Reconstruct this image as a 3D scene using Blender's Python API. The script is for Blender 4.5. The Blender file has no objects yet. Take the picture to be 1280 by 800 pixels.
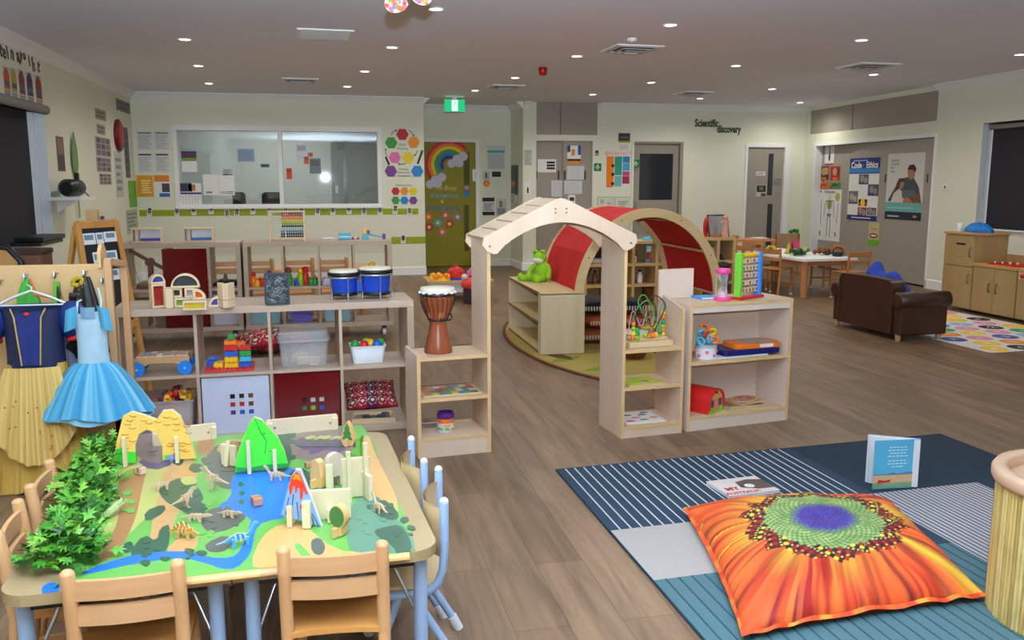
import bpy,bmesh,math,random
from mathutils import Vector,Matrix
random.seed(7)
SC=bpy.context.scene
COL=SC.collection
PI=math.pi
# --- camera
FPX=1085.0
PITCH=math.atan(171/1085.0)
YAW=math.radians(12.0)
EYE=Vector((0,0,1.40))
FW=Vector((math.sin(YAW)*math.cos(PITCH),math.cos(YAW)*math.cos(PITCH),-math.sin(PITCH)))
RT=Vector((math.cos(YAW),-math.sin(YAW),0))
UP=RT.cross(FW)
cd=bpy.data.cameras.new('camera')
cam=bpy.data.objects.new('camera',cd)
COL.objects.link(cam)
cd.sensor_width=36.0
cd.lens=FPX/1280*36.0
cd.clip_end=60
cam.matrix_world=Matrix(((RT.x,UP.x,-FW.x,EYE.x),(RT.y,UP.y,-FW.y,EYE.y),(RT.z,UP.z,-FW.z,EYE.z),(0,0,0,1)))
SC.camera=cam
# --- world, light, exposure
w=bpy.data.worlds.new('night');SC.world=w;w.use_nodes=True
w.node_tree.nodes['Background'].inputs[0].default_value=(0.02,0.025,0.04,1)
w.node_tree.nodes['Background'].inputs[1].default_value=0.3
SC.view_settings.view_transform='Standard'
SC.view_settings.look='None'
SC.view_settings.gamma=1
SC.view_settings.use_curve_mapping=False
SC.view_settings.exposure=0.0
DOWN_W=34.0 # each ceiling downlight
NEAR_W=9.0 # the rows over the near half of the room are dimmed
DOWN_COL=(1.0,0.95,0.86)
fl=bpy.data.lights.new('camera_flash','AREA') # the photographer's flash, just above the lens
fl.energy=10.0;fl.size=0.07;fl.color=(0.8,0.9,1.0)
flo=bpy.data.objects.new('camera_flash',fl);COL.objects.link(flo)
flo.matrix_world=cam.matrix_world.copy()
flo.location=EYE+UP*0.16-FW*0.02
fb=bpy.data.lights.new('flash_head','SPOT') # its head is tipped up, most of its light bounces off the ceiling
fb.energy=2300.0;fb.color=(0.74,0.87,1.0);fb.spot_size=math.radians(150);fb.spot_blend=1.0;fb.shadow_soft_size=0.03
fbo=bpy.data.objects.new('flash_head',fb);COL.objects.link(fbo)
fbo.location=EYE+UP*0.18
ax=(FW*math.cos(math.radians(62.5))+UP*math.sin(math.radians(62.5))).normalized()
fbo.rotation_euler=(-ax).to_track_quat('Z','Y').to_euler()
SC.cycles.max_bounces=8
SC.cycles.diffuse_bounces=5
SC.cycles.glossy_bounces=3
SC.cycles.transparent_max_bounces=12
SC.cycles.sample_clamp_indirect=6.0
SC.cycles.caustics_reflective=False
SC.cycles.caustics_refractive=False
# --- measuring helpers
def ray(px,py):
 return FW+RT*((px-640)/FPX)+UP*((400-py)/FPX)
def G(px,py,z=0.0):
 r=ray(px,py);return EYE+r*((z-EYE.z)/r.z)
def PY(px,py,y):
 r=ray(px,py);return EYE+r*(y/r.y)
def PX(px,py,x):
 r=ray(px,py);return EYE+r*(x/r.x)
def PP(px,py,o,n):
 r=ray(px,py);return EYE+r*((o-EYE).dot(n)/r.dot(n))
 # --- materials
def lin(c):
 return tuple(((x/255)/12.92 if x/255<=0.04045 else((x/255+0.055)/1.055)**2.4)for x in c)+(1.0,)
MATS={}
def M(name,rgb=(200,200,200),rough=0.55,metal=0.0,var=0.06,vs=9.0,emit=0.0,bump=0.0,spec=0.4,alpha=1.0):
 if name in MATS:return MATS[name]
 m=bpy.data.materials.new(name);m.use_nodes=True
 nt=m.node_tree;b=nt.nodes['Principled BSDF']
 c=lin(rgb)
 b.inputs['Roughness'].default_value=rough
 b.inputs['Metallic'].default_value=metal
 b.inputs['Specular IOR Level'].default_value=spec
 b.inputs['Alpha'].default_value=alpha
 b.inputs['Base Color'].default_value=c
 if var or bump:
  tc=nt.nodes.new('ShaderNodeTexCoord')
  nz=nt.nodes.new('ShaderNodeTexNoise');nz.inputs['Scale'].default_value=vs;nz.inputs['Detail'].default_value=3
  nt.links.new(tc.outputs['Object'],nz.inputs['Vector'])
  if var:
   mx=nt.nodes.new('ShaderNodeMix');mx.data_type='RGBA'
   mx.inputs[6].default_value=tuple(min(1,x*(1-var))for x in c[:3])+(1,)
   mx.inputs[7].default_value=tuple(min(1,x*(1+var))for x in c[:3])+(1,)
   nt.links.new(nz.outputs['Fac'],mx.inputs[0]);nt.links.new(mx.outputs[2],b.inputs['Base Color'])
  if bump:
   bp=nt.nodes.new('ShaderNodeBump');bp.inputs['Strength'].default_value=bump;bp.inputs['Distance'].default_value=0.01
   nt.links.new(nz.outputs['Fac'],bp.inputs['Height']);nt.links.new(bp.outputs['Normal'],b.inputs['Normal'])
 if emit:
  b.inputs['Emission Color'].default_value=c;b.inputs['Emission Strength'].default_value=emit
 MATS[name]=m;return m
def wood(name,c1,c2,axis='x',scale=14.0,rough=0.45,stretch=9.0):
 if name in MATS:return MATS[name]
 m=bpy.data.materials.new(name);m.use_nodes=True
 nt=m.node_tree;b=nt.nodes['Principled BSDF']
 b.inputs['Roughness'].default_value=rough;b.inputs['Specular IOR Level'].default_value=0.4
 tc=nt.nodes.new('ShaderNodeTexCoord');mp=nt.nodes.new('ShaderNodeMapping')
 s=[1.0,1.0,1.0];s['xyz'.index(axis)]=1.0/stretch
 mp.inputs['Scale'].default_value=s
 nz=nt.nodes.new('ShaderNodeTexNoise');nz.inputs['Scale'].default_value=scale;nz.inputs['Detail'].default_value=6;nz.inputs['Roughness'].default_value=0.6
 rp=nt.nodes.new('ShaderNodeValToRGB')
 rp.color_ramp.elements[0].position=0.32;rp.color_ramp.elements[0].color=lin(c1)
 rp.color_ramp.elements[1].position=0.68;rp.color_ramp.elements[1].color=lin(c2)
 nt.links.new(tc.outputs['Object'],mp.inputs['Vector']);nt.links.new(mp.outputs['Vector'],nz.inputs['Vector'])
 nt.links.new(nz.outputs['Fac'],rp.inputs['Fac']);nt.links.new(rp.outputs['Color'],b.inputs['Base Color'])
 MATS[name]=m;return m
def glass(name,tint=(235,245,245),gloss=0.12,rough=0.02):
 if name in MATS:return MATS[name]
 m=bpy.data.materials.new(name);m.use_nodes=True
 nt=m.node_tree;nt.nodes.remove(nt.nodes['Principled BSDF'])
 tr=nt.nodes.new('ShaderNodeBsdfTransparent');tr.inputs[0].default_value=lin(tint)
 gl=nt.nodes.new('ShaderNodeBsdfGlossy');gl.inputs['Roughness'].default_value=rough
 fr=nt.nodes.new('ShaderNodeFresnel');fr.inputs[0].default_value=1.45
 ad=nt.nodes.new('ShaderNodeMath');ad.operation='ADD';ad.inputs[1].default_value=gloss-0.04
 mx=nt.nodes.new('ShaderNodeMixShader')
 nt.links.new(fr.outputs[0],ad.inputs[0]);nt.links.new(ad.outputs[0],mx.inputs[0])
 nt.links.new(tr.outputs[0],mx.inputs[1]);nt.links.new(gl.outputs[0],mx.inputs[2])
 nt.links.new(mx.outputs[0],nt.nodes['Material Output'].inputs['Surface'])
 MATS[name]=m;return m
def vcol(name,rough=0.6,bump=0.0):
 if name in MATS:return MATS[name]
 m=bpy.data.materials.new(name);m.use_nodes=True
 nt=m.node_tree;b=nt.nodes['Principled BSDF'];b.inputs['Roughness'].default_value=rough
 b.inputs['Specular IOR Level'].default_value=0.35
 a=nt.nodes.new('ShaderNodeAttribute');a.attribute_name='print'
 nt.links.new(a.outputs['Color'],b.inputs['Base Color'])
 MATS[name]=m;return m
def planks(name):
 m=bpy.data.materials.new(name);m.use_nodes=True
 nt=m.node_tree;b=nt.nodes['Principled BSDF'];L=nt.links.new
 b.inputs['Roughness'].default_value=0.42;b.inputs['Specular IOR Level'].default_value=0.35
 tc=nt.nodes.new('ShaderNodeTexCoord')
 mp=nt.nodes.new('ShaderNodeMapping');mp.inputs['Rotation'].default_value=(0,0,PI/2)
 L(tc.outputs['Object'],mp.inputs['Vector'])
 br=nt.nodes.new('ShaderNodeTexBrick');br.inputs['Scale'].default_value=1.0
 br.inputs['Brick Width'].default_value=1.25;br.inputs['Row Height'].default_value=0.18
 br.inputs['Mortar Size'].default_value=0.0012;br.inputs['Mortar Smooth'].default_value=0.3;br.offset=0.37
 br.inputs['Color1'].default_value=lin((118,94,71));br.inputs['Color2'].default_value=lin((141,114,88));br.inputs['Mortar'].default_value=lin((78,62,48))
 L(mp.outputs['Vector'],br.inputs['Vector'])
 m2=nt.nodes.new('ShaderNodeMapping');m2.inputs['Scale'].default_value=(7.5,0.75,1)
 L(tc.outputs['Object'],m2.inputs['Vector'])
 nz=nt.nodes.new('ShaderNodeTexNoise');nz.inputs['Scale'].default_value=2.0;nz.inputs['Detail'].default_value=7;nz.inputs['Roughness'].default_value=0.62;nz.inputs['Distortion'].default_value=0.6
 L(m2.outputs['Vector'],nz.inputs['Vector'])
 rp=nt.nodes.new('ShaderNodeValToRGB');e=rp.color_ramp.elements
 e[0].position=0.3;e[0].color=(0.52,0.50,0.48,1);e[1].position=0.66;e[1].color=(1.12,1.1,1.06,1)
 L(nz.outputs['Fac'],rp.inputs['Fac'])
 mx=nt.nodes.new('ShaderNodeMix');mx.data_type='RGBA';mx.blend_type='MULTIPLY';mx.inputs[0].default_value=1.0
 L(br.outputs['Color'],mx.inputs[6]);L(rp.outputs['Color'],mx.inputs[7]);L(mx.outputs[2],b.inputs['Base Color'])
 bp=nt.nodes.new('ShaderNodeBump');bp.inputs['Strength'].default_value=0.08;bp.inputs['Distance'].default_value=0.004
 L(br.outputs['Fac'],bp.inputs['Height']);bp.invert=True;L(bp.outputs['Normal'],b.inputs['Normal'])
 MATS[name]=m;return m
 # --- mesh builder
class MB:
 def __init__(s,mat=None):
  s.v=[];s.f=[];s.fm=[];s.sm=[];s.mats=[];s.X=Matrix();s.mat=mat;s.vc=None
 def mi(s,m):
  m=m or s.mat
  if m not in s.mats:s.mats.append(m)
  return s.mats.index(m)
 def add(s,vs,fs,m=None,smooth=False):
  n=len(s.v);k=s.mi(m)
  s.v+=[s.X@Vector(p)for p in vs]
  for f in fs:
   s.f.append([n+i for i in f]);s.fm.append(k);s.sm.append(smooth)
  return s
 def bx(s,x0,x1,y0,y1,z0,z1,m=None):
  v=[(x0,y0,z0),(x1,y0,z0),(x1,y1,z0),(x0,y1,z0),(x0,y0,z1),(x1,y0,z1),(x1,y1,z1),(x0,y1,z1)]
  return s.add(v,[(0,3,2,1),(4,5,6,7),(0,1,5,4),(1,2,6,5),(2,3,7,6),(3,0,4,7)],m)
 def bar(s,p,q,w,h,m=None,up=(0,0,1)):
  p=Vector(p);q=Vector(q);d=(q-p).normalized();u=Vector(up)
  if abs(d.dot(u))>0.98:u=Vector((0,1,0))
  a=d.cross(u).normalized();b=a.cross(d)
  v=[c+a*(w/2*i)+b*(h/2*j)for c in(p,q)for i,j in((-1,-1),(1,-1),(1,1),(-1,1))]
  return s.add(v,[(0,1,2,3),(7,6,5,4),(0,4,5,1),(1,5,6,2),(2,6,7,3),(3,7,4,0)],m)
 def tube(s,pts,r,m=None,n=10,closed=False,cap=True):
  pts=[Vector(p)for p in pts];N=len(pts)
  rs=r if isinstance(r,(list,tuple))else[r]*N
  def tan(i):
   a=pts[(i-1)%N]if(closed or i>0)else pts[i]
   b=pts[(i+1)%N]if(closed or i<N-1)else pts[i]
   return(b-a).normalized()
  t=tan(0);u=Vector((0,0,1))if abs(t.z)<0.9 else Vector((1,0,0))
  u=(u-t*u.dot(t)).normalized();vs=[]
  for i in range(N):
   t=tan(i);u=(u-t*u.dot(t)).normalized();b=t.cross(u)
   vs+=[pts[i]+(u*math.cos(2*PI*k/n)+b*math.sin(2*PI*k/n))*rs[i]for k in range(n)]
  fs=[]
  for i in range(N if closed else N-1):
   j=(i+1)%N
   fs+=[(i*n+k,i*n+(k+1)%n,j*n+(k+1)%n,j*n+k)for k in range(n)]
  s.add(vs,fs,m,True)
  if cap and not closed:
   s.add(vs[:n],[list(range(n))[::-1]],m);s.add(vs[-n:],[list(range(n))],m)
  return s
 def cyl(s,p,q,r,m=None,n=16,r2=None):
  return s.tube([p,q],[r,r if r2 is None else r2],m,n)
 def lathe(s,prof,c=(0,0,0),m=None,n=24,smooth=True):
  c=Vector(c);vs=[];fs=[];K=len(prof)
  for r,z in prof:
   vs+=[c+Vector((r*math.cos(2*PI*k/n),r*math.sin(2*PI*k/n),z))for k in range(n)]
  for i in range(K-1):
   fs+=[(i*n+k,i*n+(k+1)%n,(i+1)*n+(k+1)%n,(i+1)*n+k)for k in range(n)]
  s.add(vs,fs,m,smooth)
  if prof[0][0]>1e-5:s.add(vs[:n],[list(range(n))[::-1]],m)
  if prof[-1][0]>1e-5:s.add(vs[-n:],[list(range(n))],m)
  return s
 def ball(s,c,r,m=None,n=14,k=9):
  r=(r,r,r)if isinstance(r,(int,float))else r
  c=Vector(c);vs=[];fs=[]
  for i in range(k+1):
   a=PI*i/k
   vs+=[c+Vector((r[0]*math.sin(a)*math.cos(2*PI*j/n),r[1]*math.sin(a)*math.sin(2*PI*j/n),-r[2]*math.cos(a)))for j in range(n)]
  for i in range(k):
   fs+=[(i*n+j,i*n+(j+1)%n,(i+1)*n+(j+1)%n,(i+1)*n+j)for j in range(n)]
  return s.add(vs,fs,m,True)
 def prism(s,poly,lo,hi,m=None,ax='z',side=None):
  def P(a,b,c):return{'z':(a,b,c),'y':(a,c,b),'x':(c,a,b)}[ax]
  n=len(poly)
  area=sum(poly[i][0]*poly[(i+1)%n][1]-poly[(i+1)%n][0]*poly[i][1]for i in range(n))
  if(area<0)!=(ax=='y'):poly=poly[::-1]
  v=[P(a,b,lo)for a,b in poly]+[P(a,b,hi)for a,b in poly]
  s.add(v,[list(range(n))[::-1],[n+i for i in range(n)]],m)
  s.add(v,[(i,(i+1)%n,n+(i+1)%n,n+i)for i in range(n)],side or m)
  return s
 def band(s,outer,inner,lo,hi,m=None,ax='z',side=None,closed=False):
  def P(a,b,c):return{'z':(a,b,c),'y':(a,c,b),'x':(c,a,b)}[ax]
  n=len(outer);o=[];
  for c in(lo,hi):
   o+=[P(a,b,c)for a,b in outer]+[P(a,b,c)for a,b in inner]
  f=[];g=[]
  for i in range(n if closed else n-1):
   j=(i+1)%n
   f+=[(i,j,n+j,n+i),(2*n+i,3*n+i,3*n+j,2*n+j)]
   g+=[(i,2*n+i,2*n+j,j),(n+i,n+j,3*n+j,3*n+i)]
  if not closed:
   g+=[(0,n,3*n,2*n),(n-1,3*n-1,4*n-1,2*n-1)]
  s.add(o,f,m);s.add(o,g,side or m);return s
 def grid(s,nu,nv,fn,m=None,smooth=True,closed=False):
  vs=[fn(i/nu,j/nv)for j in range(nv+1)for i in range(nu+(0 if closed else 1))]
  W=nu if closed else nu+1
  fs=[(j*W+i,j*W+(i+1)%W,(j+1)*W+(i+1)%W,(j+1)*W+i)for j in range(nv)for i in range(nu)]
  return s.add(vs,fs,m,smooth)
 def build(s,name,parent=None,bevel=0.0,mw=None,seg=2):
  me=bpy.data.meshes.new(name);me.from_pydata([tuple(p)for p in s.v],[],s.f)
  for m in s.mats:me.materials.append(m)
  me.polygons.foreach_set('material_index',s.fm);me.polygons.foreach_set('use_smooth',s.sm)
  if s.vc is not None:
   at=me.color_attributes.new('print','FLOAT_COLOR','POINT')
   at.data.foreach_set('color',[x for c in s.vc for x in c])
  me.update()
  bm=bmesh.new();bm.from_mesh(me);bmesh.ops.recalc_face_normals(bm,faces=bm.faces);bm.to_mesh(me);bm.free()
  o=bpy.data.objects.new(name,me);COL.objects.link(o)
  if parent is not None:o.parent=parent
  if mw is not None:o.matrix_world=mw
  if bevel:
   b=o.modifiers.new('bevel','BEVEL');b.width=bevel;b.segments=seg;b.limit_method='ANGLE';b.angle_limit=0.7
  return o
def RZ(a):return Matrix.Rotation(a,4,'Z')
def RX(a):return Matrix.Rotation(a,4,'X')
def RY(a):return Matrix.Rotation(a,4,'Y')
def TR(*p):return Matrix.Translation(Vector(p))
def tag(o,label,cat,group=None,kind=None):
 o['label']=label;o['category']=cat
 if group:o['group']=group
 if kind:o['kind']=kind
 return o
def thing(name,label,cat,loc=(0,0,0),rz=0.0,group=None):
 o=bpy.data.objects.new(name,None);COL.objects.link(o)
 o.empty_display_size=0.05;o.location=loc;o.rotation_euler=(0,0,rz)
 return tag(o,label,cat,group)
def struct(name,mb,bevel=0.0):
 o=mb.build(name,None,bevel);o['kind']='structure';return o
def copy_tree(root,label=None,loc=None,rz=None,group=None):
 r=root.copy();COL.objects.link(r)
 if loc is not None:r.location=loc
 if rz is not None:r.rotation_euler=(0,0,rz)
 if label:r['label']=label
 if group:r['group']=group
 for ch in list(root.children):
  c=ch.copy();COL.objects.link(c);c.parent=r
  for gch in list(ch.children):
   d=gch.copy();COL.objects.link(d);d.parent=c
 return r
def text(s,size,m,parent=None,loc=(0,0,0),rot=(0,0,0),name='lettering',align='CENTER',depth=0.0005,sx=1.0,shear=0.0,bold=0.0):
 c=bpy.data.curves.new(name,'FONT');c.body=s;c.size=size;c.extrude=depth;c.align_x=align;c.align_y='CENTER'
 c.shear=shear;c.offset=bold;c.resolution_u=3
 c.materials.append(m)
 tmp=bpy.data.objects.new(name,c);me=bpy.data.meshes.new_from_object(tmp);bpy.data.objects.remove(tmp);bpy.data.curves.remove(c)
 me.name=name
 if not me.materials:me.materials.append(m)
 o=bpy.data.objects.new(name,me);COL.objects.link(o)
 if parent is not None:o.parent=parent
 o.location=loc;o.rotation_euler=rot;o.scale=(sx,1,1)
 return o
def plastic(name,rgb=(230,234,236),opac=0.25,rough=0.2):
 if name in MATS:return MATS[name]
 m=bpy.data.materials.new(name);m.use_nodes=True
 nt=m.node_tree;b=nt.nodes['Principled BSDF'];b.inputs['Base Color'].default_value=lin(rgb);b.inputs['Roughness'].default_value=rough
 tr=nt.nodes.new('ShaderNodeBsdfTransparent');mx=nt.nodes.new('ShaderNodeMixShader');mx.inputs[0].default_value=opac
 nt.links.new(tr.outputs[0],mx.inputs[1]);nt.links.new(b.outputs[0],mx.inputs[2]);nt.links.new(mx.outputs[0],nt.nodes['Material Output'].inputs['Surface'])
 MATS[name]=m;return m
def arc(cx,cy,r,a0,a1,n,ry=None):
 ry=r if ry is None else ry
 return[(cx+r*math.cos(math.radians(a0+(a1-a0)*i/n)),cy+ry*math.sin(math.radians(a0+(a1-a0)*i/n)))for i in range(n+1)]
def rrect(x0,x1,y0,y1,r,n=5):
 return arc(x1-r,y0+r,r,-90,0,n)+arc(x1-r,y1-r,r,0,90,n)+arc(x0+r,y1-r,r,90,180,n)+arc(x0+r,y0+r,r,180,270,n)
def ngon(cx,cy,r,n,a0=0.0):
 return[(cx+r*math.cos(a0+2*PI*k/n),cy+r*math.sin(a0+2*PI*k/n))for k in range(n)]
 # === THE ROOM
CEIL=2.67
XL=-2.65
YB=13.4;YR=14.6;YS=13.7
cream=M('cream_wall_paint',(230,232,213),0.7,var=0.03,vs=2)
white=M('white_paint',(240,242,242),0.5,var=0.02)
ceilm=M('ceiling_paint',(232,238,252),0.8,var=0.02,vs=1.5)
greyl=M('grey_laminate',(162,155,144),0.35,var=0.03,vs=3)
dgrey=M('dark_blind_fabric',(44,44,50),0.8,var=0.05)
black=M('black_plastic',(22,22,24),0.4)
steel=M('brushed_steel',(190,190,190),0.3,metal=0.9)
paper=M('white_paper',(236,236,234),0.5,var=0.02)
lime=M('lime_green_paint',(150,172,22),0.6,var=0.04)
olive=M('olive_green_door',(142,136,8),0.5,var=0.04)
class Wall:
 def __init__(s,o,end):
  s.o=Vector(o);d=Vector(end)-s.o;s.W=d.length;s.u=d.normalized();s.n=s.u.cross(Vector((0,0,1)))
  s.mw=Matrix(((s.u.x,0,s.n.x,s.o.x),(s.u.y,0,s.n.y,s.o.y),(0,1,0,0),(0,0,0,1)))
 def at(s,px,py):
  p=PP(px,py,s.o,s.n);return((p-s.o).dot(s.u),p.z)
 def rect(s,x0,y0,x1,y1):
  a=s.at(x0,y0);b=s.at(x1,y1);c=s.at(x0,y1);d=s.at(x1,y0)
  return((a[0]+c[0])/2,(b[0]+d[0])/2,(b[1]+c[1])/2,(a[1]+d[1])/2)
 def M(s,a=0,b=0,c=0):
  return s.mw@TR(a,b,c)
 def build(s,name,holes,m,t=0.22):
  mb=MB(m);mb.X=s.mw
  xs=sorted({0,s.W}|{v for h in holes for v in h[:2]});zs=sorted({0,CEIL}|{v for h in holes for v in h[2:]})
  for i in range(len(xs)-1):
   for j in range(len(zs)-1):
    cx=(xs[i]+xs[i+1])/2;cz=(zs[j]+zs[j+1])/2
    if any(h[0]<cx<h[1]and h[2]<cz<h[3]for h in holes):continue
    mb.bx(xs[i],xs[i+1],zs[j],zs[j+1],-t,0)
  return struct(name,mb)
XA=PY(531,250,YB).x # end of the glazed wall
XB=PY(638.5,300,YR).x # far right corner of the door recess
XC=PY(653.5,300,YS).x
XD=PY(1004,230,YS).x # corner of the far wall and the right wall
WB=Wall((XL,YB,0),(XA,YB,0))
WR=Wall((XA,YR,0),(XB,YR,0))
WS=Wall((XC,YS,0),(XD,YS,0))
WX=Wall((XD,YS,0),(7.45,-2.5,0))
WL=Wall((XL,-2.5,0),(XL,YB,0))
WE=Wall((XB,YR,0),(XC,YS,0))
WF=Wall((XA,YB+0.03,0),(XA,YR,0))
WN=Wall((7.45,-2.5,0),(XL,-2.5,0))
f=MB(planks('timber_plank_vinyl'));f.bx(-2.9,8.6,-2.7,17.2,-0.1,0);struct('floor',f)
c=MB(ceilm);c.bx(-2.9,8.6,-2.7,17.2,CEIL,CEIL+0.1);struct('ceiling',c)
# openings
win=WB.rect(220,161,475,258)
lw=(WL.at(0,145)[0]-3.2,WL.at(55,141)[0],0.86,2.08)
dY=WR.rect(531.5,176,597,333);dY=(0.0,dY[1],0.0,dY[3])
dA=WS.rect(667.5,176,740,338);dA=(dA[0],dA[1],0,dA[3])
dO=WS.rect(663.5,126,747,168.5)
dB=WS.rect(791,177,852,338);dB=(dB[0],dB[1],0,dB[3])
dC=WS.rect(932,182.5,981,330);dC=(dC[0],dC[1],0,dC[3])
cl=WX.rect(1018,180,1164.5,300);cl=(cl[0],cl[1],0,(WX.at(1018,180)[1]+WX.at(1164,175.5)[1])/2)
co=(WX.at(1013,150)[0],WX.at(1172.5,130)[0],(WX.at(1013,164)[1]+WX.at(1172,156)[1])/2,CEIL-0.07)
rw=(WX.at(1225,200)[0],WX.at(1225,200)[0]+2.4,0.86,WX.at(1225,155)[1])
WB.build('wall_back',[win],cream)
WR.build('wall_recess',[dY],cream)
WS.build('wall_far',[dA,dO,dB,dC],cream)
WX.build('wall_right',[cl,co,rw],cream)
WL.build('wall_left',[lw],cream)
WE.build('wall_recess_right',[],cream)
WF.build('wall_recess_left',[],cream)
WN.build('wall_near',[],cream)
# cornices and baseboards
def trim(kind,name,W,a0=0.0,a1=None):
 a1=W.W if a1 is None else a1
 m=MB(white);m.X=W.mw
 if kind=='c':
  prof=[(0,CEIL-0.10),(0.012,CEIL-0.10),(0.02,CEIL-0.085),(0.05,CEIL-0.05),(0.085,CEIL-0.02),(0.10,CEIL-0.012),(0.10,CEIL),(0,CEIL)]
  m.prism([(z,c)for c,z in prof],a0,a1,ax='x')
 else:
  m.prism([(0,0),(0,0.014),(0.115,0.014),(0.125,0.006),(0.125,0)],a0,a1,ax='x')
 struct(name,m)
def comp(W,holes):
 out=[];a=0.0
 for h in sorted(holes):
  if h[0]>a:out.append((a,h[0]))
  a=h[1]
 out.append((a,W.W));return out
for nm,W in(('wall_back',WB),('recess',WR),('left',WL),('recess_right',WE),('recess_left',WF)):trim('c','trim_cornice_'+nm,W)
trim('c','trim_cornice_far',WS,dO[1]+0.02);trim('c','trim_cornice_right',WX,co[1]+0.02)
trim('c','trim_cornice_pier',WS,0,dO[0]-0.01);
for nm,W,hs in(('back',WB,[]),('recess',WR,[dY]),('far',WS,[dA,dB,dC]),('right',WX,[cl]),('left',WL,[]),('recess_right',WE,[]),('recess_left',WF,[])):
 for i,(a,b)in enumerate(comp(W,hs)):
  if b-a>0.02:trim('b','baseboard_%s'%nm if i==0 else 'baseboard_%s_%d'%(nm,i),W,a,b)
def wmb(W,m=None):
 mb=MB(m);mb.X=W.mw;return mb
def part(W,name,parent,fn,m,bevel=0.0):
 mb=wmb(W,m);fn(mb);o=mb.build(name,None,bevel);o.parent=parent;return o
 # --- window_1: glazed office window in the back wall, with the office behind it
m=wmb(WB,white);x0,x1,z0,z1=win
fr=0.035;ms=WB.at(350.5,200)[0]
for a in((x0,x1,z1-fr,z1),(x0,x1,z0,z0+fr),(x0,x0+fr,z0+fr,z1-fr),(x1-fr,x1,z0+fr,z1-fr),(ms-0.03,ms+0.03,z0+fr,z1-fr)):
 m.bx(*a,-0.12,0.012)
m.bx(x0-0.03,x1+0.03,z0-0.03,z0,-0.1,0.04)
m.bx(x0-0.03,x0,z0,z1,-0.01,0.012);m.bx(x1,x1+0.03,z0,z1,-0.01,0.012);m.bx(x0-0.03,x1+0.03,z1,z1+0.04,-0.01,0.012)
wn=struct('window_1',m,0.003)
gl=glass('office_window_glass',(238,242,240),0.10)
part(WB,'pane',wn,lambda b:b.bx(x0+fr,ms-0.03,z0+fr,z1-fr,-0.07,-0.062),gl)
part(WB,'pane',wn,lambda b:b.bx(ms+0.03,x1-fr,z0+fr,z1-fr,-0.07,-0.062),gl)
# the office beyond the glass
OY=15.9;offw=M('office_wall_paint',(220,224,222),0.7,var=0.02)
for nm,b in(('wall_office_back',(XL-.2,XA,OY,OY+.1,0,CEIL)),('wall_office_left',(XL-.2,XL,YB+.22,OY,0,CEIL)),('wall_office_right',(XA-.3,XA-.22,YB+.22,OY,0,CEIL))):
 m=MB(offw);m.bx(*b);struct(nm,m)
ol=bpy.data.lights.new('office_light','AREA');ol.energy=26;ol.size=1.0;ol.color=(1.0,0.98,0.95)
olo=bpy.data.objects.new('office_light',ol);COL.objects.link(olo);olo.location=(-0.8,14.6,CEIL-0.03)
WO=Wall((XL,OY,0),(XA,OY,0))
od=WO.rect(415,178,476,300);od=(od[0],od[1]+.1,0,od[3])
m=wmb(WO,M('office_door_grey',(150,152,150),0.5));m.bx(*od,0,0.04);odo=struct('door_1',m)
part(WO,'vision_panel',odo,lambda b:b.bx(od[0]+.21,od[0]+.27,.95,1.85,0.035,0.045),M('dark_glass',(70,74,78),0.15))
part(WO,'handle',odo,lambda b:b.bx(od[0]+.06,od[0]+.11,1.22,1.36,0.04,0.06),white)
# --- left window with dark roller blind
m=wmb(WL,M('pale_window_frame',(236,242,246),0.4));a0,a1,z0,z1=lw
m.bx(a1-0.006,a1,z0,z1,-0.2,0.0);m.bx(a0,a1,z0-0.02,z0,-0.2,0.03);m.bx(a0,a1,z1,z1+0.006,-0.2,0.0)
m.bx(a1-0.05,a1-0.006,z0,z1,-0.19,-0.15);m.bx(a1-0.06,a1-0.052,z0,z1,-0.15,-0.13)
m.bx(a0,a0+.05,z0,z1,-0.2,0)
struct('window_2',m)
bl=thing('roller_blind','dark grey roller blind pulled down over the left window','blind')
part(WL,'blind_fabric',bl,lambda b:b.bx(a0+.05,a1-0.05,z0,z1+.02,-0.145,-0.14),dgrey)
part(WL,'roller_tube',bl,lambda b:b.cyl((a0,z1+.02,0.02),(a1-.02,z1+.02,0.02),0.045,n=20),M('grey_blind_roll',(140,136,132),0.6))
part(WL,'pull_chain',bl,lambda b:b.tube([(a1-.03,z1,-.09),(a1-.028,z0+.05,-.09)],.004,n=6),steel)
# --- right window with dark blind
m=wmb(WX,M('pale_window_frame'));a0r,a1r,z0r,z1r=rw
m.bx(a0r,a0r+.006,z0r,z1r,-0.2,0);m.bx(a0r,a1r,z1r,z1r+.006,-.2,0);m.bx(a0r,a1r,z0r-.02,z0r,-.2,.03)
m.bx(a0r+.006,a0r+.04,z0r,z1r,-.19,-.13);struct('window_3',m)
br=thing('roller_blind','dark roller blind pulled down in the right window behind the play kitchen','blind')
part(WX,'blind_fabric',br,lambda b:b.bx(a0r+.04,a1r,z0r,z1r-.03,-0.125,-0.12),dgrey)
part(WX,'roller_tube',br,lambda b:b.cyl((a0r+.03,z1r-.04,-.09),(a1r,z1r-.04,-.09),0.035,n=16),M('grey_blind_roll'))
part(WX,'pull_chain',br,lambda b:b.tube([(a0r+.03,z1r,-.06),(a0r+.032,1.2,-.06)],.004,n=6),steel)
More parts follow.
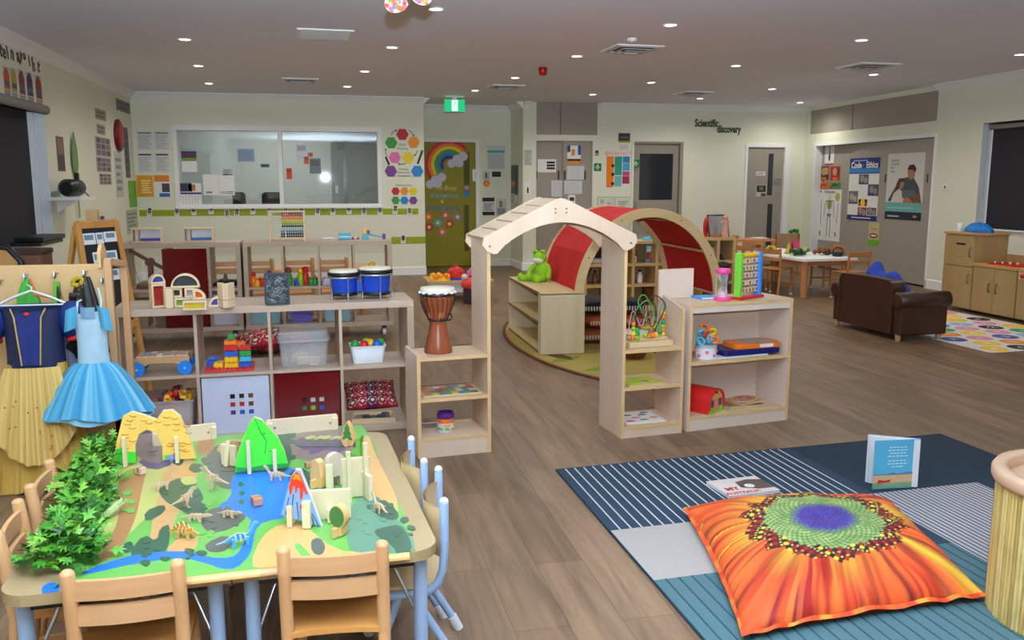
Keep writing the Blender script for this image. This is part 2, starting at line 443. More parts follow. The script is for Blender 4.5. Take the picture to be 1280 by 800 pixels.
# --- olive door in the recess
def handle(b,a,z,c=0.0):
 b.cyl((a,z,c),(a,z,c+.05),.012,n=10);b.bx(a-.10,a+.012,z-.012,z+.012,c+.04,c+.058)
m=wmb(WR,olive);m.bx(dY[0],dY[1]-.03,0.01,dY[3]-.02,-0.06,-0.02);dy=struct('door_2',m)
part(WR,'door_frame',dy,lambda b:(b.bx(dY[1]-.03,dY[1]+.03,0,dY[3]-.02,-.08,.015),b.bx(dY[0],dY[1]+.03,dY[3]-.02,dY[3]+.03,-.08,.015)),white)
vp=WR.rect(580,190,587,240);vq=WR.rect(580.5,256,586.5,314)
part(WR,'vision_panel',dy,lambda b:b.bx(*vp,-.022,-.016),M('dark_olive_glass',(92,92,52),0.15))
part(WR,'vision_panel',dy,lambda b:b.bx(*vq,-.022,-.016),M('dark_olive_glass'))
hp=WR.at(593.5,219)
part(WR,'handle',dy,lambda b:(b.bx(hp[0]-.035,hp[0]+.035,hp[1]-.1,hp[1]+.1,-.02,-.01),b.bx(hp[0]-.03,hp[0]+.03,hp[1]+.02,hp[1]+.035,-.01,.04)),M('bright_steel',(240,240,240),0.25,metal=0.6))
# --- closet doors, far wall
m=wmb(WS,greyl);mid=WS.at(705.5,250)[0]
m.bx(dA[0],mid+.02,0.02,dA[3],-0.10,-0.07);m.bx(mid-.02,dA[1],.02,dA[3],-.06,-.035);da=struct('door_3',m,.002)
for px,c0 in((671.5,-.07),(699.5,-.07),(706.5,-.035),(732,-.035)):
 a=WS.at(px,219);part(WS,'finger_pull',da,lambda b:b.bx(a[0]-.016,a[0]+.016,a[1]-.07,a[1]+.07,c0-.004,c0+.004),M('dark_pull',(70,68,62),0.4))
m=wmb(WS,greyl);mid=WS.at(701,150)[0]
m.bx(dO[0],mid-.006,dO[2],dO[3],-.05,-.012);m.bx(mid+.006,dO[1],dO[2],dO[3],-.05,-.012);m.bx(dO[0],dO[1],dO[2],dO[3],-.2,-.06);struct('door_4',m,.002)
# --- door with a square window
m=wmb(WS,greyl);g=WS.rect(800.5,192,842.5,250)
for a in((dB[0],g[0],0.01,dB[3]),(g[1],dB[1]-.06,.01,dB[3]),(g[0],g[1],g[3],dB[3]),(g[0],g[1],.01,g[2])):m.bx(*a,-.09,-.05)
m.bx(dB[1]-.05,dB[1],0,dB[3],-.2,0);m.bx(dB[0],dB[1],dB[3]-.03,dB[3],-.2,0.005)
db=struct('door_5',m)
part(WS,'pane',db,lambda b:b.bx(*g,-.075,-.068),M('dark_window_glass',(46,50,54),0.08,spec=0.8))
part(WS,'door_frame',db,lambda b:(b.bx(dB[0]-.04,dB[0],0,dB[3],.001,.012),b.bx(dB[1],dB[1]+.04,0,dB[3],.001,.012),b.bx(dB[0]-.04,dB[1]+.04,dB[3],dB[3]+.04,.001,.012)),cream)
part(WS,'latch',db,lambda b:b.bx(g[0]-.16,g[0]-.06,1.02,1.06,-.05,-.02),steel)
# --- slim door with vision strips
m=wmb(WS,greyl);m.bx(dC[0],dC[1]-.05,.01,dC[3]-.02,-.07,-.03);dc=struct('door_6',m)
v1=WS.rect(961,192,967,244);v2=WS.rect(959.5,255,965.5,309)
part(WS,'vision_panel',dc,lambda b:b.bx(*v1,-.032,-.026),M('dark_window_glass'))
part(WS,'vision_panel',dc,lambda b:b.bx(*v2,-.032,-.026),M('dark_window_glass'))
part(WS,'door_frame',dc,lambda b:(b.bx(dC[1]-.05,dC[1]+.05,0,dC[3]-.02,-.08,.014),b.bx(dC[0]-.04,dC[1]+.05,dC[3]-.02,dC[3]+.04,-.08,.014),b.bx(dC[0]-.04,dC[0]+.002,0,dC[3]-.02,-.08,.014)),white)
h=WS.at(974,224);part(WS,'handle',dc,lambda b:handle(b,h[0],h[1],-.03),steel)
# --- closets in the right wall
m=wmb(WX,greyl);W3=(cl[1]-cl[0])/3
m.bx(cl[0],cl[0]+W3+.02,.02,cl[3],-.14,-.11);m.bx(cl[0]+W3,cl[0]+2*W3+.02,.02,cl[3],-.10,-.075);m.bx(cl[0]+2*W3,cl[1],.02,cl[3],-.065,-.04)
dx=struct('door_7',m,.002)
for px,py,c0 in((1022,223,-.11),(1060,223,-.075),(1101,223,-.075),(1108,223,-.04),(1156,223,-.04)):
 a=WX.at(px,py);part(WX,'finger_pull',dx,lambda b:b.bx(a[0]-.016,a[0]+.016,a[1]-.06,a[1]+.06,c0-.004,c0+.004),M('dark_pull'))
part(WX,'door_frame',dx,lambda b:(b.bx(cl[0]-.05,cl[0]+.002,0,cl[3],-.1,.014),b.bx(cl[1]-.002,cl[1]+.04,0,cl[3],-.1,.014),b.bx(cl[0]-.05,cl[1]+.04,cl[3],cl[3]+.05,-.1,.014)),white)
m=wmb(WX,greyl);mid=WX.at(1065.5,140)[0]
m.bx(co[0],mid-.012,co[2],co[3],-.05,-.01);m.bx(mid+.012,co[1],co[2],co[3],-.05,-.01);m.bx(co[0],co[1],co[2],co[3],-.2,-.06);struct('door_8',m,.002)
# --- lime stripe low on the back wall
m=wmb(WB,lime);s1=WB.rect(174,261.5,523,269);m.bx(*s1,0,.004);s2=WB.rect(489,296,531,304.5);m.bx(s2[0],WB.W,s2[2],s2[3],0,.004)
struct('trim_lime_stripe',m)
# === CEILING FITTINGS
disc=M('lamp_diffuser',(255,250,240),0.5,var=0,emit=9.0)
def downlight(x,y,label,watt=DOWN_W):
 t=thing('ceiling_downlight',label,'downlight',(x,y,CEIL),0,'recessed ceiling downlights')
 m=MB(white);m.lathe([(.050,0.0),(.050,-.006),(.062,-.008),(.068,0.0)],n=24);m.build('trim_ring',t)
 m=MB(disc);m.lathe([(.0001,-.003),(.048,-.003),(.05,-.001)],n=20);m.build('diffuser',t)
 l=bpy.data.lights.new('downlight_lamp','SPOT');l.energy=watt;l.color=DOWN_COL;l.spot_size=math.radians(165);l.spot_blend=0.7;l.shadow_soft_size=0.06
 o=bpy.data.objects.new('downlight_lamp',l);COL.objects.link(o);o.parent=t;o.location=(0,0,-.03)
 return t
DL=[(231,49,'nearest of the three at far left'),(248,82,'middle of the three at far left'),(261,104,'farthest of the three at far left, above the office window'),(490,59,'between the air vent and the butterfly'),(456,89,'second from the wall above the right office pane'),(434,108,'closest to the wall above the right office pane'),(545,11,'right beside the hanging butterfly'),(721,70,'left of the pyramid vent near the red siren'),(644,97,'left of the red siren'),(594,113,'just right of the exit sign'),(838,31,'nearest one in front of the pyramid vent'),(920,82,'right of the pyramid vent in the middle of the ceiling'),(814,103,'behind the pyramid vent'),(741,118,'above the overhead cupboard beside the first-aid signs'),(1077,50,'in front of the flat round-edged vent at right'),(1092,93,'just behind the flat vent at right'),(965,111,'above the slim grey door'),(875,123,'above the green wall lettering'),(1000,128,'in the far right corner by the wide closet'),(1275,68,'cut by the right picture edge')]
for px,py,s in DL:
 p=G(px,py,CEIL);downlight(p.x,p.y,'small round ceiling downlight, '+s)
k=0
for y in(5.0,3.1,1.2,-0.7):
 for x in(-1.0,1.0,3.0,5.0,6.8):
  k+=1
  downlight(x+.1,y,'small round ceiling downlight outside the picture, %s row, %s'%(('first','second','third','fourth')[(k-1)//5],('far left','left of middle','middle','right of middle','far right')[(k-1)%5]),NEAR_W)
def vent(px,py,s,label,kind):
 p=G(px,py,CEIL);t=thing('ceiling_vent',label,'vent',(p.x,p.y,CEIL),math.radians(2),'square ceiling air vents')
 m=MB(white);m.band([(-s,-s),(s,-s),(s,s),(-s,s)],[(-s+.03,-s+.03),(s-.03,-s+.03),(s-.03,s-.03),(-s+.03,s-.03)],-.012,0,closed=True);m.build('vent_frame',t,.002)
 if kind=='slat':
  for i in range(9):
   y=-s+.05+i*(2*s-.1)/8;m=MB(M('vent_grey',(196,196,194),0.5));m.bar((-s+.03,y,-.012),(s-.03,y,-.012),.028,.003,up=(0,0.6,1));m.build('slat',t)
  m=MB(M('vent_dark',(60,60,60),0.8));m.bx(-s+.02,s-.02,-s+.02,s-.02,-.0015,-.0005);m.build('duct_opening',t)
 else:
  for i,q in enumerate((s-.035,s-.085,s-.135)):
   m=MB(M('vent_grey'));z=-.012-.012*i
   m.band([(-q,-q),(q,-q),(q,q),(-q,q)],[(-q+.03,-q+.03),(q-.03,-q+.03),(q-.03,q-.03),(-q+.03,q-.03)],z-.006,z,closed=True);m.build('vent_ring',t)
  m=MB(M('vent_dark'));m.bx(-s+.02,s-.02,-s+.02,s-.02,-.0015,-.0005);m.build('duct_opening',t)
 return t
vent(406,42,.235,'slatted white ceiling air vent left of the butterfly','slat')
vent(790,60.5,.235,'white pyramid ceiling vent right of the red siren','ring')
vent(1085,82,.24,'white ceiling vent beside a downlight at right','ring')
vent(632,108,.22,'white ceiling vent right of the exit sign','ring')
vent(867,116,.22,'white ceiling vent above the door with the square window','ring')
vent(375,100,.22,'faint white ceiling vent above the left office pane','ring')
p=G(790,48,CEIL);t=thing('smoke_detector','small white round smoke detector beside the pyramid vent','smoke detector',p)
m=MB(white);m.lathe([(.045,0),(.045,-.015),(.035,-.028),(.0001,-.03)]);m.build('detector_body',t)
m=MB(M('vent_grey'));m.lathe([(.014,-.03),(.012,-.04),(.0001,-.041)],n=12);m.build('sensor_cap',t)
p=G(1005,128,CEIL)
p=G(678.5,84,CEIL);t=thing('fire_siren','small red fire alarm siren fixed to the ceiling','siren',p)
redp=M('glossy_red_plastic',(190,26,28),0.3)
m=MB(redp);m.lathe([(.045,0),(.048,-.03),(.044,-.075),(.03,-.088),(.0001,-.09)],n=20);m.build('siren_body',t)
m=MB(M('dark_red',(120,16,20),0.4));m.lathe([(.052,-.02),(.054,-.026),(.052,-.032)],n=20);m.build('base_ring',t)
# exit sign
YE=13.05;a=PY(555.5,124,YE);b=PY(581,140,YE)
t=thing('exit_sign','lit green exit sign with white running figure hanging from the ceiling','exit sign',((a.x+b.x)/2,YE,CEIL))
hw=(b.x-a.x)/2;zt=a.z-CEIL;zb=b.z-CEIL
m=MB(M('exit_green',(18,178,118),0.4,var=0,emit=1.0));m.bx(-hw,hw,-.015,.015,zb,zt);m.build('lit_panel',t,.004)
m=MB(M('exit_white',(240,250,245),0.4,var=0,emit=0.8));cx=0;cz=(zb+zt)/2
m.bx(-.045,.045,-.019,-.014,zb+.012,zt-.012);m.build('pictogram_field',t)
m=MB(M('exit_green'))
m.prism(ngon(.004,cz+.048,.011,10),-.023,-.018,ax='y')
for q in(((0,cz+.035),(-.008,cz)),((-.008,cz),(.018,cz-.02)),((.018,cz-.02),(.014,cz-.05)),((-.008,cz),(-.022,cz-.03)),((-.022,cz-.03),(-.038,cz-.03)),((0,cz+.03),(.026,cz+.012)),((0,cz+.03),(-.026,cz+.015))):
 m.bar((q[0][0],-.021,q[0][1]),(q[1][0],-.021,q[1][1]),.005,.01,up=(0,1,0))
m.build('running_figure',t)
m=MB(white);m.bx(-hw*.9,hw*.9,-.03,.03,-.02,0);m.bx(-.03,.03,-.01,.01,zt-.002,-.01);m.build('mounting_plate',t,.003)
# hanging butterfly
p=G(512,3,2.25);t=thing('hanging_butterfly','colourful patchwork butterfly hanging from the ceiling at top of picture','mobile',(p.x,p.y,2.25))
cols=[M('bf%d'%i,c,0.5,var=0.02)for i,c in enumerate(((190,40,60),(200,150,16),(36,96,170),(200,80,24),(190,70,120),(56,140,50),(190,170,150)))]
def lobe(cx,cz,rx,rz,rot):
 return[(cx+rx*math.cos(a)*math.cos(rot)-rz*math.sin(a)*math.sin(rot),cz+rx*math.cos(a)*math.sin(rot)+rz*math.sin(a)*math.cos(rot))for a in[2*PI*i/22 for i in range(22)]]
for sx,(cx,cz,rx,rz,rot)in((-1,(-.06,.0,.062,.048,.5)),(1,(.055,.035,.055,.045,-.4)),(-1,(-.085,.13,.1,.07,-.5)),(1,(.085,.14,.1,.07,.5))):
 m=MB(cols[6]);m.prism(lobe(cx,cz,rx,rz,rot),-.003,.003,ax='y')
 for k in range(46):
  r=math.sqrt(random.random())*.9;a=random.random()*2*PI
  x=rx*r*math.cos(a);z=rz*r*math.sin(a);x,z=cx+x*math.cos(rot)-z*math.sin(rot),cz+x*math.sin(rot)+z*math.cos(rot)
  m.prism(ngon(x,z,random.uniform(.007,.012),7),-.0042-random.random()*.001,.0042,random.choice(cols[:6]),ax='y')
 m.build('wing',t)
m=MB(M('butterfly_body',(60,50,40),0.6));m.lathe([(.001,-.02),(.012,0),(.014,.08),(.01,.16),(.001,.19)],n=10);m.build('body',t)
m=MB(paper);m.cyl((0,0,.15),(0,0,CEIL-2.25),.0015,n=6);m.build('hanging_string',t)
# === PLAY TABLES, MAP AND TOYS ON THEM
TT=0.47 # table top height
TA=math.radians(3.5)
tO=G(0,745,TT);tO=Vector((-0.765,2.045,0))
TU=Vector((math.cos(TA),math.sin(TA),0));TV=Vector((-math.sin(TA),math.cos(TA),0))
maple=wood('maple_laminate',(148,125,86),(162,139,99),'y',6,0.35)
maple2=wood('pale_maple',(204,176,130),(218,194,150),'x',6,0.4)
beech=wood('beech_wood',(196,144,94),(210,162,112),'z',14,0.35)
beechx=wood('beech_rail',(196,146,98),(214,168,120),'x',14,0.35)
amber=wood('amber_plywood',(196,132,66),(208,148,80),'x',8,0.35)
bluem=M('pale_blue_metal',(158,184,216),0.35,var=0.02)
chrome=M('chrome',(200,204,210),0.2,metal=0.9,var=0)
whitep=M('white_plastic',(228,232,236),0.35,var=0.02)
TW,TD=0.512,1.12
def table(i,label):
 o=tO+TU*(TW*(i+.5)+.002*i)+TV*(TD/2)
 t=thing('activity_table',label,'table',o,TA,'low tables pushed together under the play map')
 m=MB(maple)
 rl=.07 if i==0 else .004;rr=.004 if i==0 else .07;h=TW/2;d=TD/2
 m.prism(arc(h-rr,-d+rr,rr,-90,0,6)+arc(h-rr,d-rr,rr,0,90,6)+arc(-h+rl,d-rl,rl,90,180,6)+arc(-h+rl,-d+rl,rl,180,270,6),TT-.028,TT)
 m.build('tabletop',t,.006,seg=3)
 m=MB(black);m.bx(-h+.06,h-.06,-d+.05,-d+.07,TT-.06,TT-.028);m.build('apron_rail',t)
 m=MB(black);m.bx(-h+.06,h-.06,d-.07,d-.05,TT-.06,TT-.028);m.build('apron_rail',t)
 for sx in(-1,1):
  for sy in(-1,1):
   x=sx*(h-.042);y=sy*(d-.07)
   m=MB(bluem);m.cyl((x,y,.15),(x,y,TT-.028),.0185,n=20);l=m.build('leg',t)
   m=MB(chrome);m.cyl((x,y,.012),(x,y,.15),.014,n=14);m.build('inner_tube',l)
   m=MB(M('grey_rubber',(90,92,96),.7));m.lathe([(.018,0),(.018,.014),(.014,.02)],(x,y,0),n=14);m.build('foot',l)
   m=MB(chrome);m.cyl((x-sx*.018,y,.17),(x-sx*.032,y,.17),.006,n=8);m.build('height_screw',l)
   m=MB(chrome);m.cyl((x,y,.24),(x-sx*.09,y+(-sy)*.1,TT-.03),.0045,n=8);m.build('brace',t)
 return t
table(0,'left low maple table with pale blue legs, carrying the leaf garland')
table(1,'right low maple table with pale blue legs, carrying the volcano and forest')
# ---- printed play map lying across both tables and curling over the front edge
def L(px,py,z=TT):
 p=G(px,py,z)-tO;return Vector((p.dot(TU),p.dot(TV)))
mapc={k:M('map_'+k,c,0.3,var=0.05,vs=14)for k,c in dict(tan=(190,146,94),green=(98,160,70),pale=(176,176,100),dark=(48,84,62),blue=(44,112,214),brown=(158,112,70),mauve=(128,110,102),grey=(80,84,74),sand=(206,160,96),teal=(86,128,104),violet=(96,82,104)).items()}
pm=MB(mapc['green'])
pm.X=TR(*(tO))@RZ(TA)
base=[L(*q)for q in((138,560),(240,548),(330,540),(424,533),(452,532),(462,545),(470,560),(472,575),(490,610),(514,664))]
base+=[Vector((.955,.0)),Vector((.8,.0)),Vector((.17,0)),Vector((.15,.02))]+[L(*q)for q in((60,690),(110,610))]
pm.prism([tuple(b)for b in base],TT,TT+.0016)
# curled front lip
x0l,x1l=.165,.945
def lip(u,v):
 a=-v*PI/2;r=.014
 return(x0l+(x1l-x0l)*u,-.001-r*math.sin(v*PI/2),TT+.0018-r+r*math.cos(v*PI/2))
cols_l=['green','dark','tan','green','tan','sand','sand','sand','tan','green','tan','teal','dark','teal','sand']
for i,cn in enumerate(cols_l):
 n=len(cols_l);u0=i/n;u1=(i+1)/n
 pm.grid(4,5,lambda u,v:lip(u0+(u1-u0)*u,v),mapc[cn])
zc=[0]
def reg(col,pts,sm=True):
 zc[0]+=1;z=TT+.0016+.00002*zc[0]
 q=[L(*p)for p in pts]
 if sm: # Chaikin rounding
  for _ in range(2):
   if(len(pts)>20 or len(pts)<9)and _:break
   q=[w for i in range(len(q))for w in(q[i]*.75+q[(i+1)%len(q)]*.25,q[i]*.25+q[(i+1)%len(q)]*.75)]
 q=[Vector((a.x,max(a.y,.0)))for a in q]
 pm.prism([tuple(a)for a in q],TT+.0005,z,mapc[col])
reg('pale',((140,570),(230,560),(236,600),(180,650),(130,700),(112,705),(140,640)))
reg('brown',((150,590),(185,582),(178,610),(170,650),(150,690),(122,708),(128,690),(150,650),(146,620)))
reg('tan',((205,585),(240,570),(250,600),(222,640),(206,690),(186,688),(192,640),(200,615)))
reg('tan',((205,690),(226,670),(250,668),(244,690),(222,695)))
reg('dark',((180,640),(205,630),(208,640),(182,655)))
reg('dark',((162,690),(180,668),(196,678),(200,660),(214,655),(210,690),(190,704),(168,700)))
reg('dark',((152,682),(165,676),(168,688),(156,694)))
reg('dark',((196,610),(230,595),(250,610),(260,640),(244,650),(222,636),(204,626)))
reg('grey',((256,565),(284,552),(296,575),(300,605),(282,615),(262,598)))
reg('violet',((168,575),(210,562),(220,580),(190,590)))
reg('mauve',((160,545),(205,540),(215,572),(190,582),(165,566)))
reg('grey',((252,640),(300,628),(312,645),(290,662),(262,668),(250,655)))
reg('grey',((256,680),(284,668),(292,682),(276,692),(258,690)))
reg('brown',((246,552),(262,545),(270,558),(258,572),(246,565)))
reg('tan',((268,560),(290,548),(308,552),(300,570),(280,572)))
reg('blue',((288,602),(296,590),(330,590),(372,584),(374,600),(362,630),(356,650),(330,652),(318,664),(316,690),(296,712),(276,712),(262,706),(230,698),(206,700),(170,705),(104,720),(102,716),(150,698),(196,690),(240,690),(262,698),(290,698),(300,690),(308,670),(316,645),(268,636),(290,622)))
reg('blue',((52,734),(64,728),(76,731),(70,746),(52,748)))
reg('green',((330,655),(350,648),(366,654),(332,672),(318,700),(312,706),(318,670)))
reg('sand',((326,672),(350,655),(378,655),(420,690),(460,690),(470,700),(330,712),(312,708)))
for c in((301,606),(302,617),(302,628)):reg('dark',((c[0]-5,c[1]),(c[0],c[1]-4),(c[0]+5,c[1]),(c[0],c[1]+4)))
reg('green',((366,682),(374,679),(386,692),(392,700),(380,700)))
reg('grey',((388,676),(400,672),(408,684),(402,696),(390,692)))
reg('dark',((330,545),(362,540),(366,565),(360,590),(346,592),(340,570)))
reg('mauve',((364,542),(430,534),(445,545),(448,560),(420,572),(372,578),(362,560)))
for k in range(7):reg('violet',((372+9*k,548+5*(k%3)),(390+9*k,545+5*(k%3)),(384+9*k,556+5*(k%3)),(366+9*k,560+5*(k%3))))
reg('grey',((374,592),(440,574),(446,590),(420,610),(380,612)))
reg('dark',((360,590),(384,585),(388,606),(374,616),(362,606)))
reg('sand',((454,545),(462,545),(466,562),(480,590),(500,630),(492,664),(470,640),(458,600),(452,570)))
for q in((222,576),(236,602),(246,585),(262,626),(300,560),(228,660),(330,562)):
 reg(('dark','green','pale')[int(q[0])%3],[(q[0]+random.uniform(6,13)*math.cos(a),q[1]+random.uniform(4,9)*math.sin(a))for a in[k*.7 for k in range(9)]])
reg('teal',((440,625),(470,618),(486,640),(516,670),(520,695),(440,694),(432,670)))
reg('dark',((466,634),(478,624),(490,632),(500,645),(494,652),(480,650),(470,644)))
reg('dark',((480,660),(500,656),(512,672),(516,690),(498,698),(490,682),(474,674),(466,664)))
reg('teal',((436,690),(444,660),(460,650),(470,672),(462,692)))
rnd=random.Random(77)
def clump(col,cx,cy,n,sx,sy):
 for k in range(n):
  x=cx+rnd.gauss(0,sx);y=cy+rnd.gauss(0,sy);r=rnd.uniform(3,7)
  reg(col,[(x+r*rnd.uniform(.7,1.4)*math.cos(a),y+.6*r*rnd.uniform(.7,1.3)*math.sin(a))for a in[j*.785 for j in range(8)]])
clump('dark',352,562,9,9,12);clump('dark',230,622,8,14,12);clump('dark',188,686,7,12,8);clump('grey',276,585,7,10,12);clump('dark',500,668,6,10,12)
clump('dark',478,636,5,9,6);clump('teal',455,655,5,10,14);clump('grey',280,652,5,14,8);clump('dark',240,690,4,16,4);clump('green',160,640,5,8,22);clump('dark',374,598,6,8,6)
clump('mauve',190,560,5,12,8);clump('green',262,668,5,18,5)
for k in range(9):reg('violet' if k%2 else 'grey',((368+8*k,556-2*(k%3)),(384+8*k,552-2*(k%3)),(392+8*k,556),(376+8*k,561)))
for k in range(6):reg('pale',((380+10*k,548+3*(k%2)),(392+10*k,545),(396+10*k,548),(384+10*k,551)))
po=pm.build('play_map',None)
tag(po,'printed landscape play map with a blue river spread over the two tables','play map')
# helper: standing thing on the table at a pixel; local axes = table axes
def on(px,py,z=TT+.004):
 return G(px,py,z)
def standing(name,label,cat,px,py,rz=TA,group=None):
 return thing(name,label,cat,on(px,py),rz,group)
 # outline traced from the photograph -> local outline of a board standing at its base point
def board(px0,py0,pts,rz=TA,mirror=False):
 """pixel outline -> (x,z) outline in the vertical plane through the base pixel"""
 o=on(px0,py0);u=Vector((math.cos(rz),math.sin(rz),0));n=Vector((u.y,-u.x,0));out=[]
 for p in pts:
  q=PP(p[0],p[1],o,n)-o;out.append((q.dot(u),max(q.z,-.002)))
 return out
pale_ply=wood('pale_plywood',(226,208,164),(238,224,186),'z',10)
plyedge=wood('plywood_edge',(208,176,128),(222,192,146),'x',20)
# -- rock arch
t=standing('rock_arch_board','yellow painted wooden rock arch standing at the back of the map','toy scenery',193,578)
out=board(193,578,((142,579),(146,552),(154,520),(165,514),(180,518),(196,524),(204,513),(216,512),(226,520),(232,535),(240,552),(246,572),(204,574),(203,556),(196,540),(184,536),(174,542),(169,556),(171,577)))
m=MB(M('painted_rock_yellow',(242,202,96),.45,var=.10,vs=40));m.prism(out,-.009,.009,ax='y',side=pale_ply);m.build('rock_panel',t,.002)
m=MB(M('crack_orange',(206,132,60),.5))
for k in range(60):
 px=random.uniform(148,240);py=random.uniform(518,566)
 if 166<px<207 and py>530:continue
 if py<524 and 180<px<204:continue
 if px<152 and py<540 or px>232 and py<545:continue
 a=board(193,578,((px,py),(px+5,py+1.5),(px+9,py)))
 m.tube([(q[0],-.0095,q[1])for q in a],.0017,n=4)
m.build('painted_cracks',t)
m=MB(M('painted_grass',(60,190,50),.45,var=.1,vs=30));m.prism(board(193,578,((141,579),(146,560),(154,558),(160,563),(170,564),(171,577))),-.011,.0095,ax='y');m.build('painted_grass',t)
m=MB(MATS['painted_grass']);m.prism(board(193,578,((205,574),(206,568),(224,567),(226,573))),-.011,.0095,ax='y');m.build('painted_grass',t)
for px in(158,223):
 a=board(193,578,((px,577),(px,544)));m=MB(pale_ply);m.bx(a[0][0]-.006,a[0][0]+.006,-.03,.03,0,a[1][1]);m.build('support_foot',t,.001)
 # -- green hill
t=standing('hill_board','bright green wooden hill board with painted footpath cracks','toy scenery',327,588)
out=board(327,588,((294,590),(296,570),(304,548),(312,528),(318,521),(327,524),(336,534),(348,547),(356,564),(361,583)))
m=MB(M('painted_hill_green',(76,212,52),.4,var=.06));m.prism(out,-.009,.009,ax='y',side=pale_ply);m.build('hill_panel',t,.002)
m=MB(M('hill_dark_green',(30,140,60),.5));m.tube([(q[0],-.0095,q[1])for q in board(327,588,((319,523),(325,538),(333,550),(331,566)))],.0012,n=4)
for q in((330,541),(311,552),(338,563)):a=board(327,588,(q,))[0];m.ball((a[0],-.009,a[1]),(.006,.0015,.002))
m.prism(board(327,588,((295,590),(296,583),(310,584),(330,580),(361,578),(361,583))),-.0105,.0095,ax='y');m.build('painted_dark_grass',t)  # dark green grass band along the foot of the hill
for px,h in((312,549),(344,560)):
 a=board(327,588,((px,587),(px,h)));m=MB(pale_ply);m.bx(a[0][0]-.006,a[0][0]+.006,-.03,.03,0,a[1][1]);m.build('support_foot',t,.001)
 # -- brown board edge-on behind hill
t=standing('rock_board','small brown rock board standing sideways behind the green hill','toy scenery',297,577,TA+.9)
m=MB(M('painted_rock_brown',(190,156,108),.5,var=.1,vs=30));m.prism([(-.06,0),(.03,0),(.03,.02),(-.01,.075),(-.04,.085),(-.05,.05)],-.008,.008,ax='y',side=pale_ply);m.build('rock_panel',t,.001)
m=MB(pale_ply);m.bx(-.045,-.035,-.03,.03,0,.07);m.build('support_foot',t,.001)
# -- volcano
t=standing('volcano_board','wooden volcano board with red lava and blue slopes','toy scenery',380,656,TA-.25)
rzv=TA-.25
bd=lambda pts:board(380,656,pts,rzv)
out=bd(((352,642),(360,612),(364,596),(370,586),(376,587),(382,602),(392,628),(402,656),(404,672)))
m=MB(M('painted_volcano_blue',(138,176,218),.45,var=.08,vs=30));m.prism(out,-.009,.009,ax='y',side=paper);m.build('volcano_panel',t,.002)
m=MB(M('lava_red',(238,58,28),.4,var=.08));m.prism(bd(((362,607),(366,594),(371,588),(376,591),(381,603),(386,616),(383,616),(380,608),(379,622),(376,622),(376,608),(373,608),(372,614),(370,614),(370,606),(367,606),(365,616),(363,616))),-.011,.0095,ax='y')
a=bd(((378,632),))[0];m.ball((a[0],-.009,a[1]),(.005,.002,.008));m.build('painted_lava',t)
m=MB(M('lava_orange',(250,150,30),.4));m.prism(bd(((367,598),(370,590),(375,592),(378,600),(372,597))),-.0125,.0096,ax='y');m.build('painted_glow',t)
m=MB(M('slope_dark_blue',(60,74,120),.5))
for q in(((362,620),(358,642)),((368,616),(364,646)),((386,630),(394,656)),((391,640),(400,668)),((372,626),(374,648))):
 a=bd(q);m.tube([(p[0],-.0095,p[1])for p in a],.0013,n=4)
m.build('painted_streaks',t)
for q,w in(((364,654,630),.007),((386,664,624),.011)):
 a=bd(((q[0],q[1]),(q[0],q[2])));m=MB(pale_ply);m.bx(a[0][0]-w,a[0][0]+w,-.028 if w>.01 else-.02,.03,0,a[1][1]);m.build('support_foot',t,.001)
 # -- cream castle-like wooden panels on the right
def panel(label,px,py,w,h,rz,foot=True,col=pale_ply,th=.007,lean=0):
 t=standing('plywood_panel',label,'toy scenery',px,py,rz,'plain plywood panels standing on the map')
 m=MB(col);m.bx(-w/2,w/2,-th,th,0,h);m.build('panel_face',t,.0015)
 if foot:m=MB(pale_ply);m.bx(-.006,.006,-.035,.035,0,h*.45);m.build('support_foot',t,.001)
 return t
panel('broad plain plywood panel just right of the volcano',413,648,.115,.085,TA-.12)
panel('tall plain plywood panel standing behind the round tree board',446,620,.085,.12,TA+.05,False)
panel('narrow plain plywood post between the two tree boards',412,610,.022,.075,TA,False)
panel('thin pale board standing edge-on beside the dark forest print',437,628,.012,.155,TA+.1,False)
panel('slanting thin pale board nearest the right table edge',458,622,.012,.17,TA+.3)
t=standing('arch_block','pale wooden block with a rounded top between the plywood panels','toy block',419,606,TA+.5)
m=MB(wood('grey_wood',(196,178,156),(212,196,176),'z'));m.prism([(-.03,0),(-.03,.075)]+arc(0,.075,.03,180,0,8)+[(.03,0),(.012,0),(.012,.03),(-.012,.03),(-.012,0)],-.011,.011,ax='y');m.build('block_body',t,.002)
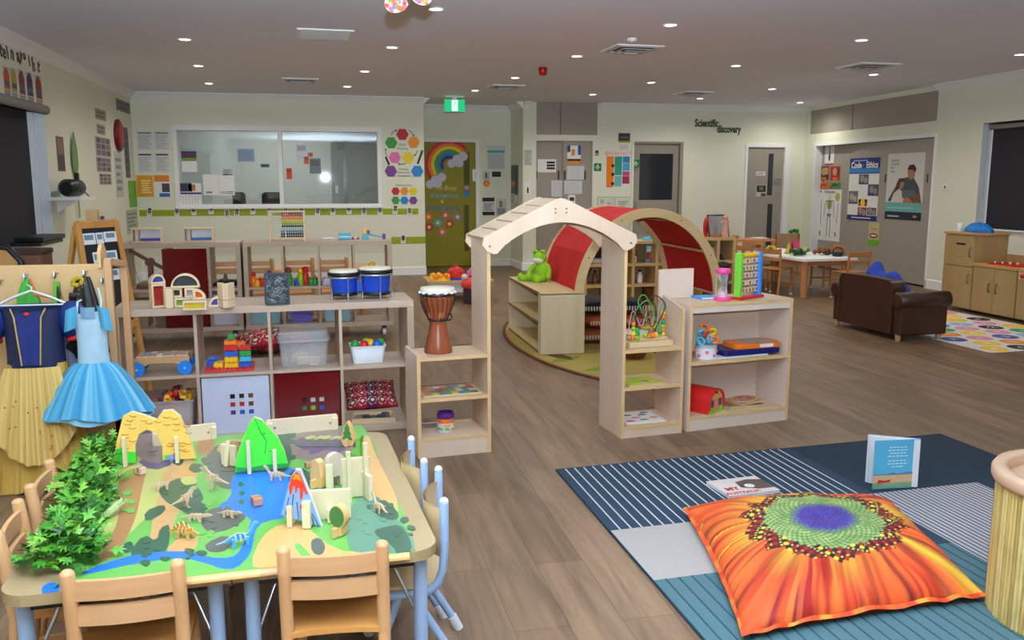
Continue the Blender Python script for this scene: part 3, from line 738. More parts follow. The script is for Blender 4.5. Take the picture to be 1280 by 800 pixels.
# -- tree boards
def tree_board(label,px,py,h,leaf,rz):
 t=standing('tree_board',label,'toy tree',px,py,rz,'wooden tree boards on the map')
 m=MB(wood('tree_ply',(214,168,104),(228,184,122),'z',20));
 if leaf=='round':m.prism([(-.012,0),(.012,0)]+arc(0,h*.62,h*.3,-60,240,16,h*.38),-.012,.012,ax='y');g=arc(0,h*.62,h*.27,0,360,18,h*.34)
 elif leaf=='fir':m.prism([(-.018,0),(.018,0),(.026,h*.25),(.012,h*.8),(0,h),(-.012,h*.8),(-.026,h*.25)],-.011,.011,ax='y');g=[(-.004,h*.1),(.004,h*.1),(.004,h*.25),(.02,h*.25),(.01,h*.45),(.016,h*.45),(.007,h*.68),(.011,h*.68),(0,h*.95),(-.011,h*.68),(-.007,h*.68),(-.016,h*.45),(-.01,h*.45),(-.02,h*.25),(-.004,h*.25)]
 else:m.prism([(-.022,0),(.022,0),(.024,h*.4),(.016,h*.9),(0,h),(-.016,h*.9),(-.024,h*.4)],-.011,.011,ax='y');g=None
 m.build('trunk_board',t,.002)
 if g:
  m=MB(M('painted_leaf_green',(62,110,54),.5,var=.2,vs=60));m.prism(g,-.0135,-.011,ax='y');m.build('painted_leaves',t)
 m=MB(wood('tree_ply',(0,0,0),(0,0,0)));m.bx(-.005,.005,-.03,.03,0,h*.3);m.build('support_foot',t,.001)
tree_board('round green tree board in front of the broad plywood panel',425,668,.085,'round',TA-.7)
tree_board('dark green fir tree board at the back edge of the map',436,556,.09,'fir',TA-.5)
tree_board('plain honey-coloured tree board right of the blue lake',398,608,.09,'plain',TA-.9)
panel('green-painted board slanting beside the fir tree board',450,572,.05,.075,TA+1.2,False,M('painted_board_green',(96,160,60),.5))
# -- blocks
def block(label,px,py,s,rz,col,name='wooden_block'):
 t=standing(name,label,'toy block',px,py,rz,'small wooden blocks among the dinosaurs')
 m=MB(col);m.bx(-s[0]/2,s[0]/2,-s[1]/2,s[1]/2,0,s[2]);m.build('block_body',t,.002)
 m=MB(wood('block_slot',(150,104,70),(170,122,84),'x'));m.bx(-s[0]/2-.0006,s[0]/2+.0006,-s[1]*.12,s[1]*.12,s[2]*.3,s[2]+.0006);m.build('slot_inlay',t)
driftw=wood('driftwood',(206,178,148),(222,196,168),'x',18)
redw=wood('redwood',(168,112,86),(192,136,104),'x',18)
block('small pale wooden block just under the yellow arch',176,592,(.022,.03,.022),.9,driftw)
block('small brown wooden block lying in the blue lake',321,630,(.026,.04,.022),.35,redw)
block('tiny red-brown wooden block at the dark trees beyond the volcano',388,583,(.035,.02,.016),.5,redw)
# -- wooden skeleton dinosaurs: interlocking flat plates (spine, ribs, legs)
dinow=wood('dino_plywood',(198,170,134),(214,188,152),'x',26,.5)
dinoA=wood('dino_amber',(196,140,44),(214,160,60),'x',26,.5)
dinoB=M('dino_blue',(52,168,222),.45,var=.05)
dinoV=M('dino_violet',(126,140,226),.45,var=.1)
def dino(label,px,py,kind,s,rz,mat,lay=0):
 t=standing('toy_dinosaur',label,'toy dinosaur',px,py,rz,'slotted plywood dinosaurs on the play map')
 def o(name,poly,y0,y1,mm=None):
  m=MB(mm or mat);m.prism([(a*s,b*s)for a,b in poly],y0*s,y1*s,ax='y',side=dinow);return m.build(name,t,.0006)
 if kind=='sauro': # long neck, long tail, four legs
  body=[(-1.25,.34),(-.8,.42),(-.45,.62),(-.1,.72),(.2,.66),(.42,.62),(.62,.86),(.74,1.12),(.86,1.2),(1.02,1.16),(1.04,1.07),(.9,1.04),(.8,.92),(.66,.62),(.46,.4),(.1,.36),(-.3,.36),(-.7,.34)]
  legs=[(-.36,.0),(.36,.0)]
  lp=[(-.09,0),(.09,0),(.07,.2),(.12,.5),(-.1,.52),(-.07,.2)]
 elif kind=='thero': # upright hunter on two legs
  body=[(-1.2,.5),(-.7,.66),(-.3,.82),(.05,1.0),(.3,1.2),(.42,1.34),(.62,1.36),(.86,1.28),(.84,1.2),(.62,1.2),(.84,1.14),(.56,1.1),(.46,.96),(.3,.72),(.05,.58),(-.2,.56),(-.6,.54)]
  legs=[(-.06,.0)]
  lp=[(-.02,0),(.2,0),(.2,.06),(.06,.1),(-.04,.32),(.12,.56),(.06,.74),(-.16,.7),(-.14,.5),(-.12,.3)]
 elif kind=='stego': # plated back
  body=[(-1.1,.3),(-.7,.46),(-.62,.7),(-.5,.54),(-.36,.9),(-.24,.64),(-.06,1.02),(.1,.68),(.28,.9),(.38,.6),(.54,.68),(.62,.48),(.86,.42),(1.0,.34),(.86,.26),(.55,.3),(.2,.26),(-.4,.28)]
  legs=[(-.36,.0),(.34,.0)]
  lp=[(-.09,0),(.09,0),(.06,.2),(.1,.42),(-.12,.42),(-.07,.2)]
 else: # pterosaur-like / low crawler
  body=[(-1.0,.2),(-.5,.36),(0,.46),(.4,.42),(.7,.5),(1.05,.4),(.8,.3),(.3,.22),(-.4,.2)]
  legs=[(-.3,0),(.35,0)]
  lp=[(-.08,0),(.1,0),(.06,.16),(.1,.3),(-.1,.3)]
 o('spine',body,-.05,.05)
 for x,_ in legs:
  for sd in(-1,1):
   o('leg',[(x+a,b)for a,b in lp],sd*.2-.045,sd*.2+.045)
 for k in range(3): # cross ribs
  x=(-.25+.25*k)*s;m=MB(mat);zc_=.5 if kind in('sauro','stego')else(.82 if kind=='thero' else .32)
  m.prism([(a*s,b*s)for a,b in([(-.26,zc_-.16),(-.2,zc_+.1),(0,zc_+.16),(.2,zc_+.1),(.26,zc_-.16),(.17,zc_-.16),(0,zc_+.02),(-.17,zc_-.16)])],x-.035*s,x+.035*s,ax='x',side=dinow);m.build('rib',t,.0006)
 if lay:t.rotation_euler[0]=lay;t.location.z+=.2*s
D=[('plywood dinosaur with a violet back just right of the yellow arch',219,577,'stego',.032,.2,dinoV,0),('tall two-legged plywood dinosaur with long tail left of the lake',266,612,'thero',.052,2.6,dinow,0),('small pale long-tailed dinosaur below the yellow arch',203,612,'sauro',.036,.3,dinow,0),('thin-legged plywood dinosaur standing in the dark print left of the tall dinosaur',234,634,'thero',.042,.7,dinow,0),('low pale dinosaur lying crosswise above the amber dinosaur',245,651,'crawl',.046,-.3,dinow,0),('amber honey-coloured dinosaur at the front of the tan ground',231,672,'stego',.046,-.5,dinoA,0),('grey-brown dinosaur lying on the grey rocks by the river bend',287,646,'crawl',.04,-.5,dinow,0),('blue-bodied long-necked dinosaur on the riverbank',300,682,'sauro',.048,.35,dinoB,0),('pale four-legged dinosaur near the right edge of the map',474,640,'sauro',.04,2.0,dinow,0),('long-necked plywood dinosaur standing upright before the green hill',346,600,'sauro',.040,2.9,dinow,0)]
for a in D:dino(*a)
# -- leaf garland along the left side
t=thing('leaf_garland','dense green artificial leaf garland heaped along the left table edge','leaf garland',on(100,650,TT+.003),0)
leafc=[M('leaf%d'%i,c,.45,var=.15,vs=40)for i,c in enumerate(((52,118,24),(78,140,30),(30,84,18),(108,160,44),(60,126,28)))]
gp=[on(*q)for q in((66,718),(78,698),(88,672),(98,640),(106,612),(116,590),(126,572))]
gl_=[[]for _ in range(5)]
lv=MB(leafc[0])
star=[(0,0),(.35,-.12),(.62,-.5),(.7,-.16),(1.05,-.34),(.95,-.08),(1.3,0),(.95,.08),(1.05,.34),(.7,.16),(.62,.5),(.35,.12)]
o=t.location
for k in range(900):
 f_=random.random()*(len(gp)-1);i=min(int(f_),len(gp)-2);c=gp[i].lerp(gp[i+1],f_-i)
 wv=.082+.02*math.sin(f_*2.1)
 r=math.sqrt(random.random());a=random.random()*2*PI
 h=(1-r*r)*.075+random.uniform(0,.02)
 c=c+Vector((r*wv*math.cos(a)*.95+.012,r*.05*math.sin(a),h))-o
 s=random.uniform(.026,.042);b=lv;lm=leafc[random.randrange(5)]
 rot=Matrix.Rotation(random.random()*6.28,4,'Z')@Matrix.Rotation(random.uniform(-.9,.5),4,'Y')@Matrix.Rotation(random.uniform(-.7,.7),4,'X')
 b.X=Matrix.Translation(c)@rot
 vs=[(x*s,y*s,.1*s*math.sin(x*2.4)-.15*s*abs(y))for x,y in star]
 vs.append((.65*s,0,.06*s));n=len(star)
 b.add(vs,[(j,(j+1)%n,n)for j in range(n)],lm)
lv.build('foliage',t)
m=MB(M('garland_stem',(70,60,30),.7));m.tube([q-o+Vector((.01,0,.012))for q in gp],.004,n=6);m.build('stem',t)
t=standing('pale_fern_sprig','pale green fern sprig lying at the right side of the leaf garland','toy plant',140,645,.9)
m=MB(M('pale_leaf',(176,204,132),.5,var=.1));
for k in range(9):
 for sd in(-1,1):
  m.X=TR(.008*k-.03,0,.004+.003*k)@RZ(sd*.9)@RY(-.3);m.add([(0,0,0),(.012,-.004,.002),(.026,0,0),(.012,.004,.002)],[(0,1,2,3)])
m.X=Matrix();m.build('fern_frond',t)
m=MB(M('pale_leaf'));m.tube([(-.04,0,.001),(0,0,.012),(.05,0,.03)],.002,n=6);m.build('stem',t)
# === CHAIRS
def wood_chair(label,p,rz,h=.53):
 """p = middle of the back at floor level; +y is the way the sitter faces"""
 t=thing('child_chair',label,'chair',(p[0],p[1],0),rz,'small beech chairs round the play tables')
 sz=.29;W_=.118
 for sx in(-1,1):
  m=MB(beech);pts=[(sx*W_,-.012,h-.005),(sx*W_,0,h-.09),(sx*W_,.012,sz),(sx*W_,.0,.14),(sx*W_,-.04,0)]
  m.tube([(sx*W_,-.013,h+.004),(sx*W_,-.0125,h)]+pts,[.009,.0145]+[.0165]*5,n=14);m.build('back_post',t)
  m=MB(beech);m.cyl((sx*(W_-.01),.235,sz-.012),(sx*W_,.25,0),.017,n=14);m.build('leg',t)
  m=MB(beech);m.bar((sx*W_,-.012,.11),(sx*W_,.242,.11),.014,.02);m.build('side_stretcher',t,.002)
 for z0,z1,yy in((h-.072,h-.024,-.006),(h-.137,h-.09,.002)):
  m=MB(beechx);m.grid(12,1,lambda u,v:(-W_+2*W_*u,yy-.012*math.sin(PI*u)-.006,z0+(z1-z0)*v));m.grid(12,1,lambda u,v:(-W_+2*W_*u,yy-.012*math.sin(PI*u)+.006,z0+(z1-z0)*v))
  for z in(z0,z1):m.grid(12,1,lambda u,v:(-W_+2*W_*u,yy-.012*math.sin(PI*u)-.006+.012*v,z))
  m.build('back_rail',t)
 m=MB(amber)
 seat=[(-.125,-.005),(-.06,.006),(0,.009),(.06,.006),(.125,-.005)]+arc(.095,.23,.035,0,90,5)+arc(-.095,.23,.035,90,180,5)
 m.prism(seat,sz,sz+.014);m.build('seat',t,.003)
 return t
q1=G(416,679,.53);q2=G(156,706,.53)
def chair_at(a,b,label,h=.53):
 A_=G(a[0],a[1],h);B_=G(b[0],b[1],h);d=B_-A_
 return wood_chair(label,(A_+B_)/2,math.atan2(d.y,d.x),h)
chair_at((357,683),(475,676),'small beech chair at the front edge of the tables, in front of the volcano')
chair_at((91,712),(217,700),'small beech chair at the front edge of the tables, in front of the leaf garland')
chair_at((28,625),(3,665),'small beech chair on the left side of the tables, the nearer of the two')
chair_at((67,575),(42,607),'small beech chair on the left side of the tables, below the gold gown')
# far side chairs face the camera (backs seen over the far edge)
palebeech=wood('pale_beech_board',(226,204,168),(236,216,184),'x',10)
def far_chair(a,b,label):
 A_=G(a[0],a[1],.53);B_=G(b[0],b[1],.53);d=A_-B_
 t=thing('child_chair',label,'chair',(*((A_+B_)/2+Vector((0,.02,0))).xy,0),math.atan2(d.y,d.x),'pale chairs on the far side of the tables')
 h=.53;W_=max(d.length/2,.11)
 m=MB(palebeech);m.prism(rrect(-W_,W_,h-.06,h,.008),-.008,.008,ax='y');m.build('back_rail',t,.003)
 for sx in(-1,1):
  m=MB(palebeech);m.bar((sx*(W_-.012),.0,h-.01),(sx*(W_-.012),-.05,0),.02,.03);m.build('leg',t,.002)
  m=MB(palebeech);m.bar((sx*(W_-.012),.20,.27),(sx*(W_-.012),.24,0),.02,.03);m.build('leg',t,.002)
  m=MB(chrome);m.cyl((sx*(W_-.03),.007,h-.03),(sx*(W_-.03),.0095,h-.03),.004,n=10);m.build('screw',t)
 m=MB(palebeech);m.bx(-W_,W_,-.02,.22,.27,.284);m.build('seat',t,.003)
far_chair((332,527),(422,519),'pale wooden chair behind the green hill, its back above the far table edge')
far_chair((196,539),(262,531),'pale wooden chair behind the yellow arch, below the duplo bin')
def tube_chair(a,b,label):
 A_=G(a[0],a[1],.53);B_=G(b[0],b[1],.53);d=A_-B_ # a far post, b near post
 mid=(A_+B_)/2
 t=thing('tube_chair',label,'chair',(mid.x,mid.y,0),math.atan2(d.y,d.x),'pale blue tube-framed chairs on the right side of the tables')
 # local +x = towards far post, +y = left (sitter faces +y)
 W_=d.length/2
 for sx in(-1,1):
  m=MB(bluem);pts=[(sx*W_,.0,.525),(sx*W_,.0,.40),(sx*W_,.006,.33),(sx*W_,.02,.29),(sx*W_,.05,.268),(sx*W_,.10,.262),(sx*W_,.20,.262)]
  m.tube([(sx*W_,0,.532),(sx*W_,0,.529)]+pts,[.006,.0105]+[.0125]*7,n=14);m.build('back_tube',t)
  m=MB(bluem);m.cyl((sx*W_,.09,.258),(sx*(W_+.004),-.05,.02),.0125,n=14);l=m.build('leg',t)
  m=MB(whitep);m.cyl((sx*(W_+.0034),-.036,.045),(sx*(W_+.0045),-.058,.0),.0155,n=14);m.build('foot_cap',l)
  m=MB(bluem);m.cyl((sx*W_,.13,.258),(sx*(W_+.004),.22,.02),.0125,n=14);l=m.build('leg',t)
  m=MB(whitep);m.cyl((sx*(W_+.0034),.211,.045),(sx*(W_+.0045),.226,.0),.0155,n=14);m.build('foot_cap',l)
  m=MB(whitep);m.ball((sx*W_,0,.53),.0128);m.build('tube_cap',t)
 m=MB(wood('chair_ply',(206,178,128),(218,192,144),'x',8));
 for off in(0,.008):m.grid(14,8,lambda u,v:((2*u-1)*(W_-.004)*(1-.10*abs(2*v-1)**4),.004+off+.042*(1-(2*u-1)**2),.36+.14*v))
 m.build('backrest',t)
 m=MB(wood('chair_ply',(0,0,0),(0,0,0)));m.prism(rrect(-W_+.004,W_-.004,.0,.22,.05),.276,.286);m.build('seat',t,.003)
 m=MB(bluem);m.cyl((-W_,.10,.262),(W_,.10,.262),.011,n=12);m.build('cross_tube',t)
 return t
tube_chair((548,587),(555,627),'nearer pale blue tube chair with plywood back at the right side of the tables')
tube_chair((514,549),(530,577),'farther pale blue tube chair with plywood back, beside the djembe shelf')
# === DRESS-UP RACK AND COSTUMES
rackw=wood('rack_plywood',(214,172,118),(226,186,134),'x',5,.4)
rackp=wood('rack_post_wood',(204,158,112),(216,174,128),'z',10,.4)
RY0=4.40
xr=PY(140,335,RY0).x;zr=PY(60,331,RY0).z;xl=-2.05
t=thing('dress_up_rack','wooden dress-up rack with a plywood back board carrying the costumes','dress-up rack',((xr+xl)/2,RY0,0))
hw=(xr-xl)/2
m=MB(rackw);m.bx(-hw,hw,0,.018,.40,zr);m.build('back_board',t,.003)
m=MB(rackw);m.bx(-hw,hw,-.02,.34,.16,.178);m.build('bottom_shelf',t,.003)
m=MB(rackw);m.bx(-hw,hw,-.02,0,.10,.34);m.build('front_rail',t,.003)
for sx in(-1,1):
 for y in(-.02,.30):
  m=MB(rackp);m.bx(sx*hw-(.034 if sx>0 else 0),sx*hw+(0 if sx>0 else .034),y,y+.034,0,zr+.02 if y<0 else zr-.02);m.build('post',t,.004)
 m=MB(rackp);m.bar((sx*(hw-.017),-.0,zr+.01),(sx*(hw-.017),.32,zr-.03),.034,.034);m.build('end_rail',t,.004)
 m=MB(rackw);m.prism([(-.02,zr-.02),(.10,zr-.02),(.10,zr+.05),(.06,zr+.09),(.02,zr+.09),(-.02,zr+.05)],sx*(hw-.05)-.008,sx*(hw-.05)+.008,ax='x');m.build('end_bracket',t,.003)
HK=[]
for px,py in((1,353),(33,346),(70,344),(107,342),(129,351)):
 p=PY(px,py,RY0);x=p.x-t.location.x
 m=MB(chrome);m.lathe([(.014,-.002),(.014,.002)],(x,-.003,p.z+.01),n=12);m.tube([(x,-.002,p.z+.012),(x,-.03,p.z+.008),(x,-.04,p.z-.008),(x,-.035,p.z+.02)],.0045,n=8);m.tube([(x,-.002,p.z),(x,-.018,p.z-.012),(x,-.024,p.z-.004)],.004,n=8);m.build('coat_hook',t)
 HK.append(Vector((p.x,RY0-.035,p.z)))
def cloth(name,rgb=(0,0,0),rough=.7,var=.12,vs=30,sheen=0):return M(name,rgb,rough,var=var,vs=vs)
navy=cloth('navy_velvet',(22,30,66),.6);bluesat=cloth('blue_satin',(26,44,110),.3,.3,14);gold=cloth('gold_satin',(206,168,72),.38,.22,10)
goldn=cloth('gold_net',(222,186,104),.5,.15,25);redt=cloth('red_trim',(200,30,34),.6)
aqua=cloth('aqua_satin',(184,218,234),.4,.15,18);tul=cloth('aqua_tulle',(84,166,200),.75,.14,10);tul2=cloth('pale_aqua_tulle',(140,198,220),.75,.12,12)
def tier(c,z0,z1,r0,r1,nf,amp,m,seed=0,nu=96,nv=14,belly=0.0,mb=None,hemw=.012):
 mb=mb or MB(m);rnd=random.Random(seed);ph=[rnd.uniform(0,6.28)for _ in range(3)]
 def fn(u,v):
  a=2*PI*u;f_=v*v
  w_=1+amp*v*(math.sin(nf*a+ph[0])+.5*math.sin((nf*2+1)*a+ph[1])+.4*math.sin(3*a+ph[2]))
  rx=(r0[0]+(r1[0]-r0[0])*(v**(1-belly)))*w_;ry=(r0[1]+(r1[1]-r0[1])*(v**(1-belly)))*w_
  return(c[0]+rx*math.cos(a),c[1]+ry*math.sin(a),z0+(z1-z0)*v+hemw*v*math.sin(5*a+ph[1]))
 mb.grid(nu,nv,fn,m,True,True);return mb
def streak(mb,c1,c2,c3,seed,nf=70):
 rnd=random.Random(seed);tab=[rnd.random()for _ in range(nf)]
 n=len(mb.v);mb.vc=[]
 for p in mb.v:
  a=(math.atan2(p.y,p.x)/(2*PI)+.5)*nf;i=int(a)%nf;f_=a-int(a);k=tab[i]*(1-f_)+tab[(i+1)%nf]*f_
  q=c1 if k<.5 else c2;k2=abs(k-.5)*2
  mb.vc.append(tuple(c3[j]+(q[j]-c3[j])*k2 for j in range(4)))
def dress_origin(px,py,y):return PY(px,py,y)
# gold and navy gown on a white hanger
GY=4.24
top=PY(40,380,GY);c=(0,0,0)
t=thing('princess_gown','long gold-skirted gown with navy bodice and blue puff sleeves on a white hanger','costume',(top.x,GY,0))
zn=top.z;zw=PY(40,458,GY).z
m=tier((0,0,0),zw+.02,.015,(.125,.07),(.20,.105),13,.10,vcol('gold_satin_painted_sheen',.34),3,220,20);streak(m,lin((178,138,58)),lin((222,186,100)),lin((202,162,76)),4,60);m.build('skirt',t)  # satin sheen painted into the vertex colour as paler and deeper gold streaks
m=MB(goldn);m.grid(90,14,lambda u,v:((-.115+.23*u)*(1+.55*v),-.075-.05*v-.010*math.sin(34*u)*v-.006*math.sin(61*u+1)*v-.02*math.sin(PI*u),zw+.01-(zw-.14)*v*(1-.35*(2*u-1)**2)),vcol('gold_net_painted_sheen',.5));streak(m,lin((200,162,84)),lin((232,202,128)),lin((218,184,104)),14,150)  # overskirt folds carry painted sheen streaks too
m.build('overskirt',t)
m=MB(navy)
m.grid(48,14,lambda u,v:((.112+.028*(1-v)**2+.012*v*v)*math.cos(2*PI*u),(.062+.012*v)*math.sin(2*PI*u),zn-.005-(zn-zw-.0)*v-(.03*max(0,-math.sin(2*PI*u))*max(0,1-3.2*abs(math.cos(2*PI*u)))*(1 if v>.9 else 0))-(0.02*(1-v)*max(0,-math.sin(2*PI*u)))),navy,True,True)
m.build('bodice',t)
m=MB(bluesat);m.grid(10,10,lambda u,v:((-.055+.11*u)*(1-.35*v),-.076-.006*math.sin(PI*u),zn-.03-(zn-zw-.05)*v),bluesat);m.build('bodice_panel',t)
m=MB(cloth('gold_trim',(196,160,84),.5));
for sx in(-1,1):m.tube([(sx*.072,-.062,zn-.012),(sx*.055,-.078,zn-.05),(sx*.038,-.08,zw+.02)],.0035,n=6)
m.build('gold_trim',t)
m=MB(redt);m.ball((0,-.085,zn-.035),(.012,.006,.009));m.build('brooch',t)
for sx in(-1,1):
 m=MB(bluesat);m.ball((sx*.165,-.005,zn-.075),(.062,.05,.085),n=18,k=12)
 m.v=[p+Vector((0,0,0))*0+(p-Vector((sx*.165,-.005,zn-.075))).normalized()*.006*math.sin(9*math.atan2(p.y+.005,p.x-sx*.165))for p in m.v]
 s_=m.build('puff_sleeve',t)
 m=MB(redt);m.tube([(sx*.178+.034*math.cos(a),.0+.034*math.sin(a),zn-.155+sx*.01*math.cos(a))for a in[2*PI*k/14 for k in range(14)]],.011,n=8,closed=True);m.build('red_cuff',s_)
m=MB(whitep);hk=Vector((HK[1].x-top.x,HK[1].y-GY,HK[1].z))
m.tube([hk+Vector((0,0,.006)),hk+Vector((.012,0,.0)),hk+Vector((.014,-.02,-.03)),(0.004,0,zn+.075),(0,0,zn+.06)],.003,n=8)
m.tube([(-.15,0,zn-.005),(-.08,0,zn+.03),(0,0,zn+.06),(.08,0,zn+.03),(.15,0,zn-.005)],.0055,n=8);m.tube([(-.15,0,zn-.005),(.15,0,zn-.005)],.004,n=8);m.build('hanger',t)
m=MB(redt);
for k in range(14):m.ball((random.uniform(-.13,.13),-.135-random.random()*.01,random.uniform(.1,zw-.1)),.004,n=6,k=4)
m.build('sequins',t)
# aqua tutu dress
TY=4.20
top=PY(113,392,TY);zt=top.z;zw=PY(113,452,TY).z;zh=PY(113,515,TY).z
t=thing('tutu_dress','pale blue satin dress with wide aqua tulle skirt hanging on the right hook','costume',(top.x,TY,0))
m=tier((0,0,0),zw,zh,(.075,.05),(.245,.17),17,.03,vcol('tulle_streaked',.8),5,220,12,.25,hemw=.010);streak(m,lin((48,138,184)),lin((150,206,226)),lin((84,170,206)),9,80);m.build('tulle_skirt',t)
m=tier((0,.0,0),zw-.004,zh-.018,(.07,.045),(.232,.16),11,.035,tul2,8,110,10,.25);m.build('underskirt',t)
m=MB(aqua);m.grid(36,10,lambda u,v:((.073-.012*math.sin(PI*v*.8))*math.cos(2*PI*u)*1.05,.045*math.sin(2*PI*u),zt-(zt-zw+.005)*v+(.012*abs(math.cos(2*PI*u))*(1-v))),aqua,True,True);m.build('bodice',t)
for sx in(-1,1):
 m=MB(tul);m.grid(8,8,lambda u,v:(sx*(.04+.05*u+.012*v),-.05-.02*math.sin(PI*u),zt+.045-.10*v-.02*u),tul);m.build('shoulder_frill',t)
 m=MB(aqua);m.tube([(sx*.05,-.03,zt+.005),(sx*.05,0,zt+.055),(HK[4].x-top.x+sx*.008 if sx>0 else sx*.04,.06 if sx>0 else .02,HK[4].z-.02 if sx>0 else zt+.06)],.005,n=6);m.build('strap',t)
m=MB(cloth('sheer_pale',(120,158,182),.5));m.grid(8,6,lambda u,v:(-.03+.06*u,-.045-.01*math.sin(PI*u),zt+.035-.05*v),None);m.build('neck_inset',t)
# other costumes
def drape(name,label,cat,px,py0,py1,y,w0,w1,m_,seed=1,hook=None,extra=None):
 a=PY(px,py0,y);b=PY(px,py1,y)
 t=thing(name,label,cat,(a.x,y,0));rnd=random.Random(seed);ph=rnd.uniform(0,6)
 mb=MB(m_)
 mb.grid(28,16,lambda u,v:(((w0+(w1-w0)*v**.7)*math.cos(2*PI*u))*(1+.16*v*math.sin(5*2*PI*u+ph)+.06*math.sin(9*v+ph)),(.014+.014*v)*math.sin(2*PI*u)+.006*math.sin(18*PI*u+ph),a.z+(b.z-a.z)*v+.025*v*v*math.sin(3*2*PI*u+ph)),m_,True,True)
 mb.build('fabric',t);return t,a,b
t,a,b=drape('green_costume','green costume hanging behind the gown on the second hook','costume',33,350,425,4.345,.012,.085,cloth('green_fabric',(70,170,60),.6,.15),2)
m=MB(cloth('green_fabric'));m.tube([(0,0,a.z-.01),(0,.012,a.z+.015)],.004,n=6);m.build('loop',t)
t,a,b=drape('green_scarf','narrow green and black scarf hanging on the third hook','costume',70,352,388,4.345,.012,.022,cloth('lime_sash',(110,178,60),.6,.2),4)
m=MB(black);m.ball((.012,-.022,(a.z+b.z)/2),(.008,.006,.05));m.build('black_trim',t)
t,a,b=drape('black_lace_costume','black and gold sequin costume hanging from the fourth hook','costume',104,346,440,4.33,.03,.085,cloth('black_lace',(34,30,26),.45,.5,60),6)
m=MB(cloth('gold_sequin',(150,120,50),.3,.4,60))
for k in range(60):q=random.random();m.ball((random.uniform(-.04,.04)*(.4+q),-.034,a.z+(b.z-a.z)*q),.003,n=5,k=4)
m.build('sequins',t)
m=MB(cloth('black_lace'));m.grid(6,8,lambda u,v:(-.06+.035*u-.01*v,-.02-.008*math.sin(9*v),a.z-.07-.09*v),None);m.build('sleeve',t)
t,a,b=drape('grey_costume','grey violet costume hanging between the gown and the tutu','costume',88,384,470,4.345,.055,.075,cloth('grey_fabric',(120,120,138),.7),8)
p=PY(97,352,4.32);t=thing('hair_scrunchie','mustard yellow scrunchie looped over the fourth hook','scrunchie',p)
m=MB(cloth('mustard',(196,168,30),.6,.2,60));m.tube([(.022*math.cos(a),.0,.016*math.sin(a)+.006*math.cos(a))for a in[2*PI*k/16 for k in range(16)]],[.010+.003*math.sin(k*2.3)for k in range(16)],n=8,closed=True);m.build('fabric_ring',t)
m=MB(M('dark_mustard',(150,124,20),.6));m.tube([(.022*math.cos(a),-.009,.016*math.sin(a)+.006*math.cos(a))for a in[2*PI*k/16 for k in range(16)]],.0022,n=5,closed=True);m.build('seam',t)  # thin ring in a darker mustard
p=PY(62,372,4.33);t=thing('clothes_hanger','fluorescent orange plastic clothes hanger behind the gown','hanger',p)
m=MB(M('neon_orange',(255,92,50),.4));
q=lambda px,py:PY(px,py,4.33)-p
m.tube([q(37,347),q(41,356),q(42,368),q(60,371),q(76,374),q(85,380),q(80,386),q(60,386),q(40,385)],.0045,n=8);m.build('hanger_bar',t)
m=MB(chrome);m.tube([q(37,347),q(34,343),q(33,347)],.002,n=6);m.build('hook',t)
# === CUBE SHELF (foreground room divider)
oakg=wood('grey_oak',(180,156,133),(200,177,154),'x',7,.45)
oakgz=wood('grey_oak_upright',(180,156,133),(200,177,154),'z',7,.45)
A_=G(152.5,393,.745);B_=G(518,380,.745);B0=G(522,548);
CA=math.atan2(B_.y-A_.y,B_.x-A_.x);CW=1.585;CH=.745;CD=.39
CO=Vector((-1.115,4.80,0));CM=TR(*CO)@RZ(CA)
def CS(x,y,z):return CM@Vector((x,y,z))
ST=.038;SI=.017;cw=(CW-2*ST-3*SI)/4;ch=(CH-2*ST-SI)/2
t=thing('cube_shelf','long grey oak cube shelf of eight open cubes behind the play tables','shelf unit',CO,CA)
m=MB(oakg);m.bx(0,CW,0,CD,CH-ST,CH);m.build('top',t,.002)
m=MB(oakg);m.bx(0,CW,0,CD,0,ST);m.build('base',t,.002)
for x in(0,CW-ST):m=MB(oakgz);m.bx(x,x+ST,0,CD,ST,CH-ST);m.build('side_panel',t,.002)
m=MB(oakg);m.bx(ST,CW-ST,.003,CD,ST+ch,ST+ch+SI);m.build('shelf',t,.001)
for k in range(3):
 x=ST+cw*(k+1)+SI*k;m=MB(oakgz);m.bx(x,x+SI,.002,CD,ST,CH-ST);m.build('divider',t,.001)
CX=[ST+k*(cw+SI)for k in range(4)];CZ=[ST,ST+ch+SI]
def sh(name,label,cat,x,y,z,rz=0,group=None):
 return thing(name,label,cat,CS(x,y,z),CA+rz,group)
prim={k:M('toy_'+k,c,.35,var=.04)for k,c in dict(red=(206,36,34),yellow=(246,196,28),blue=(34,92,190),green=(44,150,64),orange=(240,120,34),purple=(110,48,140),pink=(236,96,160),aqua=(70,180,210),lime=(140,196,40),white=(240,240,238),black=(28,28,30),brown=(120,72,44)).items()}
# trolley of letter blocks
t=sh('block_trolley','wooden trolley with blue wheels loaded with alphabet blocks','toy trolley',CX[0]+cw/2+.01,.13,CZ[1])
m=MB(beechx);m.prism([(-.135,.045),(-.10,.045),(-.06,.065),(.06,.065),(.10,.045),(.135,.045),(.14,.095),(-.14,.095)],-.085,-.07,ax='y');m.prism([(-.135,.045),(.135,.045),(.14,.095),(-.14,.095)],.07,.085,ax='y');m.bx(-.135,.135,-.07,.07,.062,.07);m.build('trolley_bed',t,.002)
for sx in(-.125,.115):
 for sy in(-.1,.1):
  m=MB(M('wheel_blue',(40,134,226),.35));m.cyl((sx,sy-.01,.038),(sx,sy+.01,.038),.038,n=24);wv=m.build('wheel',t,.003)
  m=MB(M('hub_pale',(190,220,245),.3));m.cyl((sx,sy-.014,.038),(sx,sy+.014,.038),.006,n=10);m.build('hub_cap',wv)
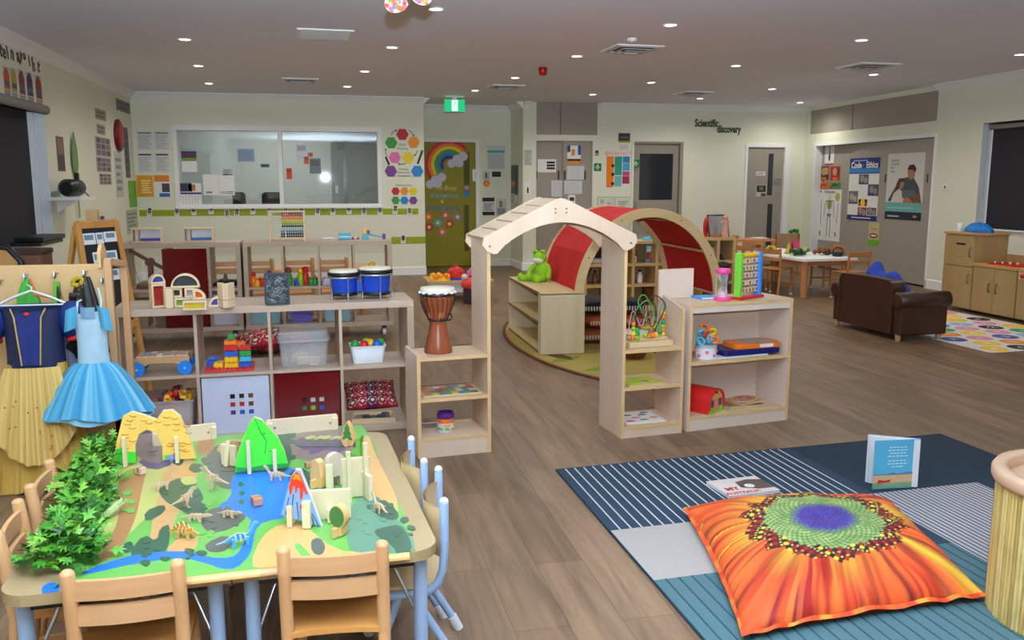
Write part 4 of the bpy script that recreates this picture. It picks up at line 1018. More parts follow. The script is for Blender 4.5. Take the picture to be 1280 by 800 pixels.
for i in range(8):
 for j in range(4):
  b=sh('alphabet_block',('front-row alphabet block printed %s in the trolley with blue wheels'%'ABCDEHKM'[i])if j==0 else 'plain printed alphabet block packed behind the front row in the trolley','toy block',CX[0]+cw/2+.01-.118+i*.0335,.13-.05+j*.0335,CZ[1]+.071,0,'alphabet blocks in the trolley')
  m=MB(wood('block_wood',(214,190,156),(226,204,172),'x',30));m.bx(-.0155,.0155,-.0155,.0155,0,.031);m.build('block_body',b,.002)
  q=random.choice([prim['red'],prim['blue'],prim['white'],prim['brown'],prim['orange']]);m=MB(q);m.band([(-.013,-.013),(.013,-.013),(.013,.013),(-.013,.013)],[(-.009,-.009),(.009,-.009),(.009,.009),(-.009,.009)],.031,.0316,closed=True);m.bx(-.006,.006,-.0158,-.015,.008,.022);m.build('printed_face',b)
  if j==0:text('ABCDEHKM'[i],.016,prim['blue']if q!=prim['blue']else prim['red'],b,(0,-.0162,.0155),(PI/2,0,0))
  # bin of bricks
def bin_(name,label,x,y,z,w,d,h,mat,flare=.012,th=.004,rz=0):
 t=sh(name,label,'box',x,y,z,rz)
 m=MB(mat);o0=rrect(-w/2+flare,w/2-flare,-d/2+flare,d/2-flare,.02);o1=rrect(-w/2,w/2,-d/2,d/2,.022);n=len(o0)
 i0=[(a*(1-th/w*2),b*(1-th/d*2))for a,b in o0];i1=[(a*(1-th/w*2),b*(1-th/d*2))for a,b in o1]
 vs=[(a,b,0)for a,b in o0]+[(a,b,h)for a,b in o1]+[(a,b,th)for a,b in i0]+[(a,b,h)for a,b in i1]
 f_=[]
 for i in range(n):
  j=(i+1)%n;f_+=[(i,j,n+j,n+i),(2*n+i,3*n+i,3*n+j,2*n+j),(n+i,n+j,3*n+j,3*n+i)]
 m.add(vs,f_,mat,True);m.add(vs,[list(range(n))[::-1],[2*n+i for i in range(n)]],mat);m.build('bin_body',t)
 m=MB(mat);m.band([(a*1.02,b*1.02)for a,b in o1],[(a*.985,b*.985)for a,b in o1],h-.008,h+.002,closed=True);m.build('rim',t,.001)
 return t
clearp=plastic('clear_plastic',(226,230,232),.22)
bin_('storage_bin','grey translucent bin heaped with red and yellow bricks in the bottom left cube',CX[0]+cw/2+.01,.17,CZ[0],.30,.30,.2,plastic('smoky_plastic',(196,198,196),.45))
for k in range(70):
 c_=random.choice(['yellow','yellow','orange','red','red','orange','blue','purple'])
 x=random.uniform(-.02,.13);y=random.uniform(-.1,.1)
 b=sh('toy_brick','one of the small red and yellow bricks heaped in the grey bin','toy brick',CX[0]+cw/2+x,.17+y,CZ[0]+.172+.055*max(0,1-abs(x-.06)/.1)*random.random()+.0,random.uniform(0,3),'loose bricks in the grey bin')
 m=MB(prim[c_]);m.bx(-.014,.014,-.009,.009,0,.016);m.cyl((-.007,0,.016),(-.007,0,.021),.005,n=8);m.cyl((.007,0,.016),(.007,0,.021),.005,n=8);m.build('brick_body',b)
 b.rotation_euler[0]=random.uniform(-.6,.6)
m_fill=MB(prim['orange']);m_fill.bx(-.12,.13,-.12,.12,.02,.165)
tt=sh('brick_heap','mass of mixed bricks filling the grey bin under the loose top layer','toy bricks',CX[0]+cw/2+.01,.17,CZ[0]);m_fill.build('heap',tt);tt['kind']='stuff'
# duplo construction
t=sh('brick_baseplate','red studded baseplate carrying a brick building in the second cube','toy baseplate',CX[1]+cw/2-.03,.13,CZ[1]+.001)
m=MB(prim['red']);m.bx(-.13,.13,-.10,.10,0,.012);m.build('plate',t,.002)
m=MB(prim['red'])
for i in range(12):
 for j in range(9):m.cyl((-.12+i*.0218,-.09+j*.0225,.012),(-.12+i*.0218,-.09+j*.0225,.018),.007,n=8)
m.build('studs',t)
def brick(x,y,z,w,d,h,c_,k,lab):
 b=sh('building_brick',lab,'toy brick',CX[1]+cw/2-.03+x,.13+y,CZ[1]+.013+z,0,'bricks built on the red baseplate')
 m=MB(prim[c_]);m.bx(-w/2,w/2,-d/2,d/2,0,h);m.build('brick_body',b,.001)
 m=MB(prim[c_]);n=max(1,int(w/.022));
 for i in range(n):
  for j in(-1,1):m.cyl((-w/2+(i+.5)*w/n,j*d/4,h),(-w/2+(i+.5)*w/n,j*d/4,h+.006),.007,n=8)
 m.build('studs',b)
for i,(x,y,z,w,d,h,c_,lab)in enumerate(((.01,-.03,0,.07,.045,.026,'yellow','yellow brick at the bottom of the brick tower'),(.01,-.03,.032,.07,.045,.026,'yellow','second yellow brick up the brick tower'),(.01,-.03,.064,.07,.045,.026,'blue','blue brick halfway up the brick tower'),(.01,-.03,.096,.07,.045,.026,'red','red brick above the blue one in the tower'),(.01,-.03,.128,.065,.045,.024,'orange','orange brick near the top of the tower'),(.015,-.03,.158,.036,.045,.026,'green','green brick on top of the brick tower'),(.085,-.03,0,.06,.045,.026,'blue','blue brick low at the right of the red baseplate'),(.085,-.03,.032,.06,.045,.026,'aqua','pale blue brick at the right of the red baseplate'),(.085,-.03,.064,.06,.045,.026,'green','green brick at the right of the red baseplate'),(.085,-.03,.096,.06,.045,.02,'red','red brick on top at the right of the baseplate'),(-.06,-.02,0,.05,.045,.026,'yellow','yellow brick left of the tower'),(-.1,.03,0,.055,.06,.03,'blue','blue brick at the left end of the baseplate'),(-.09,.03,.036,.055,.06,.012,'blue','thin blue brick plate on the left end'),(.06,.03,.1,.05,.045,.03,'orange','orange brick behind the tower'))):
 brick(x,y,z,w,d,h,c_,i,lab)
 # cube doors/inserts
t=sh('cube_insert','white square insert with three rows of finger holes in the lower second cube','cube insert',CX[1]+cw/2,.02,CZ[0]+.001)
def insert(t,mat,hole,w,h):
 m=MB(mat);hs=.026;g=.048;x0=-.02;z0=.115;rows=hole
 xs=[-w/2];
 cells=[(x0+i*g,z0+j*g*.95)for i in range(3)for j in range(len(rows))]
 xs=sorted({-w/2,w/2}|{v for c in cells for v in(c[0]-hs/2,c[0]+hs/2)});zs=sorted({0,h}|{v for c in cells for v in(c[1]-hs/2,c[1]+hs/2)})
 for i in range(len(xs)-1):
  for j in range(len(zs)-1):
   cx=(xs[i]+xs[i+1])/2;cz=(zs[j]+zs[j+1])/2
   if any(abs(cx-c[0])<hs/2 and abs(cz-c[1])<hs/2 for c in cells):continue
   m.bx(xs[i],xs[i+1],0,.008,zs[j],zs[j+1])
 m.build('front_panel',t)
 for i in range(3):
  for j in range(len(rows)):
   mm=MB(prim[rows[j][i]]);mm.bx(x0+i*g-.018,x0+i*g+.018,.012,.016,z0+j*g*.95-.018,z0+j*g*.95+.018);mm.build('hole_backing',t)
 m=MB(mat);m.bx(-w/2,w/2,.02,.3,0,.006);m.bx(-w/2,-w/2+.006,.008,.3,0,h);m.bx(w/2-.006,w/2,.008,.3,0,h);m.bx(-w/2,w/2,.294,.3,0,h);m.build('box_body',t)
insert(t,M('insert_white',(216,224,244),.35),[('purple','blue','blue'),('red','red','brown'),('black','black','brown')],cw-.012,ch-.008)
t=sh('cube_insert','dark red insert with finger holes in the lower third cube','cube insert',CX[2]+cw/2,.02,CZ[0]+.001)
insert(t,M('insert_red',(104,8,16),.12,spec=.7),[('green','lime','blue'),('black','white','white')],cw-.012,ch-.008)
# clear tub with lid and wooden pieces
t=bin_('clear_tub','clear plastic tub with lid holding wooden pieces in the upper third cube',CX[2]+cw/2-.01,.17,CZ[1]+.001,.27,.24,.15,clearp)
m=MB(clearp);m.band(rrect(-.145,.145,-.13,.13,.03),rrect(-.132,.132,-.118,.118,.03),.145,.165,closed=True);m.prism(rrect(-.13,.13,-.117,.117,.03),.195,.199);m.band(rrect(-.133,.133,-.12,.12,.03),rrect(-.128,.128,-.114,.114,.03),.165,.2,closed=True);m.build('lid',t)
for i,(x,y,z,w,d,h,r,lab)in enumerate(((.02,-.03,.006,.13,.05,.045,.1,'long wooden piece at the front inside the clear tub'),(.05,-.08,.006,.05,.04,.05,0,'square wooden piece at the right inside the clear tub'),(-.03,.03,.006,.1,.06,.06,.4,'tall wooden piece at the back inside the clear tub'))):
 b=sh('wooden_piece',lab,'toy block',CX[2]+cw/2-.01+x,.17+y,CZ[1]+z,r,'wooden pieces in the clear tub');m=MB(driftw);m.bx(-w/2,w/2,-d/2,d/2,0,h);m.build('piece_body',b,.003);m=MB(redw);m.bx(-w/2-.0005,w/2+.0005,-.004,.004,h*.3,h*.5);m.build('groove',b)
 # white tub with toys
bin_('white_tub','white plastic tub with colourful toys in the upper right cube',CX[3]+cw/2-.035,.13,CZ[1]+.001,.20,.16,.10,whitep,.015)
for i,(x,y,c_,lab)in enumerate(((-.07,0,'green','green toy ball at the left of the white tub'),(-.02,-.02,'red','red toy ball in the middle of the white tub'),(.02,.02,'yellow','yellow toy ball in the white tub'),(.055,-.02,'blue','blue toy ball in the white tub'),(.08,.03,'green','green toy ball at the right of the white tub'),(.0,.05,'lime','lime toy ball at the back of the white tub'))):
 b=sh('toy_ball',lab,'toy',CX[3]+cw/2-.035+x,.13+y,CZ[1]+.07,0,'toys in the white tub');m=MB(prim[c_]);m.ball((0,0,.028),(.026,.026,.03));m.build('ball_body',b);m=MB(prim[c_]);m.tube([(.0275*math.cos(a),.0275*math.sin(a),.028)for a in[.45*k for k in range(14)]],.003,n=5,closed=True);m.build('ridge',b)
 # patterned cushions (lower right cube, and one on the floor behind)
def pcol(u,v):
 x=u*5;y=v*4;d=math.hypot((x%1)-.5,(y%1)-.5);r_=int(x)*7+int(y)*3
 base=lin(((150,16,40),(176,20,44),(90,20,70))[r_%3])
 if d<.16:return lin((230,220,200))
 if d<.26:return lin((40,20,30))
 if .36<d<.44 and int(12*math.atan2((y%1)-.5,(x%1)-.5))%2:return lin((236,220,190))
 return base
def cushion(name,label,loc,rz,w,d,h,colf,n=70,rx=0,cat='cushion',mat='printed_fabric'):
 t=thing(name,label,cat,loc,rz);t.rotation_euler[0]=rx
 m=MB(vcol(mat,.75));m.vc=[]
 for sgn in(1,-1):
  def fn(u,v):
   a=2*u-1;b=2*v-1;e=max(0,(1-a*a))**.42*max(0,(1-b*b))**.42
   px_=1-.10*(1-b*b)*abs(a)**3;
   m.vc.append(colf(u,v));return(a*w/2*(1-.06*(1-b*b)),b*d/2*(1-.06*(1-a*a)),h/2+sgn*h/2*e)
  m.grid(n,n,fn)
 m.build('cushion_cover',t)
 pm_=MB(M('dark_piping',(90,12,30),.7));pts=[]
 for k in range(40):
  q=k/40*4;s_=int(q);f_=q-s_;a,b=((2*f_-1,-1),(1,2*f_-1),(1-2*f_,1),(-1,1-2*f_))[s_]
  pts.append((a*w/2*(1-.06*(1-b*b)),b*d/2*(1-.06*(1-a*a)),h/2))
 pm_.tube(pts,.004,n=6,closed=True);pm_.build('piping',t);return t
cushion('floral_cushion','red patterned cushion stuffed in the lower right cube',CS(CX[3]+cw/2-.012,.295,CZ[0]+.062),CA+.04,.30,.21,.12,pcol,rx=.62)
p=G(338,442,0);cushion('floral_cushion','red patterned cushion on the floor behind the cube shelf',(p.x+.02,p.y+.15,0),.4,.55,.5,.19,pcol)
t=sh('puzzle_tray','shallow wooden puzzle tray with dark pieces in the lower right cube','puzzle tray',CX[3]+cw/2-.012,.10,CZ[0]+.001,-.08)
m=MB(maple2);m.bx(-.125,.125,-.09,.09,0,.008);m.band([(-.125,-.09),(.125,-.09),(.125,.09),(-.125,.09)],[(-.112,-.078),(.112,-.078),(.112,.078),(-.112,.078)],.008,.03,closed=True);m.build('tray',t,.002)
for k in range(7):
 m=MB(M('puzzle_grey%d'%(k%3),((96,98,104),(150,130,110),(60,66,84))[k%3],.5));m.prism(ngon(random.uniform(-.09,.09),random.uniform(-.06,.06),.026,5+k%3,k),.008,.017+.002*k);m.build('puzzle_piece',t)
t=sh('puzzle_tray','plain wooden puzzle tray lying beneath the one with dark pieces','puzzle tray',CX[3]+cw/2-.01,.10,CZ[0],0)
bpy.data.objects.remove(t)
# === THINGS ON TOP OF THE CUBE SHELF
def ontop(px,py):return G(px,py,CH+.001)
def top_thing(name,label,cat,px,py,rz=0,group=None):
 p=ontop(px,py);return thing(name,label,cat,p,CA+rz,group)
bw=wood('block_frame_wood',(222,196,152),(232,208,168),'z',12)
def acrylic(n,c):return plastic('acrylic_'+n,c,.62,.1)
acr={'blue':acrylic('blue',(50,60,190)),'red':acrylic('red',(176,30,34)),'green':acrylic('green',(120,178,40)),'yellow':acrylic('yellow',(236,206,30)),'orange':acrylic('orange',(240,110,30)),'smoke':acrylic('smoke',(70,80,86))}
def rb(label,px,py,w,h,kind,col,rz=0,d=.038,ft=.010,dz=0,depth=0):
 """rainbow window block: wooden frame with a coloured pane"""
 t=top_thing('window_block',label,'toy block',px,py,rz,'wooden window blocks on the cube shelf');t.location.z+=dz
 t.location+=Vector((-math.sin(CA),math.cos(CA),0))*depth
 m=MB(bw)
 if kind=='rect':o_=[(-w/2,0),(w/2,0),(w/2,h),(-w/2,h)];i_=[(-w/2+ft,ft),(w/2-ft,ft),(w/2-ft,h-ft),(-w/2+ft,h-ft)]
 elif kind=='half':o_=arc(0,0,w/2,0,180,20,h);i_=arc(0,ft,w/2-ft,0,180,20,h-2*ft)
 elif kind=='quart':o_=[(-w/2,0)]+arc(-w/2,0,w,0,90,12,h);i_=[(-w/2+ft,ft)]+arc(-w/2+ft,ft,w-2.4*ft,0,90,12,h-2.4*ft)
 elif kind=='quartl':o_=[(w/2,0)]+arc(w/2,0,w,180,90,12,h);i_=[(w/2-ft,ft)]+arc(w/2-ft,ft,w-2.4*ft,180,90,12,h-2.4*ft)
 else:o_=[(-w/2,0),(w/2,0),(w/2,h)];i_=[(-w/2+2*ft,ft),(w/2-ft,ft),(w/2-ft,h-2.2*ft)]
 m.band(o_,i_,-d/2,d/2,ax='y',closed=True);m.build('frame',t,.0015)
 m=MB(col);m.prism(i_,-.003,.003,ax='y');m.build('pane',t)
 return t
rb('tall red-paned window block at the left end of the cube shelf top',198,384,.075,.125,'rect',acr['red'],.5)
rb('half-round blue-paned block on top of the tall red block',198,384,.078,.05,'half',acr['blue'],.5,dz=.127)
rb('yellow triangular block leaning beside the tall red block',211,384,.05,.10,'tri',acr['yellow'],.1,depth=.03)
rb('green-paned square block at the bottom of the block castle',231,384,.10,.05,'rect',acr['green'],0,depth=.02)
rb('smoke grey square block left in the block castle',222,384,.05,.05,'rect',acr['smoke'],0,dz=.052,depth=.02)
rb('clear square block right in the block castle',238,384,.05,.05,'rect',plastic('acrylic_clear',(230,230,230),.3),0,dz=.052,depth=.02)
rb('large half-round grey-paned block crowning the block castle',233,384,.145,.075,'half',acr['smoke'],0,dz=.104,depth=.02)
rb('orange quarter-round block at the right of the block castle',251,384,.06,.055,'quart',acr['orange'],0,dz=.0485,depth=-.02)
rb('yellow rectangular window block lying at the front of the castle',244,387,.118,.048,'rect',acr['yellow'],.03)
rb('blue quarter-round block right of the yellow block',268,383,.058,.058,'quartl',acr['blue'],0)
for i,(px,rz,lab)in enumerate(((278,.45,'plain wooden block standing on edge, left of the pair at the castle'),(288,-.5,'plain wooden block standing on edge, right of the pair at the castle'))):
 t=top_thing('wooden_block',lab,'toy block',px,384,rz,'plain blocks beside the castle');m=MB(bw);m.bx(-.009,.009,-.035,.035,0,.13);m.build('block_body',t,.002);m=MB(redw);m.bx(-.0095,.0095,-.0355,.0355,.04,.043);m.build('grain_line',t)
t=top_thing('plain_post_block','pale upright wooden block left of the smoke grey block','toy block',213,385,0);m=MB(bw);m.bx(-.02,.018,-.02,.02,0,.11);m.build('block_body',t,.002);m=MB(redw);m.bx(-.0205,.0185,-.0205,.0205,.106,.108);m.build('end_line',t)
# chalkboard
t=top_thing('chalk_board','small dark chalkboard covered in white scribble standing on the cube shelf','chalkboard',347,381,.02)
m=MB(M('chalkboard_frame',(52,58,62),.6));m.band(rrect(-.066,.066,0,.175,.012),rrect(-.056,.056,.012,.163,.006),-.011,.011,ax='y',closed=True);m.build('frame',t,.002)
m=MB(M('chalkboard_slate',(44,50,54),.8,var=.2,vs=40));m.prism(rrect(-.058,.058,.01,.165,.006),-.006,.006,ax='y');m.build('slate',t)
m=MB(M('chalk_white',(198,204,206),.9));rnd=random.Random(5)
for k in range(62):
 x=rnd.uniform(-.05,.05);z=rnd.uniform(.018,.157);pts=[]
 for j in range(6):pts.append((max(-.054,min(.054,x)),-.0068,max(.014,min(.161,z))));x+=rnd.uniform(-.018,.018);z+=rnd.uniform(-.014,.014)
 m.tube(pts,.0007,n=4)
m.build('chalk_scribble',t)
# bongos: two drums joined by a bridge = one instrument
t=top_thing('bongo_drums','pair of blue bongo drums with cream skins and chrome lugs','drums',450,372,.0)
bongo=M('bongo_blue',(24,66,172),.3,var=.1);skin=M('drum_skin',(226,218,194),.6,var=.05)
for x,r,h in((-.081,.078,.125),(.081,.086,.135)):
 y=.0 if x<0 else-.01
 m=MB(bongo);m.lathe([(r*.80,.02),(r*.86,.05),(r*.93,h*.8),(r*.95,h-.012)],(x,y,0),n=32);s_=m.build('shell',t)
 m=MB(skin);m.lathe([(r*.97,h-.012),(r*.965,h+.002),(r*.9,h+.006),(.001,h+.005)],(x,y,0),n=32);m.build('drum_head',t)
 m=MB(black);m.lathe([(r*1.0,h-.022),(r*1.07,h-.02),(r*1.07,h-.006),(r*1.0,h-.004)],(x,y,0),n=32);m.build('top_hoop',t)
 m=MB(chrome);m.lathe([(r*.98,h-.032),(r*1.03,h-.03),(r*1.03,h-.024),(r*.98,h-.022)],(x,y,0),n=32);m.build('chrome_hoop',t)
 m=MB(black);m.lathe([(r*.80,.014),(r*.9,.016),(r*.9,.028),(r*.82,.03)],(x,y,0),n=32);m.build('bottom_ring',t)
 for k in range(5):
  a=2*PI*k/5-PI/2+.2;ca,sa=math.cos(a),math.sin(a)
  m=MB(chrome);m.tube([(x+ca*r*1.06,y+sa*r*1.06,h-.02),(x+ca*r*.99,y+sa*r*.99,.05),(x+ca*r*.93,y+sa*r*.93,.012)],.0028,n=6);m.cyl((x+ca*r*.95,y+sa*r*.95,.0),(x+ca*r*.95,y+sa*r*.95,.03),.006,n=10);m.build('tension_rod',t)
m=MB(bongo);m.bx(-.02,.02,-.03,.03,.03,.075);m.build('bridge',t,.004)
t.scale=(1.1,1.1,1.26)
# === SECOND SHELF ROW (on castors)
S2=G(304,413,0);S2R=G(490,410,0);SY=8.0
h2=PY(300,303,SY).z
def bench(xa,xb,label,ncell,back=None):
 t=thing('castor_shelf',label,'shelf unit',(xa,SY,0),0,'grey oak castor shelves along the office window');W_=xb-xa
 s=.04
 m=MB(oakg);m.bx(0,W_,0,.4,h2-s,h2);m.build('top',t,.002)
 m=MB(oakg);m.bx(0,W_,0,.4,.10,.14);m.build('base',t,.002)
 for x in(0,W_-s):m=MB(oakgz);m.bx(x,x+s,0,.4,.14,h2-s);m.build('side_panel',t,.002)
 m=MB(oakg);m.bx(s,W_-s,.005,.4,h2*.52,h2*.52+.02);m.build('shelf',t)
 for q in ncell:m=MB(oakgz);m.bx(q*W_,q*W_+.02,.004,.4,.14,h2-s);m.build('divider',t)
 for x in(.08,W_-.08):
  for y in(.05,.35):
   m=MB(M('castor_white',(214,214,212),.4));m.cyl((x-.014,y,.036),(x+.014,y,.036),.036,n=18);c_=m.build('castor',t)
   m=MB(black);m.bx(x-.02,x+.02,y-.016,y+.016,.06,.10);m.build('castor_fork',c_)
 return t
xs=[PY(px,330,SY).x for px in(150,301,304,490)]
bench(xs[0],xs[1],'left grey oak castor shelf, with the red panel in its middle',(.36,.72))
bench(xs[2],xs[3],'right grey oak castor shelf, behind the bongo drums',(.25,.49,.73))
def s2(px,py,y=SY+.18): # on a level surface at depth y
 return PY(px,py,y)
Z1=h2;Z0=h2*.52+.021;ZB=.142
def s2t(name,label,cat,px,z,y=SY+.18,rz=0,group=None):
 return thing(name,label,cat,(PY(px,330,y).x,y,z),rz,group)
 # frame trays on the top
for px,lab,c_ in((187,'low wooden frame box with a violet strip on the left castor shelf',(76,70,160)),(251,'low wooden frame box with a blue strip on the left castor shelf',(60,118,180))):
 t=s2t('frame_box',lab,'wooden box',px,Z1+.001)
 m=MB(bw);m.band([(-.125,0),(.125,0),(.125,.125),(-.125,.125)],[(-.113,.012),(.113,.012),(.113,.113),(-.113,.113)],-.06,.06,ax='y',closed=True);m.build('frame',t,.002)
 m=MB(paper);m.bx(-.113,.113,.045,.05,.012,.113);m.build('back_sheet',t)
 m=MB(M('strip%d'%px,c_,.5));m.bx(-.06,.11,-.02,.03,.012,.034);m.build('coloured_strip',t)
 m=MB(bw);m.bx(-.075,-.068,-.055,.05,.012,.113);m.build('divider',t)
 # rainbow abacus
t=s2t('bead_abacus','wooden abacus with rainbow rows of beads on the right castor shelf','abacus',361,Z1+.001)
za=PY(360,263,SY+.18).z-Z1
for sx in(-.15,.15):
 m=MB(bw);m.bx(sx-.01,sx+.01,-.012,.012,0,za);m.build('upright',t,.002)
 m=MB(bw);m.bar((sx,-.10,.01),(sx,.10,.01),.018,.02);m.bar((sx*1.02,-.09,.02),(sx,-.005,za*.55),.01,.012);m.build('foot_brace',t,.001)
for z in(.02,za-.01):m=MB(bw);m.bx(-.15,.15,-.008,.008,z-.008,z+.008);m.build('rail',t)
rc=[(40,44,60),(30,40,80),(70,150,200),(180,214,220),(40,80,50),(150,206,60),(246,216,60),(240,150,50),(220,70,60),(130,70,130)]
for r_ in range(10):
 z=.035+r_*(za-.06)/9;m=MB(chrome);m.cyl((-.15,0,z),(.15,0,z),.0015,n=5);w_=m.build('wire',t)
 mc=M('bead%d'%r_,rc[r_],.4)
 for b in range(10):
  x=.135-b*.0195-(.01 if b>7 and r_<4 else 0);mm=MB(mc);mm.lathe([(.003,-.009),(.011,-.004),(.011,.004),(.003,.009)],n=8);mm.v=[Vector((x+p.z,p.y,z+p.x))for p in mm.v];mm.build('bead',w_)
  # small toys on the right top
def toyblk(name,label,cat,px,z,w,d,h,c_,y=SY+.18,rz=0,group=None,band_=None):
 t=s2t(name,label,cat,px,z,y,rz,group);m=MB(prim[c_]if isinstance(c_,str)else c_);m.bx(-w/2,w/2,-d/2,d/2,0,h);m.build('body',t,.006)
 m=MB(prim[band_ or 'white']);m.bx(-w/2-.0008,w/2+.0008,-d/2-.0008,d/2+.0008,h*.4,h*.55);m.build('band',t,.002);return t
toyblk('toy_box','pale blue toy box on the right castor shelf','toy',432,Z1+.001,.11,.07,.06,'aqua')
for i,(px,c_,lab)in enumerate(((411,'white','white bead string at the left of the pale blue toy box'),(442,'purple','small purple toy right of the pale blue toy box'),(449,'orange','tiny orange toy right of the purple one'))):
 t=s2t('bead_toy',lab,'toy',px,Z1+.001)
 for k in range(5):m=MB(prim[c_]if k%2==0 else prim['white']);m.ball((-.04+.02*k,0,.012),.012,n=8,k=5);m.build('bead',t)
t=s2t('toy_shaker','toy rod with yellow and purple cubes at one end on the right castor shelf','toy',466,Z1+.001)
m=MB(prim['yellow']);m.bx(-.09,-.05,-.02,.02,.05,.095);m.build('yellow_cube',t,.004)
m=MB(prim['purple']);m.bx(-.05,-.02,-.02,.02,.045,.085);m.build('purple_cube',t,.004)
m=MB(prim['aqua']);m.cyl((-.05,0,.05),(.10,0,.018),.007,n=8);m.bx(-.09,-.03,-.02,.02,0,.05);m.build('rod',t)
m=MB(prim['purple']);m.bx(.095,.125,-.016,.016,0,.05);m.build('end_cube',t,.004)
# shelf contents
t=s2t('wooden_crane','dark wooden toy crane with a slanting arm in the left castor shelf','toy crane',182,Z0)
m=MB(wood('dark_wood',(104,66,44),(126,82,56),'x',12));m.bx(-.08,.10,-.05,.05,0,.03);m.build('base_plate',t,.004)
m=MB(wood('dark_wood'))if False else MB(MATS['dark_wood']);m.bx(.02,.06,-.03,.03,.03,.2);m.build('mast',t,.004)
m=MB(MATS['dark_wood']);m.bar((-.12,-.04,.34),(.16,-.04,.17),.03,.03);m.build('arm',t,.004)
m=MB(MATS['dark_wood']);m.cyl((.04,-.06,.23),(.04,.03,.23),.035,n=16);m.build('pivot',t)
m=MB(black);m.tube([(-.10,-.04,.33),(-.09,-.04,.2),(-.05,-.04,.05)],.002,n=5);m.build('cord',t)
t=s2t('cube_insert','dark red panel with pale glitter dots in the left castor shelf','cube insert',231,ZB,SY-.014)
m=MB(M('insert_red'));m.bx(-.185,.185,0,.01,0,h2-.19);m.build('front_panel',t)
m=MB(M('pale_dot',(190,110,110),.5));rnd=random.Random(3)
for k in range(26):m.prism(ngon(.0+rnd.gauss(0,.035),.42+rnd.gauss(0,.03),.004,6),-.001,0,ax='y')
m.build('glitter_dots',t)
m=MB(M('insert_red'));m.bx(-.185,.185,.01,.0135,.02,.04);m.build('rear_lip',t)
t=s2t('toy_train_track','black toy tracks heaped in the left castor shelf beside the red panel','toy tracks',281,Z0)
m=MB(black);
for k in range(5):m.tube([(-.13+.02*k,-.08+.03*k,.012+.009*k),(-.04,.0+.02*k,.014+.009*k),(.06+.01*k,-.06,.012+.009*k),(.13,.02,.012+.009*k)],.009,n=6)
m.build('track_pile',t);m=MB(M('khaki',(120,112,70),.6));m.lathe([(.03,.05),(.02,.07),(.012,.11),(.0001,.115)],(.0,0,0),n=10);m.build('signal_post',t)
for i,(px,z,c_,w,h,lab,cat)in enumerate(((170,ZB,(170,146,116),.2,.24,'brown cardboard box low in the left castor shelf','box'),(200,ZB,(150,128,100),.1,.22,'small dark box low in the left castor shelf','box'),(281,ZB,(214,216,226),.3,.27,'white paper stack low in the left castor shelf','paper stack'),(330,ZB,(150,190,200),.28,.22,'pale blue tub low in the right castor shelf, first cell','tub'),(375,ZB,(110,100,190),.2,.10,'violet tub low in the right castor shelf, second cell','tub'),(420,ZB,(150,190,200),.24,.2,'pale blue tub low in the right castor shelf, third cell','tub'))):
 t=s2t('storage_tub',lab,cat,px,z,SY+.2);m=MB(M('tubcol%d'%i,c_,.5));m.prism([(-w/2*.92,0),(w/2*.92,0),(w/2,h),(-w/2,h)],-.12,.12,ax='y');m.build('tub_body',t,.006)
 m=MB(M('tubrim%d'%i,tuple(int(x*.8)for x in c_),.5));m.bx(-w/2-.006,w/2+.006,-.126,.126,h-.025,h-.005);m.build('rim',t,.003)
def fig(label,px,c1,c2,h=.12,z=None,y=SY+.12,group=None):
 t=s2t('toy_figure',label,'toy figure',px,Z0 if z is None else z,y,0,group)
 m=MB(prim[c1]);m.lathe([(.03,0),(.036,h*.3),(.03,h*.6),(.016,h*.7)],n=12);m.build('body',t)
 m=MB(prim[c2]);m.ball((0,0,h*.82),h*.18,n=10,k=7);m.build('head',t);return t
for px,a,b,h,lab in((316,'orange','red',.13,'orange toy figure, leftmost in the right castor shelf'),(326,'red','yellow',.10,'red toy figure beside the orange one in the right castor shelf'),(336,'blue','purple',.14,'blue toy figure in the first cell of the right castor shelf'),(321,'yellow','orange',.08,'small yellow toy figure in the first cell of the right castor shelf'),(360,'green','brown',.17,'tall green and brown toy figure in the second cell'),(375,'lime','yellow',.15,'lime toy figure in the second cell'),(381,'red','red',.17,'tall dark red toy figure in the second cell'),(388,'green','lime',.08,'low green toy figure in the second cell'),(371,'blue','blue',.07,'low blue toy figure in the second cell'),(393,'green','orange',.09,'green toy figure with orange head in the second cell')):
 fig(lab,px,a,b,h)
t=s2t('paper_tray','grey paper tray in the third cell of the right castor shelf','tray',421,Z0,SY+.2);m=MB(M('tray_grey',(190,192,204),.5));m.band(rrect(-.14,.14,-.12,.12,.02),rrect(-.13,.13,-.11,.11,.02),0,.05,closed=True);m.bx(-.13,.13,-.11,.11,0,.005);m.build('tray_body',t);m=MB(paper);m.bx(-.12,.12,-.10,.10,.005,.04);m.build('paper',t)
t=s2t('nesting_doll','red and yellow nesting doll in the last cell of the right castor shelf','doll',465,Z0,SY+.12)
m=MB(prim['red']);m.lathe([(.045,.03),(.058,.07),(.052,.12),(.036,.145)],n=18);m.build('doll_dress',t)
m=MB(prim['yellow']);m.lathe([(.037,.145),(.038,.165),(.026,.192),(.0001,.2)],n=18);m.build('doll_head',t)
m=MB(prim['aqua']);m.lathe([(.044,0),(.046,.03)],n=18);m.build('doll_base',t)
m=MB(M('doll_face',(240,206,170),.5));m.ball((0,-.028,.155),(.02,.012,.018),n=10,k=6);m.build('doll_face',t)
